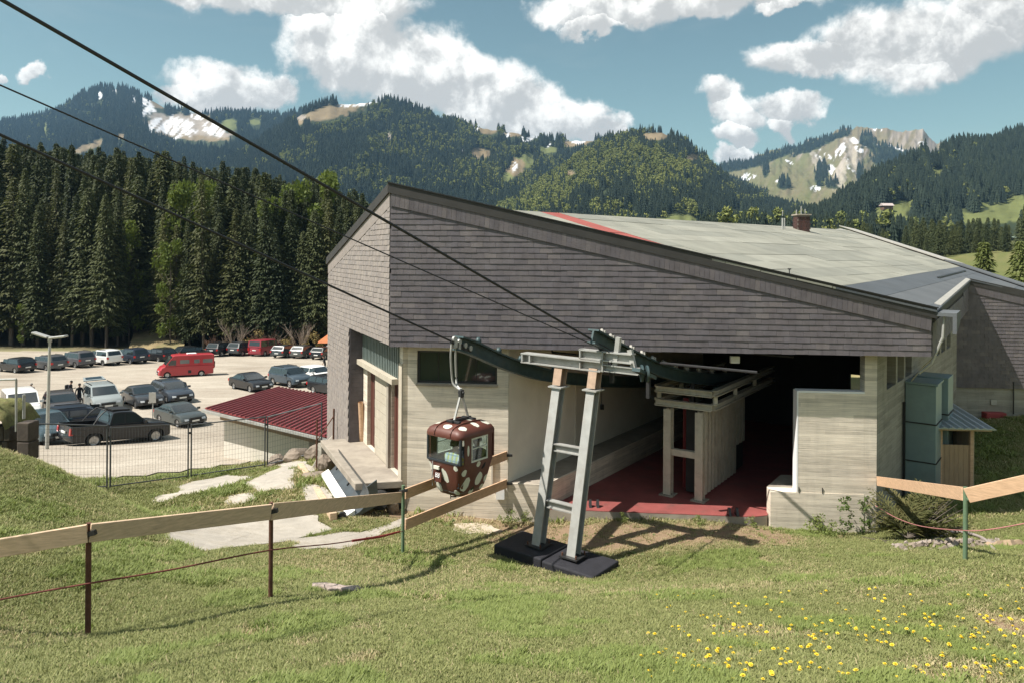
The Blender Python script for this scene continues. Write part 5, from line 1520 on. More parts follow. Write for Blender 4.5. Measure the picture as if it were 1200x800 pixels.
# --- shed with a red sheet roof
HX = [at(240, 478, 29.5), at(385, 507, 29.5)]
shed = empty('shed', fpt(256, 536, 30.5), 'low white shed with a dark red corrugated roof behind the mesh fence', 'shed')
z_e = at(240, 478, 29.3).z
e_l = at(240, 478, 29.3); e_r = e_l + Vector((7.2, -4.2, -.35))      # eave towards the camera
rg_l = at(326, 453, 36.5); rg_l = Vector((rg_l.x, rg_l.y, at(326, 453, 36.5).z)); rg_r = rg_l + Vector((7.2, -4.2, -.2))
M['redsheet'] = mat('dark_red_roof_sheet', (.24, .045, .05), .45, .15, .12, 1.5, dirt=((.10, .03, .03), .4))
ns = 34
nrm = (e_r - e_l).cross(rg_l - e_l).normalized()
if nrm.z < 0: nrm = -nrm
rootr = MB()
rf_o = empty('roof', world_offset(shed) + e_l); rf_o.parent = shed
for k_ in range(ns):
    a, b = k_ / ns, (k_ + 1) / ns
    p0, p1, q0, q1 = e_l.lerp(e_r, a), e_l.lerp(e_r, b), rg_l.lerp(rg_r, a), rg_l.lerp(rg_r, b)
    pm, qm = p0.lerp(p1, .5) + nrm * .06, q0.lerp(q1, .5) + nrm * .06
    pa, qa = p0.lerp(p1, .25) + nrm * .055, q0.lerp(q1, .25) + nrm * .055
    pb, qb = p0.lerp(p1, .62), q0.lerp(q1, .62)
    t = -nrm * .02
    mb = MB(); mb.prism([p0, pa, pm, pb, p1, p1 + t, p0 + t], [q0, qa, qm, qb, q1, q1 + t, q0 + t]); mb.build('roof_sheet', M['redsheet'], rf_o)
dn = Vector((0, 0, -1))
mb = MB(); mb.beam(e_l + dn * .10 + Vector((-.1, .05, 0)), e_r + dn * .10, .14, .10); mb.build('gutter', M['steel_g'], shed)
inw = (rg_l - e_l); inw.z = 0; inw.normalize()
mb = MB(); mb.beam(e_l + dn * .32 + inw * .55 + Vector((.5, -.3, 0)), e_r + dn * .32 + inw * .55, .08, .34); mb.build('eave_board', mat('old_eave_board', (.30, .22, .15), .85, 0, .3, 3, dirt=((.12, .08, .05), .7)), shed)
wl0, wl1 = e_l + inw * .62 + Vector((.62, -.36, 0)), e_r + inw * .62
gb = min(Hs(wl0.x, wl0.y), Hs(wl1.x, wl1.y)) - .6
split = wl0.lerp(wl1, .62)
mb = MB(); mb.prism([Vector((wl0.x, wl0.y, gb)), Vector((split.x, split.y, gb)), Vector((split.x, split.y, gb)) + inw * .2, Vector((wl0.x, wl0.y, gb)) + inw * .2],
                    [wl0 + dn * .5, split + dn * .5, split + dn * .5 + inw * .2, wl0 + dn * .5 + inw * .2]); mb.build('white_wall', M['white'], shed)
mb = MB(); mb.prism([Vector((split.x, split.y, gb)), Vector((wl1.x, wl1.y, gb)), Vector((wl1.x, wl1.y, gb)) + inw * .2, Vector((split.x, split.y, gb)) + inw * .2],
                    [split + dn * .5, wl1 + dn * .5, wl1 + dn * .5 + inw * .2, split + dn * .5 + inw * .2]); mb.build('plank_wall', mat('grey_boards', (.27, .24, .20), .9, 0, .25, 2, .2, 20, stretch=(9, 9, 1)), shed)
bk = rg_l - e_l; bk.z = 0
mb = MB(); a0_, a1_ = wl0, wl0 + bk * .85 
mb.prism([Vector((a0_.x, a0_.y, gb)) + inw * .21, Vector((a1_.x, a1_.y, gb)), Vector((a1_.x + .2, a1_.y - .1, gb)), Vector((a0_.x + .2, a0_.y - .1, gb)) + inw * .21],
         [a0_ + dn * .4 + inw * .21, Vector((a1_.x, a1_.y, rg_l.z - .3)), Vector((a1_.x + .2, a1_.y - .1, rg_l.z - .3)), a0_ + dn * .4 + inw * .21 + Vector((.2, -.1, 0))]); mb.build('side_wall', M['white'], shed)

# --- boulders by the shed
def boulder(c, r, seed, label, m_=None, sq=(1, 1, .8), name='boulder'):
    bm = bmesh.new(); bmesh.ops.create_icosphere(bm, subdivisions=3, radius=1.0)
    rg = random.Random(seed); ax = [Vector((rg.uniform(-1, 1), rg.uniform(-1, 1), rg.uniform(-1, 1))).normalized() for _ in range(11)]; dd_ = [rg.uniform(.62, .92) for _ in ax]
    for v_ in bm.verts:
        for a, d in zip(ax, dd_):
            t = v_.co.dot(a)
            if t > d: v_.co -= a * (t - d) * .92
        v_.co += Vector((rg.uniform(-1, 1), rg.uniform(-1, 1), rg.uniform(-1, 1))) * .05
        v_.co = Vector((v_.co.x * r * sq[0], v_.co.y * r * sq[1], v_.co.z * r * sq[2]))
    me = bpy.data.meshes.new(name); bm.to_mesh(me); bm.free(); me.materials.append(m_ or M['stone'])
    o = link(name, me); o.location = c; o.rotation_euler.z = rg.uniform(0, 6)
    return tag(o, label, 'rock')
for i, (px, py, Y, r, lab) in enumerate(((325, 533, 26.3, .40, 'brown boulder, one of three in a row before the shed, nearest the mesh panel clamp'), (347, 530, 26.0, .50, 'largest brown boulder in the row before the shed'), (371, 530, 25.2, .45, 'pale boulder at the end of the row, beside the leaning slab'))):
    p = at(px, py, Y); boulder(Vector((p.x, p.y, Hs(p.x, p.y) + r * .35)), r, 40 + i, lab, sq=(1.1, .8, .62))
p = fpt(377, 545, 23.2)
mb = MB(); mb.box(p + Vector((.05, 0, .42)), (.14, .9, 1.0), rot=Matrix.Rotation(R(28), 3, 'Y')); tag(mb.build('leaning_slab', M['oldslab'], bevel=.03), 'broken concrete slab leaning beside the platform', 'slab')
p = fpt(383, 556, 21.8); boulder(p + Vector((0, 0, .2)), .34, 77, 'small pale rock under the corner of the loading platform', sq=(.8, .8, 1.2))
p = fpt(371, 561, 21); boulder(p + Vector((0, 0, .03)), .38, 79, 'flat pinkish stone in front of the leaning slab', sq=(1.2, .9, .25))

# --- snow plough blade stored under the platform, with a timber beside it
M['blade'] = mat('blue_grey_blade_steel', (.11, .125, .135), .45, .5, .25, 3, .15, 30, dirt=((.13, .10, .08), .6), dscale=2)
blade = empty('snow_plough_blade', at_z(405, 600, .0), 'blue-grey snow plough blade with a white cutting edge under the loading platform', 'plough blade')
bl_a, bl_b = at_z(431, 606, -.05), at_z(397, 556, -.05)        # near and far end of its length
ld = (bl_b - bl_a); ld.z = 0; Lb = ld.length; ld.normalize(); sdw = Vector((ld.y, -ld.x, 0))
if sdw.x > 0: sdw = -sdw                                      # sdw points to the open, left side
zg = Hs(bl_a.x, bl_a.y) + .04
prof = [(.42, .0), (.34, .04), (.20, .10), (.07, .22), (.0, .38), (-.02, .52), (.03, .66)]
sec = [(o_, z_) for o_, z_ in prof]
mb = MB(); vs = []; fs_ = []
outer = [bl_a + sdw * o_ + Vector((0, 0, 0)) for o_, z_ in prof]
for e_ in (0, Lb):
    for o_, z_ in prof: q = bl_a + ld * e_ + sdw * o_; vs.append((q.x, q.y, zg + z_))
    for o_, z_ in reversed(prof): q = bl_a + ld * e_ + sdw * (o_ - .05); vs.append((q.x, q.y, zg + z_ - .04))
n = 2 * len(prof)
fs_ = [(k_, (k_ + 1) % n, n + (k_ + 1) % n, n + k_) for k_ in range(n)] + [tuple(range(n)), tuple(range(n, 2 * n))]
mb.add(vs, fs_); mb.build('mouldboard', M['blade'], blade, smooth=40)
mb = MB(); q0, q1 = bl_a + sdw * .48, bl_a + ld * Lb * .98 + sdw * .48
mb.hexa([Vector((q0.x, q0.y, zg - .03)), Vector((q1.x, q1.y, zg - .03)), Vector((q1.x, q1.y, zg - .03)) - sdw * .18, Vector((q0.x, q0.y, zg - .03)) - sdw * .18,
         Vector((q0.x, q0.y, zg + .05)), Vector((q1.x, q1.y, zg + .05)), Vector((q1.x, q1.y, zg + .15)) - sdw * .18, Vector((q0.x, q0.y, zg + .15)) - sdw * .18]); mb.build('cutting_edge', M['whitetrim'], blade)
mb = MB(); ep = [(bl_a + sdw * o_, z_) for o_, z_ in prof] + [(bl_a - sdw * .2, .8), (bl_a - sdw * .25, .2), (bl_a + sdw * .3, -.02)]
mb.prism([Vector((p.x, p.y, zg + z_)) - ld * .03 for p, z_ in ep], [Vector((p.x, p.y, zg + z_)) + ld * .005 for p, z_ in ep]); mb.build('end_plate', M['blade'], blade)
for e_ in (.3, Lb * .5, Lb - .3):
    mb = MB(); q = bl_a + ld * e_; mb.beam(Vector((q.x, q.y, zg + .15)) + sdw * .1, Vector((q.x, q.y, zg + .42)) - sdw * .14, .06, .12); mb.build('rib', M['steel_dark'], blade)
mb = MB(); q = bl_a - sdw * .35 + ld * .25; mb.lathe([(.0, -.09), (.2, -.09), (.23, -.06), (.23, .06), (.2, .09), (.0, .09)], Vector((q.x, q.y, zg + .22)), 'Y', 16); mb.build('wheel', M['rubber'], blade, smooth=40)
mb = MB(); q = bl_a + sdw * .58; mb.lathe([(.0, -.06), (.09, -.06), (.09, .06), (.0, .06)], Vector((q.x, q.y - .05, zg + .07)), 'Y', 12); mb.build('roller_foot', M['black'], blade, smooth=40)
tb0, tb1 = gat(376, 612), gat(345, 549)
tb0 = gat(396, 610); tb1 = gat(352, 549)
mb = MB(); mb.beam(tb0 + Vector((-.1, 0, .1)), tb1 + Vector((0, 0, .1)), .16, .16); tag(mb.build('timber_beam', M['wood_grey'], bevel=.01), 'square timber lying on the slabs beside the plough blade', 'beam')
# junk under the platform
mb = MB(); q = Vector((-2.75, 17.75, Hs(-2.75, 17.75)))
bm_c = q + Vector((-.1, 0, .2))
boulder(bm_c, .3, 91, 'grey stone at the wall foot behind the green fence post', M['stone'], (.7, .8, .9))
# --- manhole slab in the turf, pale debris patch
p = gat(397, 694); ring = []
mb = MB(); n = 18; tp = []; bt = []
for k_ in range(n):
    a = 2 * math.pi * k_ / n; rr1 = .36 * (1 + rnd.uniform(-.18, .18)); x_, y_ = p.x + rr1 * math.cos(a) * .95, p.y + rr1 * math.sin(a) * .8
    tp.append((x_, y_, Hs(x_, y_) + .10 + rnd.uniform(-.03, .02))); bt.append((x_, y_, Hs(x_, y_) - .1))
slab_xy.append([(a_, b_) for a_, b_, c_ in tp]); mb.prism(bt, tp); M['stump'] = mat('weathered_wood_stump', (.42, .34, .30), .9, 0, .5, 9, .6, 30, dirt=((.05, .035, .03), .9), dscale=5)
tag(mb.build('tree_stump', M['stump'], bevel=.015), 'flat weathered tree stump in the grass on the slope', 'stump')
p = gat(556, 620); mb = MB(); tp = []; bt = []
for k_ in range(14):
    a = 2 * math.pi * k_ / 14; rr1 = .5 * (1 + rnd.uniform(-.25, .2)); x_, y_ = p.x + rr1 * math.cos(a) * 1.1, p.y + rr1 * math.sin(a) * .8
    tp.append((x_, y_, Hs(x_, y_) + .03)); bt.append((x_, y_, Hs(x_, y_) - .1))
mb.prism(bt, tp); tag(mb.build('sand_patch', mat('pale_sand', (.52, .44, .35), .95, 0, .15, 6, .4, 40)), 'pale heap of spilled sand at the foot of the concrete wall', 'sand')
mb = MB(); q = FRONT.P(fs(587), INS + .04, .3); mb.box(Vector((q.x, q.y, at(579, 577, q.y).z)), (.2, .12, .28)); mb.build('junction_box', M['whitetrim'], station)
mb = MB(); q0 = FRONT.P(fs(577), INS + .02, 0); mb.beam(Vector((q0.x, q0.y, at(577, 570, q0.y).z)), Vector((q0.x, q0.y, at(577, 530, q0.y).z)), .12, .04, up=(1, 0, 0)); mb.build('cover_strip', M['white'], station)

# --- ventilation ducts against the side wall
duct = empty('ventilation_duct', RW.P(3.8, .5, 0), 'tall blue-grey sheet metal ventilation duct with two shafts on the side wall', 'duct')
M['duct'] = mat('blue_grey_sheet_metal', (.24, .32, .325), .45, .2, .12, 2, .05, 20, dirt=((.20, .22, .19), .5), dscale=1.5)
def rws(px):
    d = at(px, 500, 1.0).x; return (RW.p.x - d * RW.p.y) / (d * RW.u.y - RW.u.x)
s0_ = rws(1059.5)
def duct_shaft(s_, wd, dp, z0, z1, segs):
    for k_ in range(segs):
        a, b = z0 + (z1 - z0) * k_ / segs, z0 + (z1 - z0) * (k_ + 1) / segs
        mb = MB(); RW.box(mb, s_, s_ + wd, .02, dp, a + .012, b - .012); mb.build('duct_section', M['duct'], duct, bevel=.01)
        if k_: 
            mb = MB(); RW.box(mb, s_ - .02, s_ + wd + .02, .015, dp + .02, a - .012, a + .012); mb.build('flange', M['fascia'], duct)
duct_shaft(s0_ + .02, .95, .74, -.3, 2.75, 3)
duct_shaft(s0_ + 1.25, .9, .86, -.2, 2.82, 3)
mb = MB(); RW.prism(mb, [(s0_ - .01, 2.75), (s0_ + 1.0, 2.75), (s0_ + 1.0, 2.80), (s0_ - .01, 2.80)], .01, .78); mb.build('cap', M['duct'], duct)
mb = MB(); RW.box(mb, rws(1057) - .03, rws(1057) + .03, .02, .08, -.6, 2.3); mb.build('side_pipe', M['black'], duct)

# --- timber shed with a sheet roof by the wing
ws = empty('lean_to_shed', at_z(1135, 540, 0), 'small timber lean-to with a pale metal roof beside the ducts', 'shed')
sb = [at_z(1101, 534, 0.05), at_z(1136.5, 571, 0.05), at_z(1148, 562, 0.05)]
# footprint by frame: front face parallel to the facade
fo = at(1101, 571, 19.8); fo = Vector((fo.x, fo.y, 0)); fu = Vector((FRONT.u.x, FRONT.u.y, 0)); fn_ = Vector((-FRONT.n.x, -FRONT.n.y, 0))
wid_s, dep_s, hf, hb = .86, 2.6, 1.32, 1.62
base_z = Hs(fo.x, fo.y) - .1
def sp(a, b, z): return fo + fu * a + fn_ * b + Vector((0, 0, z))
nbd = 7
for k_ in range(nbd):
    mb = MB(); a, b = wid_s * k_ / nbd, wid_s * (k_ + 1) / nbd
    mb.prism([sp(a + .003, 0, base_z), sp(b - .003, 0, base_z), sp(b - .003, .025, base_z), sp(a + .003, .025, base_z)], [sp(a + .003, 0, base_z + 1.35), sp(b - .003, 0, base_z + 1.35), sp(b - .003, .025, base_z + 1.35), sp(a + .003, .025, base_z + 1.35)]); mb.build('front_board', M['wood_shed'], ws)
for k_ in range(9):
    a, b = dep_s * k_ / 9, dep_s * (k_ + 1) / 9
    zt = lambda d: base_z + 1.80 + .28 * d / dep_s
    mb = MB(); mb.prism([sp(wid_s, a + .004, base_z), sp(wid_s, b - .004, base_z), sp(wid_s + .025, b - .004, base_z), sp(wid_s + .025, a + .004, base_z)], [sp(wid_s, a + .004, zt(a)), sp(wid_s, b - .004, zt(b)), sp(wid_s + .025, b - .004, zt(b)), sp(wid_s + .025, a + .004, zt(a))]); mb.build('side_board', mat('pale_shed_board_%d' % k_, (.50 + .02 * (k_ % 3), .38, .26), .8, 0, .12, 3, stretch=(9, 9, 1)), ws)
for a, b in ((.02, .02), (wid_s - .05, .02), (.02, dep_s)):
    mb = MB(); mb.beam(sp(a, b, base_z), sp(a, b, base_z + 1.85), .08, .08, up=(1, 0, 0)); mb.build('corner_post', M['wood_new'], ws)
mb = MB(); mb.box(sp(wid_s / 2, dep_s * .7, base_z + .6), (.7, .8, 1.1), rz=R(-5)); mb.build('stored_boxes', M['dark'], ws)
M['zinc'] = mat('pale_zinc_sheet', (.36, .40, .42), .4, .5, .1, 2)
for k_ in range(8):
    a, b = -.35 + (wid_s + .75) * k_ / 8, -.35 + (wid_s + .75) * (k_ + 1) / 8
    zr = lambda d: base_z + 1.9 + .28 * d / dep_s
    mb = MB()
    m_ = (a + b) / 2
    mb.prism([sp(a, -.35, zr(-.35)), sp(m_, -.35, zr(-.35) + .03), sp(b, -.35, zr(-.35)), sp(b, -.35, zr(-.35) - .02), sp(a, -.35, zr(-.35) - .02)], [sp(a, dep_s + .3, zr(dep_s + .3)), sp(m_, dep_s + .3, zr(dep_s + .3) + .03), sp(b, dep_s + .3, zr(dep_s + .3)), sp(b, dep_s + .3, zr(dep_s + .3) - .02), sp(a, dep_s + .3, zr(dep_s + .3) - .02)])
    mb.build('roof_sheet', M['zinc'], ws)
mb = MB(); mb.beam(sp(-.3, -.2, base_z + 1.83), sp(wid_s + .35, -.2, base_z + 1.83), .06, .1); mb.build('eave_beam', M['wood_grey'], ws)
p = at_z(1163, 490, .1); mb = MB(); mb.box(p + Vector((0, 0, .12)), (.75, .5, .28)); tag(mb.build('storage_crate', M['redpaint'], bevel=.03), 'dark red crate on the grass at the foot of the far wing', 'crate')

# --- rubble and sand on the turf beside the green post
rub = MB()
rp0 = gat(1115, 640)
for k_ in range(150):
    a, d = rnd.uniform(0, 6.28), rnd.random() ** .6
    x_, y_ = rp0.x + math.cos(a) * d * 1.15, rp0.y + math.sin(a) * d * .75
    s_ = rnd.uniform(.03, .09)
    rot = Matrix.Rotation(rnd.uniform(0, 6), 3, Vector((rnd.uniform(-1, 1), rnd.uniform(-1, 1), rnd.uniform(-1, 1))).normalized())
    rub.box((x_, y_, Hs(x_, y_) + s_ * .35 + .10 * (1 - d)), (s_ * rnd.uniform(.8, 1.8), s_ * rnd.uniform(.7, 1.3), s_ * .7), rnd.randrange(2), rot=rot)
o = rub.build('rubble', [M['stone'], mat('pale_rubble', (.30, .25, .22), .9, 0, .2, 6)]); tag(o, 'heap of pale broken stone in the grass behind the green post', 'rubble', kind='stuff')
p = gat(1175, 641); mb = MB(); tp = []; bt = []
for k_ in range(16):
    a = 2 * math.pi * k_ / 16; rr1 = .42 * (1 + rnd.uniform(-.2, .2)); x_, y_ = p.x + rr1 * math.cos(a) * 1.0, p.y + rr1 * math.sin(a) * .7
    tp.append((x_ * .6 + p.x * .4, y_ * .6 + p.y * .4, Hs(x_, y_) + .10 + rnd.uniform(-.02, .03))); bt.append((x_, y_, Hs(x_, y_) - .05))
mb.prism(bt, tp); tag(mb.build('sand_heap', mat('ochre_sand', (.34, .25, .165), .95, 0, .2, 6, .5, 40)), 'low ochre sand heap on the grass right of the rubble', 'sand')
mb = MB(); hp = [gat(1096, 634) + Vector((0, 0, .05)), gat(1120, 628) + Vector((0, 0, .1)), gat(1150, 634) + Vector((0, 0, .08)), gat(1166, 647) + Vector((0, 0, .04))]
mb.tube(bez(hp, 20), .03, 8); tag(mb.build('hose', mat('grey_hose', (.35, .30, .28), .7), smooth=60), 'pale grey hose curving over the rubble heap', 'hose')

# --- street lamp in the car park
lampb = gat(55, 528); 
lb_ = at(55, 526, 34.0); lampb = Vector((lb_.x, lb_.y, Hs(lb_.x, lb_.y)))
ltop = at(60, 397, 34.0)
lamp = empty('street_lamp', lampb, 'tall grey street lamp with two flat heads at the edge of the car park', 'street lamp')
mb = MB(); mb.tube([lampb, Vector((lampb.x + .1, lampb.y, ltop.z))], .085, 10, r2=.055); mb.build('pole', M['steel_g'], lamp, smooth=50)
tz = Vector((lampb.x + .1, lampb.y, ltop.z))
mb = MB(); mb.tube([tz - Vector((0, 0, .15)), tz + Vector((0, 0, .08))], .09, 10); mb.beam(tz + Vector((-.35, 0, .1)), tz + Vector((.35, 0, .05)), .07, .07); mb.build('bracket', M['steel_g'], lamp)
for (dx_, dz_, tl) in ((-.42, .17, -.30), (.40, .08, .12)):
    c = tz + Vector((dx_, 0, dz_)); rot = Matrix.Rotation(tl * -1, 3, 'Y')
    mb = MB(); mb.box(c, (.75, .32, .09), rot=rot); hd_ = mb.build('lamp_head', M['steel_g'], lamp, bevel=.03)
    mb = MB(); mb.box(c + rot @ Vector((0, 0, -.052)), (.5, .22, .012), rot=rot); mb.build('lamp_glass', M['lamp_glass'], lamp)
# --- sign seen from behind
sg = gat(178, 497); sgp = at(179, 486, 44); sgp = Vector((sgp.x, sgp.y, float(lot_z(44))))
sgn = empty('parking_sign', sgp, 'small pale sign panel on a pole between the parked cars, seen from behind', 'sign')
zt_ = at(179, 459, 44).z
mb = MB(); mb.tube([sgp, Vector((sgp.x, sgp.y, zt_))], .035, 8); mb.build('pole', M['steel_g'], sgn)
mb = MB(); mb.box((sgp.x, sgp.y - .05, zt_ - .32), (.42, .03, .62)); mb.build('sign_panel', M['flash'], sgn, bevel=.005)

# --- earth-covered wall and pipe frame at the far left
ew = empty('retaining_wall', at(15, 520, 20), 'low dark stone retaining wall with turf on top at the picture edge', 'wall')
ex0, ex1 = at(-70, 500, 20.5), at(14, 500, 20.5)
zb_ = Hs(ex1.x, ex1.y) - .6; ztp = at(15, 474, 20.5).z
k_ = 0
for c_ in range(10):
    for r_ in range(6):
        x0 = ex0.x + (ex1.x - ex0.x) * c_ / 10 + (.1 if r_ % 2 else 0); zz = zb_ + (ztp - .55 - zb_) * r_ / 6; hh_ = (ztp - .55 - zb_) / 6
        mb = MB(); mb.box((x0 + .14, ex0.y + rnd.uniform(-.04, .04), zz + hh_ / 2), ((ex1.x - ex0.x) / 10 - .02, .5, hh_ - .02), rz=rnd.uniform(-.06, .06)); mb.build('stone', M['stone_dark'], ew, bevel=.03)
mb = MB(); vs = []; NX, NY = 26, 12
for j in range(NY):
    for i in range(NX):
        a, b = i / (NX - 1), j / (NY - 1); e_ = min(1, 6 * (1 - a), 5 * b + .15, 5 * (1 - b) + .1) ** .5
        vs.append((ex0.x - .5 + (ex1.x - ex0.x + .6) * a + rnd.uniform(-.03, .03), ex0.y - .4 + 1.5 * b, ztp - .6 + .62 * e_ + rnd.uniform(-.05, .05)))
mb.add(vs, [(j * NX + i, j * NX + i + 1, (j + 1) * NX + i + 1, (j + 1) * NX + i) for j in range(NY - 1) for i in range(NX - 1)])
mb.build('turf_top', M['turf'] if 'turf' in M else mat('turf', (.15, .15, .055), .95, 0, .5, 9, 1.0, 30, dirt=((.16, .11, .06), .8), dscale=3), ew, smooth=80)
for i in range(5):
    mb = MB(); q = at(32, 500, 20.3); zz0 = zb_ + i * (at(32, 490, 20.3).z - zb_) / 5
    mb.box((q.x + rnd.uniform(-.03, .03), q.y, zz0 + .2), (.36, .4, (at(32, 490, 20.3).z - zb_) / 5 - .01), rz=rnd.uniform(-.1, .1)); mb.build('stone', M['stone_dark'], ew, bevel=.03)
pf_ = empty('pipe_frame', at(19, 475, 20.2), 'thin grey pipe frame standing on the turf topped wall', 'frame')
a0_, a1_ = at(-60, 446, 20.2), at(19, 444, 20.2)
mb = MB(); mb.tube([at(19, 505, 20.2), a1_], .03, 8); mb.build('upright', M['steel_g'], pf_)
mb = MB(); mb.tube([a0_, a1_], .03, 8, up=(0, 1, 0)); mb.build('top_tube', M['steel_g'], pf_)
mb = MB(); mb.tube([at(28, 490, 20.4), at(28, 462, 20.4)], .04, 8); mb.build('upright', M['steel_g'], pf_)
# ================================================================== VEHICLES AND PEOPLE ON THE CAR PARK
def lot_hit(px, py):
    d = at(px, py, 1.0); kk = EYE - d.z
    Y = (EYE + 2.56) / (kk - .046)
    return Vector((d.x * Y, Y, float(H(np.array([d.x * Y]), np.array([Y]))[0]) + .037))
SPEC = {  # L, W, H, wheel radius, front axle, rear axle, belt, hood back, hood front, tail x inset; greenhouse: rear base, rear top, front top, screen base (x)
    'suv':    dict(L=4.45, W=1.84, H=1.65, r=.35, fo=.86, ro=.88, belt=1.03, hb=1.02, hf=.86, gh=(-2.17, -1.85, .30, 1.12), splits=(.02, .92)),
    'hatch':  dict(L=4.20, W=1.78, H=1.45, r=.31, fo=.82, ro=.75, belt=.93, hb=.93, hf=.74, gh=(-2.03, -1.62, .12, 1.00), splits=(-.10, .80)),
    'wagon':  dict(L=4.72, W=1.83, H=1.48, r=.33, fo=.90, ro=1.02, belt=.95, hb=.94, hf=.76, gh=(-2.28, -1.90, .15, 1.08), splits=(-.05, .90, -1.0)),
    'sedan':  dict(L=4.52, W=1.80, H=1.40, r=.32, fo=.85, ro=1.0, belt=.94, hb=.90, hf=.74, gh=(-1.75, -.98, .05, .98), splits=(-.08,)),
    'mpv':    dict(L=4.60, W=1.86, H=1.70, r=.33, fo=.90, ro=.86, belt=1.05, hb=1.04, hf=.86, gh=(-2.24, -2.02, .50, 1.42), splits=(.18, -.95)),
    'transporter': dict(L=4.89, W=1.90, H=1.96, r=.34, fo=.92, ro=.98, belt=1.16, hb=1.16, hf=.96, gh=(-2.42, -2.34, .95, 1.72), splits=(.55, -.85)),
    'camper': dict(L=5.95, W=2.02, H=2.52, r=.34, fo=.93, ro=1.40, belt=1.32, hb=1.32, hf=1.0, gh=(-2.96, -2.92, 1.42, 2.30), splits=None),
    'pickup': dict(L=5.30, W=1.86, H=1.80, r=.39, fo=.92, ro=1.17, belt=1.16, hb=1.15, hf=1.02, gh=(-.78, -.60, .50, 1.28), splits=(.02,)),
    'smallvan': dict(L=4.40, W=1.83, H=1.85, r=.32, fo=.88, ro=.80, belt=1.12, hb=1.10, hf=.90, gh=(-2.16, -2.08, .70, 1.50), splits=(.45, -.7)),
}
CACHE = {}
def car_parts(kind):
    if kind in CACHE: return CACHE[kind]
    S = SPEC[kind]; L, W, Hh, r = S['L'], S['W'], S['H'], S['r']
    xf, xr = L / 2 - S['fo'], -L / 2 + S['ro']; zs = .24 if kind not in ('pickup', 'suv') else .32
    belt = S['belt']; gb, gt, ft, wb = S['gh']
    parts = []
    def add(name, mb, m_, par=None, smooth=40):
        me = mb.mesh(name, m_, smooth)
        for p_ in me.polygons:
            if len(p_.vertices) > 6: p_.use_smooth = False
        parts.append((name, me, par)); return len(parts) - 1
    # ---- lower body
    ra = r * 1.16
    def arch(xc):
        a0 = math.asin((zs - r) / ra)
        return [(xc + ra * math.cos(a0 + (math.pi - 2 * a0) * k_ / 10), r + ra * math.sin(a0 + (math.pi - 2 * a0) * k_ / 10)) for k_ in range(11)]
    top = [(-L / 2 + .05, zs + .06), (-L / 2, .45), (-L / 2 + .01, .62), (-L / 2 + .05, belt - .12)]
    if kind == 'pickup': top += [(-L / 2 + .05, .78), (gb - .02, .78), (gb - .02, belt)]
    elif kind == 'sedan': top += [(-L / 2 + .10, belt + .02), (gb + .1, belt + .03)]
    else: top += [(-L / 2 + .08, belt)]
    top += [((gb + wb) / 2, belt + .0), (wb - .05, S['hb']), (wb + (L / 2 - wb) * .5, (S['hb'] + S['hf']) / 2 + .035), (L / 2 - .22, S['hf']), (L / 2 - .06, S['hf'] - .14), (L / 2, .50), (L / 2 - .03, zs + .06)]
    if kind == 'pickup': top[3] = (-L / 2 + .05, .70)
    prof = top + arch(xf) + arch(xr)
    fr_ = (-1, -.95, -.82, 0, .82, .95, 1)
    rings = []
    for f in fr_:
        a = abs(f); pull = .20 if a == 1 else .10 if a > .9 else .04 if a > .5 else 0
        dz = .07 if a == 1 else .025 if a > .9 else 0
        ring = []
        for (x_, z_) in prof:
            xx = x_
            if abs(x_) > L / 2 - .5: xx = x_ - math.copysign(pull * (abs(x_) - L / 2 + .5) / .5, x_)
            zz = z_ - (dz if z_ > belt - .35 else 0)
            yy_ = f * W / 2 * (1 - .03 * abs(z_ - .6))
            ring.append((xx, yy_, zz))
        rings.append(ring)
    mb = MB(); loft(mb, rings, 0, True, True); body = add('body', mb, PAINT0, None, 32)
    mb = MB(); mb.box((0, 0, .5), (L - .5, W * .74, .44)); mb.box((0, 0, zs + .02), (xf - xr - 2 * ra, W * .9, .06)); add('underbody', mb, M['black'])
    # ---- cabin
    zb, zt = belt - .02, Hh
    hw0, hw1 = W / 2 * .965, W / 2 * (.80 if kind not in ('transporter', 'camper', 'smallvan') else .90)
    hw = lambda z_: hw0 + (hw1 - hw0) * max(0, min(1, (z_ - zb) / (zt - zb)))
    gp_ = [(gb, zb), (gt, zt - .05), (gt + .25, zt - .005), ((gt + ft) / 2, zt), (ft - .2, zt - .012), (ft, zt - .05), (wb, zb)]
    ring = []
    for f in (-1, -.9, -.6, 0, .6, .9, 1):
        a = abs(f); dz = .045 if a == 1 else .012 if a > .8 else 0
        ring.append([(x_, f * hw(z_) if a < 1 else math.copysign(hw(z_), f), z_ - (dz if z_ > zt - .1 else 0)) for x_, z_ in gp_])
    mb = MB(); loft(mb, ring, 0, True, True); cabn = add('roof', mb, PAINT0, None, 32)
    # ---- glass
    def side_poly(pts, s_):
        bt = [(x_, s_ * (hw(z_) - .012), z_) for x_, z_ in pts]; tp = [(x_, s_ * (hw(z_) + .006), z_) for x_, z_ in pts]
        q = MB(); q.prism(bt, tp); return q
    zw0, zw1 = zb + .06, zt - .13
    xl = lambda z_: gb + (gt - gb) * (z_ - zb) / (zt - .05 - zb); xrg = lambda z_: wb + (ft - wb) * (z_ - zb) / (zt - .05 - zb)
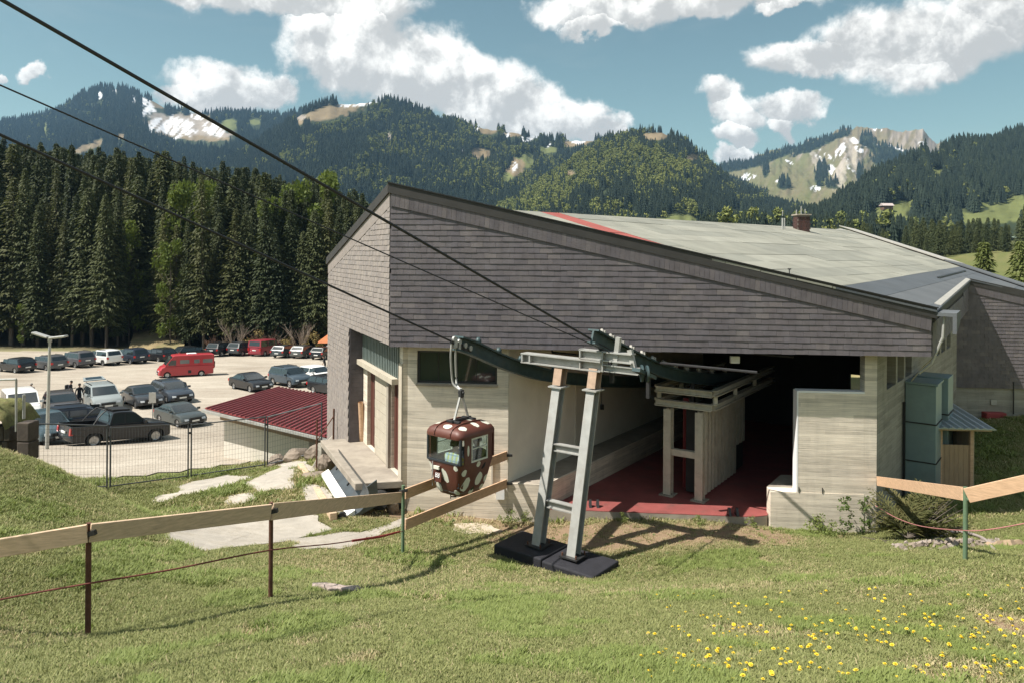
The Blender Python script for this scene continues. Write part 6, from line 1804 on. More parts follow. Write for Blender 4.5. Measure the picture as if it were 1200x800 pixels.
    if kind == 'camper':
        wins = [[(1.15, zw0 + .04), (1.15, 1.98), (xrg(1.98) - .1, 1.98), (xrg(zw0 + .04) - .12, zw0 + .04)]]
        wins += [[(a, 1.55), (a, 1.98), (b, 1.98), (b, 1.55)] for a, b in ((-.25, .75), (-1.35, -.75), (-2.75, -1.7))]
    else:
        cuts_ = sorted(S['splits']); edges_ = []
        xs_ = [None] + list(cuts_) + [None]
        wins = []
        for i in range(len(xs_) - 1):
            a, b = xs_[i], xs_[i + 1]
            p_ = .045
            l0, l1 = (xl(zw0) + .12, xl(zw1) + .10) if a is None else (a + p_, a + p_)
            r0_, r1_ = (xrg(zw0) - .16, xrg(zw1) - .10) if b is None else (b - p_, b - p_)
            if r1_ - l1 < .08: 
                if r0_ - l0 > .15: wins.append([(l0, zw0), ((l0 + r0_) / 2 if a is None else l0, zw1), (r0_, zw0)])
                continue
            wins.append([(l0, zw0), (l1, zw1), (r1_, zw1), (r0_, zw0)])
    for s_ in (-1, 1):
        for pts in wins: add('side_window', side_poly(pts, s_), M['camperglass'] if kind == 'camper' and pts[0][0] < 1 else M['carglass'], cabn, None)
    def screen(x0, z0, x1, z1, name, f0=.1, f1=.9, fw=.90):
        d = Vector((x1 - x0, 0, z1 - z0)); n_ = Vector((-d.z, 0, d.x)).normalized()
        if n_.z < 0 : n_ = -n_
        if abs(n_.z) < .2 and n_.x * x0 < 0: n_ = -n_
        a, b = Vector((x0, 0, z0)) + d * f0, Vector((x0, 0, z0)) + d * f1
        qs = []
        for p_ in (a, b):
            for s_ in (-1, 1): qs.append(Vector((p_.x, s_ * hw(p_.z) * fw, p_.z)))
        ring_ = [qs[0], qs[1], qs[3], qs[2]]
        q = MB(); q.prism([p_ - n_ * .012 for p_ in ring_], [p_ + n_ * .007 for p_ in ring_]); add(name, q, M['carglass'], cabn, None)
    screen(wb, zb, ft, zt - .05, 'windscreen')
    screen(gb, zb, gt, zt - .05, 'rear_window', .18, .88, .82)
    # ---- wheels
    for x_ in (xf, xr):
        for s_ in (-1, 1):
            mb = MB(); yo = s_ * (W / 2 - .12)
            mb.lathe([(r * .62, -.10), (r * .92, -.10), (r, -.06), (r, .06), (r * .92, .10), (r * .62, .10)], (x_, yo, r), 'Y', 20); wi = add('wheel', mb, M['rubber'])
            mb = MB(); mb.lathe([(.0, .055), (r * .16, .06), (r * .22, .045), (r * .58, .06), (r * .66, .085), (r * .66, .0)] if s_ > 0 else [(.0, -.055), (r * .16, -.06), (r * .22, -.045), (r * .58, -.06), (r * .66, -.085), (r * .66, .0)], (x_, yo, r), 'Y', 20)
            for k_ in range(5):
                a = 2 * math.pi * k_ / 5 + .3
                mb.beam((x_ + math.cos(a) * r * .1, yo + s_ * .062, r + math.sin(a) * r * .1), (x_ + math.cos(a) * r * .6, yo + s_ * .072, r + math.sin(a) * r * .6), .05, .02, up=(0, 1, 0))
            add('rim', mb, M['rim'], wi)
    # ---- lights, plates, grille, mirrors, handles
    for s_ in (-1, 1):
        mb = MB(); hz = min(S['hf'] - .17, .80); mb.hexa([(L / 2 - .30, s_ * W * .47, hz - .07), (L / 2 - .035, s_ * W * .40, hz - .07), (L / 2 - .005, s_ * W * .26, hz - .06), (L / 2 - .25, s_ * W * .26, hz - .06),
                                                       (L / 2 - .38, s_ * W * .470, hz + .08), (L / 2 - .10, s_ * W * .40, hz + .06), (L / 2 - .05, s_ * W * .26, hz + .04), (L / 2 - .25, s_ * W * .26, hz + .04)]); add('headlight', mb, M['lamp_glass'])
        zt2 = belt - .18 if kind not in ('transporter', 'camper', 'pickup') else belt - .28
        mb = MB(); mb.box((-L / 2 + .10, s_ * W * .43, zt2), (.22, .16, .2 if kind not in ('pickup', 'transporter', 'camper') else .34)); add('tail_light', mb, M['tail'])
        mb = MB(); mb.box((wb - .28, s_ * (W / 2 + .09), belt + .07), (.12, .2, .14)); add('mirror', mb, PAINT0)
        for xh in ((.02 - .85, .02 + .1) if kind != 'camper' else (1.25,)):
            mb = MB(); mb.box((xh, s_ * (W / 2 * .99), belt - .13), (.18, .03, .03)); add('door_handle', mb, PAINT0)
        if kind == 'pickup' or kind == 'suv':
            mb = MB(); mb.box(((xf + xr) / 2, s_ * W * .485, zs + .03), (xf - xr - 2 * ra - .05, .06, .07)); add('side_step', mb, M['black'])
    mb = MB(); mb.box((L / 2 - .02, 0, .60), (.05, W * .46, .16)); add('grille', mb, M['black'])
    mb = MB(); mb.box((L / 2 - .015, 0, .40), (.05, W * .62, .12)); add('bumper_intake', mb, M['black'])
    mb = MB(); mb.box((L / 2 + .012, 0, .47), (.02, .50, .11)); add('number_plate', mb, M['plate'])
    mb = MB(); mb.box((-L / 2 + (.0 if kind != 'pickup' else -.01), 0, belt - .36 if kind not in ('suv', 'mpv', 'transporter') else .78), (.04, .50, .11)); add('number_plate', mb, M['plate'])
    if kind == 'pickup':
        for s_ in (-1, 1):
            mb = MB(); mb.box(((gb - L / 2) / 2 - .0, s_ * W * .465, .96), (L / 2 + gb - .10, .09, .36)); add('bed_side', mb, PAINT0, None, 30)
        mb = MB(); mb.box((-L / 2 + .07, 0, .94), (.08, W * .90, .38)); add('tailgate', mb, PAINT0, None, 30)
        mb = MB(); mb.box(((gb - L / 2) / 2, 0, .80), (L / 2 + gb - .2, W * .84, .03)); add('bed_liner', mb, M['black'])
        for s_ in (-1, 1):
            mb = MB(); mb.tube(bez([Vector((gb - .75, s_ * .70, 1.14)), Vector((gb - .40, s_ * .62, 1.62)), Vector((gb - .12, s_ * .58, 1.86))], 8), .03, 8); add('roll_bar', mb, M['black'])
        mb = MB(); mb.tube([(gb - .12, -.58, 1.86), (gb - .12, .58, 1.86)], .03, 8); add('roll_bar', mb, M['black'])
        mb = MB(); mb.box((-.08, 0, 1.84), (.9, 1.0, .06)); add('roof_rack', mb, M['black'])
    if kind in ('wagon', 'suv', 'mpv'):
        for s_ in (-1, 1):
            mb = MB(); mb.beam((gt + .35, s_ * W * .36, Hh + .02), (ft - .25, s_ * W * .36, Hh + .02), .04, .045); add('roof_rail', mb, M['black'])
    if kind == 'camper':
        mb = MB(); mb.box((-2.98, -.1, 1.25), (.35, 1.0, .7)); add('bike_carrier', mb, M['black'])
        mb = MB(); mb.box((-.6, 0, 2.56), (1.0, .7, .1)); add('roof_hatch', mb, M['whitetrim'])
        for s_ in (-1, 1):
            mb = MB(); mb.box((-.30, s_ * 1.0, .62), (.34, .03, .34)); add('service_hatch', mb, M['black'])
    CACHE[kind] = parts
    return parts
PAINT0 = mat('car_paint_grey', (.1, .1, .11), .25, .3, .0, coat=.8)
M['camperglass'] = mat('camper_window', (.16, .17, .17), .15, 0, 0, spec=.7)
PAINTS = {}
def paint(col):
    if col not in PAINTS:
        PAINTS[col] = mat('car_paint_%d' % len(PAINTS), col, .32, 0, .03, .8, coat=.35)
    return PAINTS[col]
def car(kind, px, py, head, col, label, cat='car', group='cars on the car park', name=None, scale=1.0):
    p = lot_hit(px, py)
    root = empty(name or {'camper': 'camper_van', 'pickup': 'pickup_truck', 'transporter': 'van', 'smallvan': 'van'}.get(kind, 'parked_car'), p, label, cat, group, R(90 - head))
    # sit on the slope of the lot
    objs = []
    for (n_, me, par) in car_parts(kind):
        o = link(n_, me, root if par is None else objs[par])
        if me.materials and me.materials[0] == PAINT0:
            o.material_slots[0].link = 'OBJECT'; o.material_slots[0].material = paint(col)
        objs.append(o)
    d = Vector((math.sin(R(head)), math.cos(R(head))))
    sl = math.atan((Hs(p.x + d.x * 1.4, p.y + d.y * 1.4) - Hs(p.x - d.x * 1.4, p.y - d.y * 1.4)) / 2.8)
    root.rotation_euler = (Matrix.Rotation(R(90 - head), 3, 'Z') @ Matrix.Rotation(-sl, 3, 'Y')).to_euler()
    root.scale = (scale,) * 3
    return root
BLK, CHAR, GREY, BLUEG, SILV, WHT, RED, NAVY = (.012, .013, .016), (.03, .033, .038), (.075, .08, .085), (.045, .065, .085), (.27, .30, .30), (.78, .78, .76), (.40, .035, .045), (.02, .028, .045)
# far row along the forest
car('hatch', 19, 435.5, -62, BLK, 'small black hatchback at the outer end of the row along the dark forest')
car('wagon', 56, 432.5, -60, GREY, 'grey estate car between the small black hatchback and the grey off-roader by the forest')
car('suv', 90, 429.5, -58, (.10, .10, .11), 'dark grey sport utility car left of the white one along the forest')
car('suv', 122, 427, -58, WHT, 'white sport utility car in the far row along the forest')
car('suv', 154, 425, -56, NAVY, 'dark blue sport utility car right of the white one along the forest')
car('wagon', 185, 422.5, -60, BLK, 'black estate car just left of the red camper van')
car('hatch', 226, 419.5, 40, BLK, 'black car whose roof shows behind the red camper van')
car('suv', 261, 416.5, 16, BLK, 'black sport utility car, first one right of the red camper van')
car('suv', 285, 416, 16, (.05, .055, .06), 'charcoal car beside the red minibus, on the camper side')
car('transporter', 311, 416, 15, (.28, .035, .05), 'dark red minibus parked in the far row', 'van')
car('wagon', 336, 418, 14, (.04, .05, .055), 'dark estate car on the other side of the red minibus')
car('wagon', 358, 418.5, 14, (.085, .09, .085), 'grey-green saloon car, second from the station wall in the far row')
car('hatch', 380, 420, 14, BLK, 'black car half hidden by the station wall in the far row')
car('hatch', 396, 417, 14, BLUEG, 'blue-grey car beyond the station wall')
car('camper', 217, 440.5, 237, RED, 'bright red camper van with three side windows crossing the car park', 'camper van', None, scale=.83)
# middle rows, noses to the station
car('sedan', 294, 456.5, 132, BLK, 'black compact car standing alone before the shed roof')
car('suv', 340, 451.5, 132, BLUEG, 'blue-grey sport utility car above the red shed roof')
car('hatch', 372, 447.5, 132, WHT, 'white hatchback touching the station wall in the picture')
car('wagon', 389, 461.5, 132, BLK, 'black car roof between the shed and the station wall')
car('wagon', 72, 486, 142, (.055, .05, .05), 'dark brown estate car beside the lamp pole')
car('mpv', 119, 478.5, 140, SILV, 'silver-green people carrier with its tailgate up')
car('sedan', 167, 474.5, 138, CHAR, 'charcoal coupe right of the silver people carrier')
car('wagon', 201, 469, 136, (.035, .045, .06), 'dark blue-grey estate car behind the charcoal coupe')
car('sedan', 211, 496, 130, (.05, .06, .06), 'dark green-grey car half hidden by the grass edge right of the pickup', scale=.9)
car('wagon', 100, 504, 50, NAVY, 'dark car hidden behind the black pickup')
car('smallvan', 24, 491, 140, WHT, 'white van with its nose past the retaining wall', 'van')
car('suv', 52, 519, 128, (.05, .08, .095), 'blue-green off-road car behind the mesh fence at the lamp foot')
pk = car('pickup', 135, 521, 39, BLK, 'black double-cab pickup truck behind the mesh fence', 'pickup', None)
# the raised tailgate of the people carrier
mp = [o for o in COL.objects if o.get('label', '').startswith('silver-green')][0]
mb = MB(); mb.prism([(-2.28, -.72, 1.70), (-3.05, -.62, 1.86), (-3.05, .62, 1.86), (-2.28, .72, 1.70)], [(-2.28, -.72, 1.76), (-3.05, -.62, 1.92), (-3.05, .62, 1.92), (-2.28, .72, 1.76)])
o = mb.build('open_tailgate', paint(SILV), mp, local=True)
mb = MB(); mb.prism([(-2.45, -.55, 1.795), (-2.95, -.5, 1.90), (-2.95, .5, 1.90), (-2.45, .55, 1.795)], [(-2.45, -.55, 1.80), (-2.95, -.5, 1.915), (-2.95, .5, 1.915), (-2.45, .55, 1.80)]); mb.build('tailgate_window', M['carglass'], o, local=True)

# people
dk = lambda n_, c: mat(n_, c, .9, 0, .1, 8)
standing_person(80, 474, 'person with a backpack in dark clothes leaning to the brown estate car', dk('black_pullover', (.025, .025, .03)), dk('black_trousers', (.02, .02, .025)), R(-90), .35, 'one', bag=dk('dark_backpack', (.02, .022, .026)))
standing_person(92.5, 478, 'person in black between the brown estate and the silver people carrier', dk('black_hoodie', (.02, .02, .024)), dk('navy_jeans', (.03, .035, .05)), R(-120), .0, 'down')
standing_person(37, 478, 'grey-haired person in a pale red top by the white van', dk('faded_red_top', (.28, .13, .12)), dk('dark_trousers', (.05, .05, .06)), R(60), .0, 'one', hair=1)
standing_person(381, 437, 'person in black beyond the white hatchback at the station wall', dk('black_coat', (.02, .02, .022)), dk('black_jeans', (.02, .02, .022)), R(90), .3, 'one')
# ================================================================== TREES, FOREST, MOUNTAINS
M['needle'] = foliage('spruce_needles', (.024, .037, .016), (.085, .097, .036), .7, .12, .35)
M['needle_y'] = foliage('sunlit_larch_needles', (.09, .11, .03), (.13, .15, .04), .7, .2, .35)
M['leaf'] = foliage('young_beech_leaves', (.065, .10, .018), (.15, .19, .035), .65, .35, .5)
M['needle_far'] = foliage('far_spruce', (.012, .023, .019), (.037, .053, .032), .85, 0, .02)
M['leaf_far'] = foliage('far_beech', (.14, .165, .048), (.27, .28, .085), .8, .1, .02)
def spruce_mesh(Ht, Rad, seed, low=.14, spac=.42, dens=1.0, m_=None, ragged=.3):
    rg = np.random.default_rng(seed)
    V, F = [], []
    z = low * Ht; n0 = 0
    while z < Ht - .15:
        t = (z - low * Ht) / (Ht - low * Ht)
        Rz_ = Rad * ((1 - t) ** .85) * (0.55 + .45 * min(1, t * 6)) + .12
        nb = max(5, int((13 - 6 * t) * dens)); a0 = rg.uniform(0, 6.28)
        for b in range(nb):
            a = a0 + 6.283 * b / nb + rg.uniform(-.35, .35)
            Lb = Rz_ * rg.uniform(1 - ragged, 1.12)
            droop = .35 - .75 * t + rg.uniform(-.12, .12)
            ca, sa = math.cos(a), math.sin(a)
            ns_ = max(2, int(Lb / .55))
            for j in range(ns_):
                u_ = (j + .6) / ns_; rr_ = Lb * u_
                zc_ = z - droop * rr_ * (.6 + .4 * u_) + .25 * u_ * u_ * Lb * .3
                w_ = (.20 + .30 * (1 - u_)) * (.7 + .5 * rg.random()) * min(1.0, .35 + Lb / 2.2)
                l_ = (.62 + .3 * rg.random()) * min(1.0, .4 + Lb / 2.5)
                for side in ((-1, 1) if u_ < .85 else (0,)):
                    an = a + side * rg.uniform(.35, .9); dx_, dy_ = math.cos(an), math.sin(an)
                    px_, py_ = ca * rr_, sa * rr_
                    tip = (px_ + dx_ * l_, py_ + dy_ * l_, zc_ - l_ * rg.uniform(.25, .75))
                    perp = (-dy_ * w_ * .5, dx_ * w_ * .5)
                    zt_ = rg.uniform(-.12, .12)
                    m1 = (px_ + dx_ * l_ * .45 + perp[0], py_ + dy_ * l_ * .45 + perp[1], zc_ - l_ * .15 + zt_)
                    m2 = (px_ + dx_ * l_ * .45 - perp[0], py_ + dy_ * l_ * .45 - perp[1], zc_ - l_ * .15 - zt_)
                    V += [(px_, py_, zc_ + .05), m1, tip, m2]; F.append((n0, n0 + 1, n0 + 2, n0 + 3)); n0 += 4
        z += spac * (1 - .45 * t) * rg.uniform(.8, 1.2)
    V += [(-.1, 0, Ht - .6), (0, .1, Ht - .6), (.1, -.05, Ht - .6), (0, 0, Ht + .25)]; F.append((n0, n0 + 1, n0 + 3, n0 + 3)); F[-1] = (n0, n0 + 1, n0 + 2, n0 + 3)
    return np_mesh('crown', np.array(V), np.array(F), m_ or M['needle'])
def trunk_mesh(Ht, r0, m_, top=.92, bend=0):
    mb = MB(); pts = [(bend * math.sin(k_ * .9), 0, Ht * top * k_ / 6 - .4 * (k_ == 0)) for k_ in range(7)]; mb.tube(pts, r0, 8, r2=r0 * .12, up=(0, 1, 0))
    return mb.mesh('trunk', m_, 60)
def leafy_mesh(Ht, Rad, seed, n=2600, m_=None, base=.3, leaf=.30, clumps=16):
    rg = np.random.default_rng(seed)
    cc = []
    for i in range(clumps):
        h_ = base + (1 - base) * rg.random(); r_ = Rad * (1 - abs(h_ - .55) * 1.15) * rg.random() ** .5; a = rg.uniform(0, 6.28)
        cc.append((r_ * math.cos(a), r_ * math.sin(a), h_ * Ht, Rad * rg.uniform(.28, .5)))
    cc = np.array(cc); k = rg.integers(0, clumps, n)
    d = rg.normal(size=(n, 3)); d /= np.linalg.norm(d, axis=1)[:, None]
    P = cc[k, :3] + d * (cc[k, 3] * rg.random(n) ** .35)[:, None] * np.array([1, 1, .8])
    a = rg.normal(size=(n, 3)); a /= np.linalg.norm(a, axis=1)[:, None]; b = np.cross(a, rg.normal(size=(n, 3))); b /= np.linalg.norm(b, axis=1)[:, None]
    s_ = leaf * rg.uniform(.6, 1.3, n)[:, None]
    V = np.stack([P - a * s_, P + b * s_ * .6, P + a * s_, P - b * s_ * .6], 1).reshape(-1, 3)
    return np_mesh('crown', V, np.arange(4 * n).reshape(-1, 4), m_ or M['leaf'])
def limbs_mesh(Ht, Rad, seed, m_, r0=.16, n=9):
    rg = random.Random(seed); mb = MB()
    mb.tube([(0, 0, -.3), (.05, 0, Ht * .3), (0, .1, Ht * .6), (0, 0, Ht * .85)], r0, 7, r2=r0 * .25, up=(0, 1, 0))
    for k_ in range(n):
        a = rg.uniform(0, 6.28); z0 = Ht * rg.uniform(.25, .6); d = Vector((math.cos(a), math.sin(a), rg.uniform(.5, 1.1)))
        p = Vector((0, 0, z0)); mb.tube([p, p + d * Rad * .4, p + d * Rad * .75 + Vector((0, 0, .3))], r0 * .4, 5, r2=r0 * .08, up=(0, 1, 0))
    return mb.mesh('trunk', m_, 60)
SPR = [(spruce_mesh(30, 4.4, 1, .10), trunk_mesh(30, .34, M['bark'])), (spruce_mesh(30, 3.6, 2, .10, ragged=.4), trunk_mesh(30, .32, M['bark'])), (spruce_mesh(30, 4.8, 3, .16), trunk_mesh(30, .36, M['bark'])),
       (spruce_mesh(30, 4.2, 4, .28, dens=.95, ragged=.45), trunk_mesh(30, .33, M['bark2'])), (spruce_mesh(30, 3.2, 5, .08), trunk_mesh(30, .30, M['bark'])),
       (spruce_mesh(30, 4.6, 6, .12, .55, dens=.7, m_=foliage('olive_spruce', (.05, .058, .02), (.11, .11, .04), .7, .15, .35), ragged=.55), trunk_mesh(30, .33, M['bark2']))]
LEAFY = [(leafy_mesh(17, 4.2, 11), limbs_mesh(17, 4, 1, M['bark2'])), (leafy_mesh(17, 3.6, 12, 2200, base=.15), limbs_mesh(17, 3.6, 2, M['bark2']))]
def plant(name, crown, trunk, loc, s, rz, label, cat, group=None, sxy=1.0):
    root = empty(name, loc, label, cat, group, rz)
    a = link('trunk', trunk, root); b = link('crown', crown, root)
    root.scale = (s * sxy, s * sxy, s)
    return root
# height of the forest's skyline along the picture: px -> y of the tops
SKY = [(-120, 150), (0, 160), (35, 172), (70, 168), (110, 176), (150, 178), (200, 186), (245, 194), (290, 196), (335, 206), (380, 208), (410, 218), (450, 246), (520, 262)]
def sky_y(px): return float(np.interp(px, [a for a, b in SKY], [b for a, b in SKY]))
frng = random.Random(3)
trees = []
px = -70
# front row at the edge of the car park, then two rows behind
rows = [(101, 14, .60, .92), (106, 13, .72, 1.0), (113, 13, .85, 1.04)]
TL = ['tall dark spruce in the front row of the forest behind the car park', 'dark spruce in the second row of the forest behind the car park', 'dark spruce in the third row of the forest, its top on the skyline']
for ri, (Y0, step, lo, hi) in enumerate(rows):
    px = -60 + ri * 6
    while px < 470:
        Y = Y0 + frng.uniform(-1.6, 2.2) + (2.0 if 150 < px < 215 and ri == 0 else 0)
        if ri == 0 and (150 < px < 186 or px > 395): px += step; continue      # the gap where the path enters
        p = at(px, 400, Y); zg_ = Hs(p.x, Y)
        topz = at(px, sky_y(px) + frng.uniform(-10, 16), Y).z
        hh = (topz - zg_) * frng.uniform(lo, hi)
        k_ = frng.choices(range(6), (3, 3, 3, 2, 2, 2) if ri else (2, 2, 3, 4, 1, 3))[0]
        plant('spruce_tree', SPR[k_][0], SPR[k_][1], (p.x, Y, zg_), hh / 30, frng.uniform(0, 6.28), TL[ri], 'tree', ['front row spruces', 'second row spruces', 'third row spruces'][ri], frng.uniform(.75, 1.35)).rotation_euler = (frng.gauss(0, .02), frng.gauss(0, .02), frng.uniform(0, 6))
        px += step * frng.uniform(.75, 1.25)
# light green broadleaf trees standing among the spruces
for (px, py, Y, hh, k_, lab) in ((200, 330, 100.5, 15, 1, 'light green beech before the dark spruces, behind the black estate car'), (212, 262, 104, 22, 0, 'bright yellow-green beech crown among the spruces'), (152, 290, 105, 18, 1, 'olive green broadleaf tree half hidden by spruces near the middle rope'),
                                 (242, 240, 108, 24, 1, 'pale yellow-green tree top rising among the dark spruces'), (318, 262, 106, 20, 0, 'fresh green beech beside the lowest rope'), (345, 240, 110, 24, 1, 'light green beech crown below the forest skyline'), (378, 240, 110, 24, 0, 'light green tree nearest the station roof edge'), (283, 300, 103, 13, 1, 'low green broadleaf tree above the red minibus'), (25, 395, 100, 6, 1, 'low bright green bush at the forest edge')):
    p = at(px, py, Y); zg_ = Hs(p.x, Y)
    plant('broadleaf_tree', LEAFY[k_][0], LEAFY[k_][1], (p.x, Y, zg_), hh / 17, frng.uniform(0, 6), lab, 'tree', 'broadleaf trees at the forest edge', .62)

# ---- scattering with geometry nodes: one object of many small instances
def scatter(name, P, scl, rot, var, protos, label=None, cat=None, kind='stuff'):
    coll = bpy.data.collections.new(name + '_kinds')
    for i, me in enumerate(protos):
        coll.objects.link(bpy.data.objects.new('%s_kind_%02d' % (name, i), me))
    me = bpy.data.meshes.new(name)
    me.vertices.add(len(P)); me.vertices.foreach_set('co', np.asarray(P, np.float32).ravel())
    a = me.attributes.new('scl', 'FLOAT_VECTOR', 'POINT'); a.data.foreach_set('vector', np.asarray(scl, np.float32).ravel())
    a = me.attributes.new('rot', 'FLOAT_VECTOR', 'POINT'); a.data.foreach_set('vector', np.asarray(rot, np.float32).ravel())
    a = me.attributes.new('kind_index', 'INT', 'POINT'); a.data.foreach_set('value', np.asarray(var, np.int32))
    ng = bpy.data.node_groups.new(name + '_scatter', 'GeometryNodeTree')
    ng.interface.new_socket('Geometry', in_out='INPUT', socket_type='NodeSocketGeometry'); ng.interface.new_socket('Geometry', in_out='OUTPUT', socket_type='NodeSocketGeometry')
    N, Lk = ng.nodes, ng.links
    gi, go = N.new('NodeGroupInput'), N.new('NodeGroupOutput')
    iop = N.new('GeometryNodeInstanceOnPoints'); ci = N.new('GeometryNodeCollectionInfo')
    ci.inputs['Collection'].default_value = coll; ci.inputs['Separate Children'].default_value = True; ci.inputs['Reset Children'].default_value = True
    def att(nm, ty):
        n = N.new('GeometryNodeInputNamedAttribute'); n.data_type = ty; n.inputs['Name'].default_value = nm; return n.outputs['Attribute']
    Lk.new(gi.outputs[0], iop.inputs['Points']); Lk.new(ci.outputs[0], iop.inputs['Instance'])
    iop.inputs['Pick Instance'].default_value = True
    Lk.new(att('kind_index', 'INT'), iop.inputs['Instance Index']); Lk.new(att('rot', 'FLOAT_VECTOR'), iop.inputs['Rotation']); Lk.new(att('scl', 'FLOAT_VECTOR'), iop.inputs['Scale'])
    Lk.new(iop.outputs[0], go.inputs[0])
    o = link(name, me); md = o.modifiers.new('scatter', 'NODES'); md.node_group = ng
    return tag(o, label, cat, kind=kind)
def cone_tree(seed, tiers=7, spikes=8):
    """far conifer, unit height: ragged tiers"""
    rg = random.Random(seed); mb = MB()
    for t in range(tiers):
        f = t / tiers; zb_ = .10 + .86 * f; zt_ = min(1.02, zb_ + .30 * (1 - f * .5)); rr_ = .17 * (1 - f) ** .8 + .012
        vs = [(0, 0, zt_)]; n = spikes * 2; a0 = rg.uniform(0, 6)
        for k_ in range(n):
            a = a0 + 2 * math.pi * k_ / n; q = rr_ * (rg.uniform(.95, 1.2) if k_ % 2 else rg.uniform(.45, .62)); vs.append((q * math.cos(a), q * math.sin(a), zb_ + (rg.uniform(-.03, .0) if k_ % 2 else .03)))
        mb.add(vs, [(0, 1 + k_, 1 + (k_ + 1) % n) for k_ in range(n)])
    mb.tube([(0, 0, -.05), (0, 0, .2)], .012, 4, 0, up=(0, 1, 0))
    return mb.mesh('far_conifer', M['needle_far'], fix=False)
FARC = [cone_tree(s_) for s_ in range(4)]
def unit_leafy(seed):
    me = leafy_mesh(1.0, .30, seed, 260, M['leaf_far'], base=.2, leaf=.065, clumps=10); return me
FARL = [unit_leafy(31), unit_leafy(32)]
PROT = FARC + FARL
SPRU = [m_ for m_, _ in SPR[:5]]
# deep forest behind the rows, one mass
n = 900
fx = nrng.uniform(-90, 480, n); fY = 117 + 80 * nrng.random(n) ** 1.5
fP = np.stack([(fx - 600) / FPX * fY, fY, np.zeros(n)], 1); fP[:, 2] = H(fP[:, 0], fP[:, 1])
tz = np.array([at(a, sky_y(a) + nrng.uniform(-4, 16), b).z for a, b in zip(fx, fY)])
hs_ = np.clip((tz - fP[:, 2]) * nrng.uniform(.86, 1.02, n), 8, 40) / 30
scatter('deep_forest', fP, np.stack([hs_ * .9, hs_ * .9, hs_], 1), np.stack([np.zeros(n), np.zeros(n), nrng.uniform(0, 6.28, n)], 1), nrng.integers(0, 5, n), SPRU, 'dense dark spruce forest behind the car park', 'forest')

# ---- bare shrubs and saplings at the forest edge
def bare_shrub(loc, hh, seed, label, col=None, n=11, spread=.55):
    rg = random.Random(seed); mb = MB()
    def grow(p, d, L_, r_, lvl):
        q = p + d * L_ * .5 + Vector((rg.uniform(-.1, .1), rg.uniform(-.1, .1), .05)) * L_ * .4; e_ = q + (d + Vector((0, 0, .25))).normalized() * L_ * .5
        mb.tube([p, q, e_], r_, 4, r2=r_ * .45, up=(.3, 1, 0))
        if lvl > 0:
            for k_ in range(4):
                f = rg.uniform(.3, 1.0); s_ = p.lerp(e_, f)
                nd = (d + Vector((rg.uniform(-.8, .8), rg.uniform(-.8, .8), rg.uniform(-.2, .5)))).normalized(); grow(s_, nd, L_ * rg.uniform(.4, .62), r_ * .5, lvl - 1)
    for k_ in range(n):
        a = rg.uniform(0, 6.28); d = Vector((math.cos(a) * spread, math.sin(a) * spread, 1)).normalized(); grow(Vector((rg.uniform(-.2, .2), rg.uniform(-.2, .2), -.1)), d, hh * rg.uniform(.45, .62), .045, 2)
    o = mb.build('bare_shrub', col or M['twig']); o.location = loc
    return tag(o, label, 'shrub', 'bare shrubs at the car park edge')
M['twig'] = mat('pale_twigs', (.30, .24, .19), .9, 0, .2)
M['twig2'] = mat('reddish_twigs', (.22, .13, .09), .9, 0, .25)
def edge(px, Y): p = at(px, 400, Y); return (p.x, Y, Hs(p.x, Y))
bare_shrub(edge(276, 96.5), 5.2, 1, 'large pale leafless shrub behind the red minibus row, nearer the camper van')
bare_shrub(edge(351, 96.5), 5.0, 2, 'large pale leafless shrub above the parked cars, nearer the station')
for i, (px, hh, m_) in enumerate(((297, 3.2, M['twig2']), (309, 4.0, M['twig2']), (322, 3.4, M['twig']), (336, 2.6, M['twig2']), (247, 2.6, M['twig2']), (259, 2.2, M['twig']))):
    bare_shrub(edge(px, 97 + i * .2), hh, 20 + i, 'low reddish leafless bush between the large pale shrubs' if px > 280 else 'low leafless bush beside the path right of the camper van', m_, 9, .7)
for i, px in enumerate((298, 365, 370, 333)):
    me = leafy_mesh(2.6, 1.3, 60 + i, 420, mat('ochre_leaves_%d' % i, (.22, .17, .06), .9, 0, .3), base=.1, leaf=.12, clumps=8)
    o = link('yellow_bush', me); o.location = edge(px, 96.2 + i * .3); tag(o, 'ochre yellow bush at the forest edge behind the far row of cars', 'bush', 'ochre bushes behind the far row')
# low bank with a path at the gap
bk_ = MB(); pp = [edge(150, 97), edge(215, 97), edge(220, 112), edge(160, 112)]
vs = [(pp[0][0], pp[0][1], pp[0][2]), (pp[1][0], pp[1][1], pp[1][2]), (pp[2][0], pp[2][1], pp[2][2] + 3.4), (pp[3][0], pp[3][1], pp[3][2] + 2.2)]
N_ = 14; V_ = []; 
for j in range(N_):
    for i in range(N_):
        a, b = i / (N_ - 1), j / (N_ - 1)
        q = (Vector(vs[0]).lerp(Vector(vs[1]), a)).lerp(Vector(vs[3]).lerp(Vector(vs[2]), a), b); q.z += .5 * float(fbm(np.array([a * 5]), np.array([b * 5]), 3, 4)[0]) - .35; V_.append(tuple(q))
ii = np.arange(N_ * N_).reshape(N_, N_); F_ = np.stack([ii[:-1, :-1], ii[:-1, 1:], ii[1:, 1:], ii[1:, :-1]], -1).reshape(-1, 4)
tag(link('bank', np_mesh('bank', np.array(V_), F_, mat('dry_grass_bank', (.22, .17, .09), .95, 0, .4, .6, dirt=((.11, .14, .04), .8), dscale=.35), True)), kind='structure')
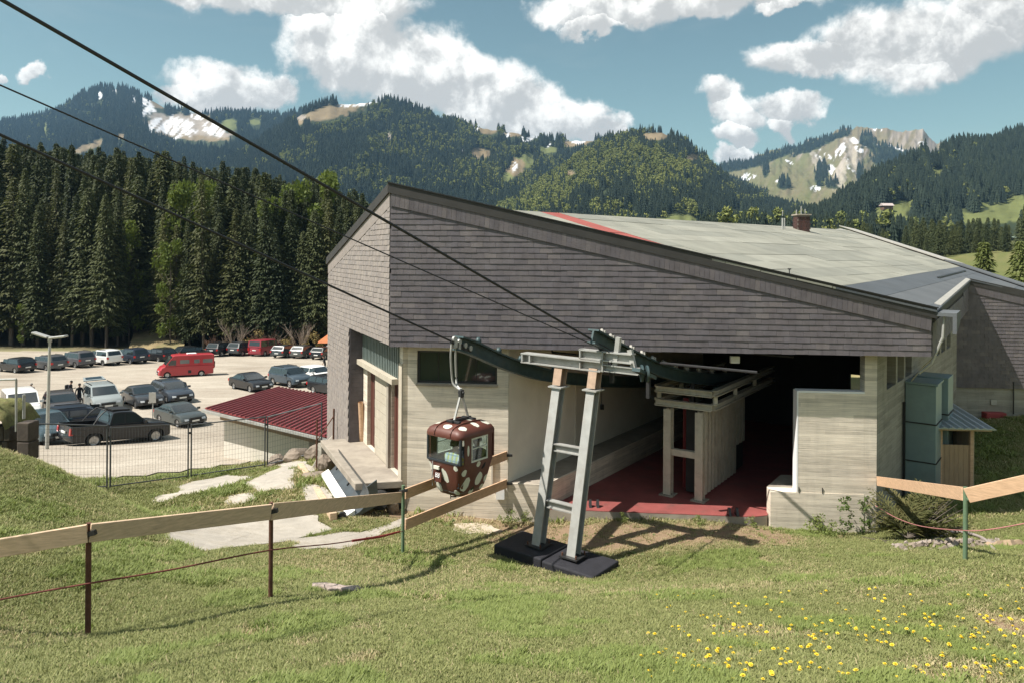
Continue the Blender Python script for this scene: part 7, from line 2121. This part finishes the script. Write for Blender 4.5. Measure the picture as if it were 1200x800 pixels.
# house with an orange roof peeking out beside the station
hp_ = at(380, 402, 92); hz_ = Hs(hp_.x, 92)
hut = empty('house', (hp_.x, 92, hz_), 'house with an orange tiled roof partly behind the station corner', 'house')
mb = MB(); mb.box((hp_.x + 2.2, 94, hz_ + 1.1), (4.0, 4, 2.3)); mb.build('wall', mat('brown_boards', (.10, .06, .04), .9), hut)
zr_ = at(380, 399, 92).z
mb = MB(); mb.prism([(hp_.x - .6, 91, zr_ - .2), (hp_.x + 5.2, 91, zr_ - .2), (hp_.x + 5.2, 97, zr_ - .2), (hp_.x - .6, 97, zr_ - .2)], [(hp_.x - .5, 91.2, zr_), (hp_.x + 5.2, 91.2, zr_), (hp_.x + 4.0, 94, zr_ + 1.5), (hp_.x + 1.2, 94, zr_ + 1.5)]); mb.build('roof', mat('orange_tiles', (.45, .15, .06), .8, 0, .2, 6), hut)

# ---- mountains -----------------------------------------------------------------
M['mount'] = vcol_mat('mountain_ground', .012, .25, .08, .25, 0)
def interp(px, pts): return np.interp(px, [a for a, b in pts], [b for a, b in pts])
def mountain(name, crest, Dc, base, Db, x0, x1, ncol, nrow, colour, power=1.0, amp=.10, seed=0, lift=0.0):
    """a slope from its foot (distance Db) to its crest (distance Dc); crest and base are skylines in picture pixels"""
    pxs = np.linspace(x0, x1, ncol); ts = np.concatenate([np.linspace(0, 1, nrow), [1.06, 1.2, 1.5]])
    PX, T = np.meshgrid(pxs, ts)
    dc = interp(PX, Dc) if isinstance(Dc, list) else np.full(PX.shape, float(Dc)); db = interp(PX, Db) if isinstance(Db, list) else np.full(PX.shape, float(Db))
    D_ = db + (dc - db) * T
    yc = interp(PX, crest); yb = interp(PX, base)
    jag = (fbm(PX / 9, PX * 0 + seed, 4, seed) - .5) * lift
    zc_ = EYE + (HORIZ + ROLL * (PX - 600) - yc + jag) * dc / FPX; zb_ = EYE + (HORIZ + ROLL * (PX - 600) - yb) * db / FPX
    Tc = np.clip(T, 0, 1)
    rid = fbm(PX / 38 + seed, T * 2.2, 5, seed + 1) - .5; gul = np.abs(fbm(PX / 22 + 3 * T, T * .8, 4, seed + 2) - .5) * 2
    prof_ = Tc ** power + amp * np.sin(math.pi * Tc) * (rid * 2.0 - gul * .55 + .1)
    yv = yb + (yc - jag - yb) * np.where(T > .97, 1 + (prof_ - 1) * np.clip((1.0 - T) / .03, 0, 1), np.minimum(prof_, 1.0))
    Z = EYE + (HORIZ + ROLL * (PX - 600) - yv) * D_ / FPX
    Z = np.where(T > 1, zc_ - (T - 1) * (zc_ - zb_) * .9, Z)
    X = (PX - 600) / FPX * D_
    V = np.stack([X, D_, Z], -1).reshape(-1, 3)
    nr_, nc_ = PX.shape; ii = np.arange(nr_ * nc_).reshape(nr_, nc_)
    F = np.stack([ii[:-1, :-1], ii[:-1, 1:], ii[1:, 1:], ii[1:, :-1]], -1).reshape(-1, 4)
    me = np_mesh(name, V, F, M['mount'], True)
    qx, qy = project(V)
    C, free = colour(qx, qy, T.ravel())
    set_color(me, C)
    o = tag(link(name, me), kind='structure')
    return dict(V=V.reshape(nr_, nc_, 3), free=free.reshape(nr_, nc_), x0=x0, x1=x1, ncol=ncol, nrow=nrow)
def ell(qx, qy, items, seed=0, wob=.45):
    """union of ragged ellipses (px, py, rx, ry, tilt deg)"""
    m = np.zeros(qx.shape)
    nz_ = (fbm(qx / 7, qy / 5, 4, seed) - .5) * 2 * wob
    for it in items:
        cx, cy, rx, ry = it[:4]; a = R(it[4]) if len(it) > 4 else 0
        dx_, dy_ = qx - cx, qy - cy
        u_, v_ = (dx_ * math.cos(a) + dy_ * math.sin(a)) / rx, (-dx_ * math.sin(a) + dy_ * math.cos(a)) / ry
        m = np.maximum(m, sstep(1.15, .85, np.sqrt(u_ * u_ + v_ * v_) + nz_))
    return m
FLOOR = np.array([.030, .040, .020]); MEADOW = np.array([.125, .140, .052]); DRY = np.array([.20, .155, .095]); ROCK = np.array([.26, .225, .19]); SNOW = np.array([.66, .67, .70])
def layer_colour(meadow=(), dry=(), rock=(), snow=(), base=FLOOR, seed=0, thin=None):
    def f(qx, qy, T):
        n1 = fbm(qx / 16, qy / 9, 4, seed)
        C = base * (.7 + .7 * n1[:, None]); free = np.zeros(len(qx))
        for items, c, sd in ((meadow, MEADOW, 1), (dry, DRY, 2), (rock, ROCK, 3), (snow, SNOW, 4)):
            if len(items):
                k_ = ell(qx, qy, items, seed + sd, .6)
                if c is SNOW: k_ = k_ * sstep(.36, .50, fbm((qx + qy * .9) / 2.4, (qy - qx * .4) / 12, 4, seed + 60))
                C = C * (1 - k_[:, None]) + c * (.8 + .4 * n1[:, None]) * k_[:, None] if c is not SNOW else C * (1 - k_[:, None]) + c * k_[:, None]
                free = np.maximum(free, k_)
        return C, free
    return f
L1 = mountain('mountain', [(-260, 190), (-120, 160), (0, 146), (40, 139), (70, 130), (95, 112), (118, 104), (140, 105), (165, 113), (200, 130), (240, 134), (290, 134), (330, 138), (360, 132), (410, 140), (480, 165)], 2400,
              [(-260, 250), (480, 250)], 1000, -260, 480, 330, 90,
              layer_colour(meadow=[(268, 147, 12, 6), (298, 143, 9, 4), (53, 153, 2, 7)], dry=[(225, 160, 38, 4, 4), (105, 172, 20, 4, -20), (187, 121, 10, 5), (228, 143, 22, 9, 10), (140, 160, 6, 3)], rock=[(217, 148, 45, 12, 8), (195, 121, 8, 4)],
                           snow=[(202, 150, 30, 11, 8), (248, 152, 13, 8, 25), (118, 112, 6, 4, -30), (155, 116, 4, 8, -40), (172, 122, 5, 11, -48), (135, 107, 3, 2), (167, 122, 4, 3), (232, 137, 8, 4, 20), (171, 133, 4, 7, -30)], seed=5), .9, .08, 2, 3)
L2 = mountain('mountain', [(230, 215), (300, 172), (330, 152), (345, 140), (362, 128), (385, 122), (430, 122), (447, 119), (462, 120), (490, 131), (520, 140), (545, 148), (600, 156), (640, 165), (700, 166), (740, 170), (800, 190), (900, 230)], [(230, 1500), (450, 1750), (900, 1900)],
              [(230, 285), (900, 285)], 950, 230, 900, 330, 110,
              layer_colour(meadow=[(612, 190, 13, 8, -30), (700, 216, 16, 5), (596, 206, 12, 5, -30), (640, 176, 10, 4)], dry=[(390, 131, 42, 8, -14), (562, 180, 11, 7), (570, 152, 14, 5), (605, 197, 10, 9, -40), (680, 166, 22, 4, -8), (600, 157, 10, 4)], rock=[(352, 138, 6, 3), (455, 160, 4, 4)],
                           snow=[(420, 122, 22, 2.4, -9), (556, 151, 6, 3), (592, 158, 5, 4), (617, 163, 6, 3), (603, 197, 2.5, 6, 20), (679, 165, 9, 4, -8), (643, 172, 3, 4), (541, 177, 2, 2), (648, 163, 3, 2)], seed=9), .8, .13, 5, 3)
L3 = mountain('hill', [(520, 285), (560, 262), (600, 240), (650, 205), (690, 178), (715, 164), (745, 157), (775, 156), (800, 167), (820, 184), (840, 202), (860, 219), (900, 238), (960, 250), (1030, 256), (1100, 268)], [(520, 1000), (760, 1350), (1100, 1350)],
              [(520, 292), (1100, 285)], 620, 520, 1100, 300, 100,
              layer_colour(meadow=[(792, 258, 26, 6), (905, 205, 40, 8, 20), (860, 250, 10, 4), (820, 262, 30, 4)], dry=[(770, 160, 16, 4), (668, 206, 7, 5, 30), (810, 185, 6, 4)], seed=14), .75, .14, 8, 3)
def rocky(qx, qy, T):
    n1 = fbm(qx / 13, qy / 9, 5, 44); n2 = fbm((qx + qy * .55) / 4.2, (qy - qx * .1) / 22, 5, 45); n3 = fbm((qx - qy * .3) / 3.5, qy / 9, 4, 46)
    hgt = sstep(215, 165, qy); right = sstep(930, 1000, qx)
    green = np.array([.115, .125, .050]); tan = np.array([.19, .15, .10])
    k_ = np.clip(.25 + .5 * n1 + .55 * hgt * right - .15 + (n2 - .5) * .9, 0, 1)[:, None]
    C = green * (1 - k_) + tan * k_
    kr = (sstep(.55, .68, n2) * sstep(.15, .7, hgt * .6 + right * .5))[:, None]
    kr = np.maximum(kr, (sstep(1030, 1062, qx) * sstep(.3, .5, n2) * .85)[:, None])
    C = C * (1 - kr) + ROCK * (.8 + .5 * n3[:, None]) * kr
    sn = ell(qx, qy, [(878, 207, 12, 4, -12), (960, 186, 7, 2.2, 40), (970, 183, 9, 2.4, 38), (985, 178, 4, 9, 30), (1000, 165, 6, 2.5, 20), (1008, 176, 7, 3, 25), (1022, 172, 9, 3, 15), (1028, 152, 6, 2.4, 10), (1080, 168, 4, 3), (992, 190, 3, 8, -20), (975, 200, 3, 7, -35), (955, 221, 5, 3), (1050, 175, 8, 2.4, 20), (1003, 203, 6, 2, 40), (915, 213, 5, 2), (925, 190, 6, 1.6, 30)], 47, .8)
    sn = sn * sstep(.38, .52, fbm((qx + qy * .5) / 2.6, (qy - qx * .2) / 9, 4, 50))
    C = C * (1 - sn[:, None]) + SNOW * sn[:, None]
    sc_ = ell(qx, qy, [(985, 205, 7, 24, 12), (1000, 185, 6, 26, -14), (960, 195, 5, 20, -25)], 48, .7)[:, None]
    C = C * (1 - sc_ * .6) + np.array([.44, .39, .33]) * sc_ * .6 * (.7 + .5 * n3[:, None])
    free = np.ones(len(qx))
    fr2 = ell(qx, qy, [(900, 186, 60, 4.5, -18), (960, 168, 40, 5, -22), (855, 198, 20, 5, -12), (962, 206, 8, 13, 10), (897, 199, 3.5, 9), (1015, 165, 8, 8, 20), (1040, 178, 30, 6, 14), (1060, 190, 40, 10), (880, 192, 14, 3, -15), (1008, 205, 5, 10), (975, 217, 7, 5), (918, 217, 8, 5)], 49, .5)
    C = C * (1 - fr2[:, None]) + FLOOR * fr2[:, None]
    return C, 1 - fr2
L4 = mountain('rocky_mountain', [(760, 235), (800, 212), (830, 199), (860, 192), (890, 184), (920, 174), (950, 164), (980, 154), (1000, 149), (1016, 150), (1035, 149), (1050, 153), (1068, 152), (1080, 151), (1088, 160), (1096, 166), (1120, 168), (1170, 180), (1260, 200)], 2900,
              [(760, 246), (1260, 246)], 1500, 760, 1260, 420, 170, rocky, .95, .15, 21, 11)
L5 = mountain('hill', [(930, 270), (975, 252), (1000, 234), (1030, 212), (1060, 196), (1090, 182), (1120, 178), (1150, 173), (1180, 166), (1210, 160), (1300, 150), (1450, 130)], [(930, 700), (1200, 1150), (1450, 1200)],
              [(930, 300), (1060, 298), (1100, 288), (1150, 280), (1200, 276), (1450, 262)], [(930, 560), (1450, 640)], 930, 1450, 300, 100,
              layer_colour(meadow=[(1050, 246, 30, 10, -20), (1150, 255, 75, 8, -4), (1040, 262, 40, 12), (1093, 182, 10, 4), (1100, 203, 8, 5), (1210, 245, 60, 14)], rock=[(1104, 172, 9, 7)], seed=33), .75, .12, 11, 3)
def wood(name, Ly, n, hmin, hmax, leafp, label, seed, tmin=0.0, leafy_ell=None, leaf_in=.7, up=True):
    rg = np.random.default_rng(seed)
    V = Ly['V']; nr_, nc_ = Ly['nrow'], Ly['ncol']
    ci = rg.uniform(0, nc_ - 1.001, n); ri = (tmin + (1.03 - tmin) * rg.random(n) ** .9) * (nr_ - 1); ri = np.minimum(ri, nr_ - 1 + .5)
    c0_, r0_ = ci.astype(int), ri.astype(int); fc, fr = (ci - c0_)[:, None], (ri - r0_)[:, None]
    P = (V[r0_, c0_] * (1 - fc) + V[r0_, c0_ + 1] * fc) * (1 - fr) + (V[r0_ + 1, c0_] * (1 - fc) + V[r0_ + 1, c0_ + 1] * fc) * fr
    free = np.maximum.reduce([Ly['free'][np.minimum(r0_ + k_, nr_ - 1), c0_] for k_ in (0, 3, 6, 9)]) if up else Ly['free'][r0_, c0_]
    keep_ = rg.random(n) > free * 1.15
    dn_ = fbm(P[:, 0] / 60, P[:, 1] / 60, 3, seed)
    keep_ &= dn_ > .27
    P = P[keep_]; m = len(P)
    hh = rg.uniform(hmin, hmax, m) * (.8 + .4 * dn_[keep_])
    qx, qy = project(P)
    lp_ = leafp * 2 * sstep(.48, .66, fbm(qx / 26, qy / 14, 3, seed + 3))
    if leafy_ell: lp_ = np.maximum(lp_, leaf_in * ell(qx, qy, leafy_ell, seed + 7, .6))
    isl = rg.random(m) < lp_
    var = np.where(isl, 4 + rg.integers(0, 2, m), rg.integers(0, 4, m))
    hh = np.where(isl, hh * .68, hh); wd = hh * np.where(isl, 1.1, rg.uniform(.85, 1.25, m))
    P = P.copy(); P[:, 2] -= .6
    scatter(name, P, np.stack([wd, wd, hh], 1), np.stack([np.zeros(m), np.zeros(m), rg.uniform(0, 6.28, m)], 1), var, PROT, label, 'forest')
wood('mountain_forest', L1, 30000, 16, 30, .05, 'blue-green conifer forest on the snow-streaked mountain behind the car park', 1, .15)
wood('mountain_forest', L2, 30000, 13, 25, .30, 'dark conifer forest on the long ridge above the station peak', 2, .1, [(480, 170, 40, 20), (560, 210, 60, 20)], .35)
wood('hill_forest', L3, 16000, 11, 22, .35, 'mixed forest on the rounded hill behind the station roof', 3, 0, [(640, 222, 85, 32, -25), (760, 200, 60, 26, 20), (600, 245, 60, 16)], .9)
wood('ridge_forest', L4, 9000, 17, 28, .03, 'dark tree belts along the crest of the rocky mountain', 4, .05, up=False)
wood('hill_forest', L5, 12000, 14, 26, .08, 'conifer forest on the slope at the picture edge above the meadows', 5, 0)
# meadow trees that can be told apart
mid_me = spruce_mesh(14, 3.1, 21, .03, .42); mid_tr = trunk_mesh(14, .18, M['bark'])
ML = 'dark spruce in the loose group on the meadow beyond the station roof'
trg = random.Random(9)
def on_ground_at(px, py, lo=120, hi=900): return gat(px, py, lo, hi)
for i in range(84):
    px, Y = (trg.uniform(1070, 1210), trg.uniform(185, 265)) if i < 60 else (trg.uniform(985, 1080), trg.uniform(200, 330))
    p = at(px, 280, Y); zg_ = Hs(p.x, Y); topz = at(px, trg.uniform(254, 276), Y).z
    if topz - zg_ < 5: topz = zg_ + trg.uniform(8, 13)
    hh = min(topz - zg_, 22)
    plant('spruce_tree', mid_me, mid_tr, (p.x, Y, zg_), hh / 14, trg.uniform(0, 6), ML, 'tree', 'spruces on the meadow', trg.uniform(.8, 1.1))
for (px, py, Y, lab) in ((1153, 281, 75, 'sunlit yellowish spruce just behind the roof corner'), (1196, 282, 72, 'sunlit yellowish spruce cut by the picture edge')):
    p = at(px, py, Y); zg_ = Hs(p.x, Y); me = spruce_mesh(p.z - zg_, 1.5, 50 + px, .05, .38, m_=M['needle_y'])
    plant('spruce_tree', me, trunk_mesh(p.z - zg_, .12, M['bark']), (p.x, Y, zg_), 1.0, 0, lab, 'tree')
# looser wood on the valley floor behind the roof
m = 2600; vx = nrng.uniform(820, 1100, m); vY = nrng.uniform(330, 760, m) 
vP = np.stack([(vx - 600) / FPX * vY, vY, np.zeros(m)], 1); vP[:, 2] = H(vP[:, 0], vP[:, 1])
kq = nrng.random(m) < np.interp(vx, [820, 860, 1000, 1090], [.5, 1, .9, .25]); vP = vP[kq]; m = len(vP)
hq = nrng.uniform(6, 18, m)
scatter('valley_wood', vP, np.stack([hq, hq, hq], 1), np.stack([np.zeros(m), np.zeros(m), nrng.uniform(0, 6.28, m)], 1), np.where(nrng.random(m) < .06, 4, nrng.integers(0, 4, m)), PROT, 'loose conifer wood on the valley floor behind the chimney', 'forest')
# alpine huts on the slopes
for (px, py, Y, lab) in ((1036, 246, 420, 'small chalet with a pale roof on the meadow below the rocky mountain'),):
    LV5 = L5['V'].reshape(-1, 3); qx, qy = project(LV5); p = Vector(LV5[np.argmin((qx - px) ** 2 + (qy - py) ** 2)]) + Vector((0, -4, 1.2)); hr = empty('chalet', p, lab, 'chalet')
    mb = MB(); mb.box(p, (9, 7, 4)); mb.build('wall', mat('chalet_wood', (.16, .09, .06), .9), hr)
    mb = MB(); mb.prism([p + Vector((-5.5, -4.5, 2)), p + Vector((5.5, -4.5, 2)), p + Vector((5.5, 4.5, 2)), p + Vector((-5.5, 4.5, 2))], [p + Vector((-5.5, -.2, 4.6)), p + Vector((5.5, -.2, 4.6)), p + Vector((5.5, .2, 4.6)), p + Vector((-5.5, .2, 4.6))]); mb.build('roof', mat('chalet_roof', (.45, .38, .36), .7), hr)
# ================================================================== TURF, FLOWERS, SMALL PLANTS, HAZE
def tuft(seed, n, hh, spread, m_, wid=.006):
    rg = random.Random(seed); mb = MB()
    for k_ in range(n):
        a = rg.uniform(0, 6.28); r_ = spread * math.sqrt(rg.random()); x_, y_ = r_ * math.cos(a), r_ * math.sin(a)
        b = rg.uniform(0, 6.28); L_ = hh * rg.uniform(.5, 1.15); ln = rg.uniform(.3, 1.3) * L_
        w_ = wid * rg.uniform(.7, 1.4); c, s_ = math.cos(b), math.sin(b)
        mb.add([(x_ - s_ * w_, y_ + c * w_, 0), (x_ + s_ * w_, y_ - c * w_, 0), (x_ + c * ln * .4 + s_ * w_ * .8, y_ + s_ * ln * .4 - c * w_ * .8, L_ * .6), (x_ + c * ln * .4 - s_ * w_ * .8, y_ + s_ * ln * .4 + c * w_ * .8, L_ * .6), (x_ + c * ln, y_ + s_ * ln, L_)], [(0, 1, 2, 3), (3, 2, 4)])
    return mb.mesh('tuft', m_, fix=False)
G1 = foliage('grass_green', (.195, .216, .078), (.30, .308, .122), .6, .25, 3)
G2 = foliage('grass_dry', (.36, .305, .165), (.50, .425, .245), .8, .2, 3)
G3 = foliage('grass_lush', (.16, .205, .055), (.24, .28, .085), .6, .25, 3)
TUFTS = [tuft(1, 34, .030, .08, G1, .004), tuft(2, 34, .038, .09, G1, .004), tuft(3, 28, .034, .09, G2, .0035), tuft(4, 34, .055, .09, G3, .0045), tuft(5, 34, .034, .09, G1, .004), tuft(6, 14, .085, .06, G3, .008), tuft(7, 9, .045, .05, foliage('broad_leaves', (.10, .15, .04), (.17, .22, .07), .5, .2, 3), .016)]
BUILD = [tuple(FRONT.P(-.2, INS + .03, 0))[:2], tuple(FRONT.P(10.75, INS + .03, 0))[:2], (17.2, 27.4), (24, 27), (22, 50), (-6.4, 40), (-6.6, 24.6), (-3.0, 18)]
def turf(n, y0, y1, seed, size):
    rg = np.random.default_rng(seed)
    # even density on screen-independent ground area, thinning with distance
    Y = y0 + (y1 - y0) * rg.random(n); X = rg.uniform(-.78, .78, n) * Y * 1.0
    ok = ~in_poly(X, Y, BUILD)
    for ring in slab_xy: ok &= ~in_poly(X, Y, ring)
    ok &= ~in_poly(X, Y, lot_poly)
    X, Y = X[ok], Y[ok]
    col = ground_colour(X, Y)
    dry = np.clip((col[:, 0] / np.maximum(col[:, 1], 1e-3) - .97) / .30, 0, 1)
    dens = np.clip(1.15 - dry * .75, .12, 1)
    bare = np.clip((col[:, 0] / np.maximum(col[:, 1], 1e-3) - 1.22) / .2, 0, 1)
    k_ = rg.random(len(X)) < dens * (1 - .85 * bare)
    X, Y, dry = X[k_], Y[k_], dry[k_]
    Z = H(X, Y); m = len(X)
    rv = rg.random(m)
    lush = (fbm(X * .9, Y * .9, 3, 77) > .60)
    var = np.where(rv < dry * .7 + .06, 2, np.where(lush & (rv > .5), np.where(rv > .93, 5, 3), np.where(rv < .4, 0, np.where(rv < .7, 1, 4))))
    var = np.where((rg.random(m) < .05) & (fbm(X * .7, Y * .7, 3, 91) > .5), 6, var)
    s_ = size * rg.uniform(.7, 1.35, m) * (.75 + .5 * fbm(X * .5, Y * .5, 3, 78))
    return np.stack([X, Y, Z - .004], 1), s_, var
P1, s1, v1 = turf(170000, 4.6, 9.5, 1, .82)
P2, s2_, v2 = turf(170000, 9.5, 17.2, 2, 1.0)
P3, s3_, v3 = turf(60000, 17.2, 33, 3, 1.9)
PP = np.concatenate([P1, P2, P3]); SS = np.concatenate([s1, s2_, s3_]); VV = np.concatenate([v1, v2, v3])
rt = np.stack([nrng.normal(0, .12, len(PP)), nrng.normal(0, .12, len(PP)), nrng.uniform(0, 6.28, len(PP))], 1)
scatter('grass', PP, np.stack([SS, SS, SS], 1), rt, VV, TUFTS, 'short green and straw coloured grass on the slope', 'grass')
# dandelions
M['yellow'] = mat('dandelion_yellow', (.85, .66, .06), .8, 0, .15, 40)
def dandelion(seed, hh):
    rg = random.Random(seed); mb = MB()
    mb.tube([(0, 0, -.01), (.006, .003, hh)], .0022, 4, 1, up=(0, 1, 0))
    for ring, (n, r_, up_) in enumerate(((10, .021, .003), (8, .014, .008), (5, .007, .011))):
        for k_ in range(n):
            a = 2 * math.pi * k_ / n + ring * .3; c, s_ = math.cos(a), math.sin(a); w_ = .006
            mb.add([(.006, .003, hh), (.006 + c * r_ * .6 - s_ * w_, .003 + s_ * r_ * .6 + c * w_, hh + up_), (.006 + c * r_, .003 + s_ * r_, hh + up_ * 1.2), (.006 + c * r_ * .6 + s_ * w_, .003 + s_ * r_ * .6 - c * w_, hh + up_)], [(0, 1, 2, 3)])
    return mb.mesh('dandelion', [M['yellow'], G1], fix=False)
DAN = [dandelion(k_, h_) for k_, h_ in enumerate((.05, .065, .08))]
drg = random.Random(4)
cl = [(1060, 735, 60, 22), (960, 745, 60, 28), (860, 745, 60, 30), (1130, 740, 60, 24), (1180, 730, 30, 30), (900, 790, 90, 15), (1120, 790, 80, 18), (1010, 760, 120, 35), (820, 765, 60, 25), (1165, 770, 40, 30)]
nd = 0
while nd < 290:
    c = drg.choice(cl); px, py = drg.gauss(c[0], c[2] * .6), drg.gauss(c[1], c[3] * .6)
    if drg.random() < .4: px, py = drg.uniform(760, 1200), drg.uniform(690, 800)
    if not (745 < px < 1215 and 680 < py < 806): continue
    p = gat(px, py, 4, 20)
    o = link('dandelion', drg.choice(DAN)); o.location = p + Vector((0, 0, .005)); o.rotation_euler = (drg.gauss(0, .18), drg.gauss(0, .18), drg.uniform(0, 6)); s_ = drg.uniform(.7, 1.15); o.scale = (s_, s_, s_)
    tag(o, 'yellow dandelion in the grass of the near slope', 'flower', 'dandelions on the slope'); nd += 1
# nettles and weeds along the wall foot
wd = leafy_mesh(.42, .30, 71, 420, G3, base=.02, leaf=.026, clumps=12); wd2 = leafy_mesh(.9, .2, 72, 320, foliage('nettle', (.07, .12, .03), (.12, .17, .05), .6, .3, 3), base=.05, leaf=.03, clumps=26)
for i, (px, py, sz, k_, lab) in enumerate(((990, 628, 1.0, 1, 'tall nettle at the concrete corner, nearer the podium'), (1012, 626, .95, 1, 'tall nettle right at the concrete corner'), (958, 626, 1.0, 0, 'low green weed at the foot of the podium wall'), (973, 630, .8, 0, 'low weed between the podium and the nettles'),
                                           (596, 616, .8, 0, 'weed at the end of the concrete wall under the planks'), (640, 607, .8, 0, 'weed at the corner of the boarding platform'), (730, 612, .5, 0, 'small weed at the floor edge behind the tower'), (820, 615, .5, 0, 'small weed at the middle of the red floor edge'), (880, 616, .5, 0, 'small weed at the podium end of the red floor edge'), (615, 612, .6, 0, 'weed below the boarding platform'))):
    p = gat(px, py, 8, 40); o = link('weed', (wd, wd2)[k_]); o.location = p; o.scale = (sz, sz, sz); o.rotation_euler.z = i; tag(o, lab, 'weed')
# felled spruce bough against the side wall
def bough(seed):
    rg = random.Random(seed); V, F = [], []; n0 = 0
    for b in range(30):
        a = rg.uniform(-.5, 2.4); e_ = rg.uniform(.0, .75); d = Vector((math.cos(a) * math.cos(e_), math.sin(a) * math.cos(e_) * .7, math.sin(e_))); L_ = rg.uniform(.8, 1.75)
        for j in range(22):
            u_ = .1 + .9 * j / 22; p = d * L_ * u_ + Vector((0, 0, .1 - .45 * u_ * u_ * L_ * .5))
            for s_ in (-1, 1):
                sd = Vector((-d.y, d.x, 0)).normalized() * s_; l_ = .24 * (1.1 - u_) + .06; t = p + (sd * .8 + d * .8).normalized() * l_ + Vector((0, 0, rg.uniform(-.1, .05)))
                wv = d * .028
                V += [tuple(p - wv), tuple(p.lerp(t, .5) - wv + Vector((0, 0, .02))), tuple(t), tuple(p.lerp(t, .5) + wv)]; F.append((n0, n0 + 1, n0 + 2, n0 + 3)); n0 += 4
    return np_mesh('needles', np.array(V), np.array(F), foliage('fading_needles', (.05, .065, .022), (.15, .13, .05), .8, .15, 2))
bp_ = at(1075, 622, 15.6); bp_.z = Hs(bp_.x, bp_.y)
bo = empty('spruce_bough', bp_, 'heap of cut spruce boughs turning brown by the side wall', 'brushwood')
o = link('needles', bough(3), bo); o.location = (-.25, 0, .1); o.rotation_euler = (0, 0, .1)
o = link('needles', bough(5), bo); o.location = (.1, .2, .2); o.rotation_euler = (0, 0, .6)
mb = MB(); rg_ = random.Random(8)
for k_ in range(16): 
    a = rg_.uniform(-.4, 2.2); d = Vector((math.cos(a), math.sin(a) * .7, rg_.uniform(.1, .8))).normalized(); mb.tube([Vector((-.2, 0, .08)), d * 1.2 + Vector((-.1, 0, .1))], .02, 5, r2=.004, up=(.2, 1, 0))
for k_ in range(22):
    q = Vector((rg_.uniform(-.9, .7), rg_.uniform(-.5, .1), .04)); mb.tube([q, q + Vector((rg_.uniform(-.4, .4), rg_.uniform(-.2, .2), rg_.uniform(0, .12)))], .012, 4, r2=.004, up=(.2, 1, 0))
mb.build('branches', M['bark2'], bo, local=True)

# ------------------------------------------------------------------ haze
hz_ = MB(); hz_.box((0, 0, 270), (12600, 12600, 680))
hm = bpy.data.materials.new('thin_haze'); hm.use_nodes = True
t = hm.node_tree; t.nodes.remove(t.nodes['Principled BSDF'])
pv = t.nodes.new('ShaderNodeVolumePrincipled'); pv.inputs['Color'].default_value = (.38, .67, 1.0, 1); pv.inputs['Density'].default_value = .000085; pv.inputs['Anisotropy'].default_value = .2
t.links.new(pv.outputs[0], t.nodes['Material Output'].inputs['Volume'])
tag(hz_.build('haze', hm), 'thin blue haze between the station and the mountains', 'haze', kind='stuff')
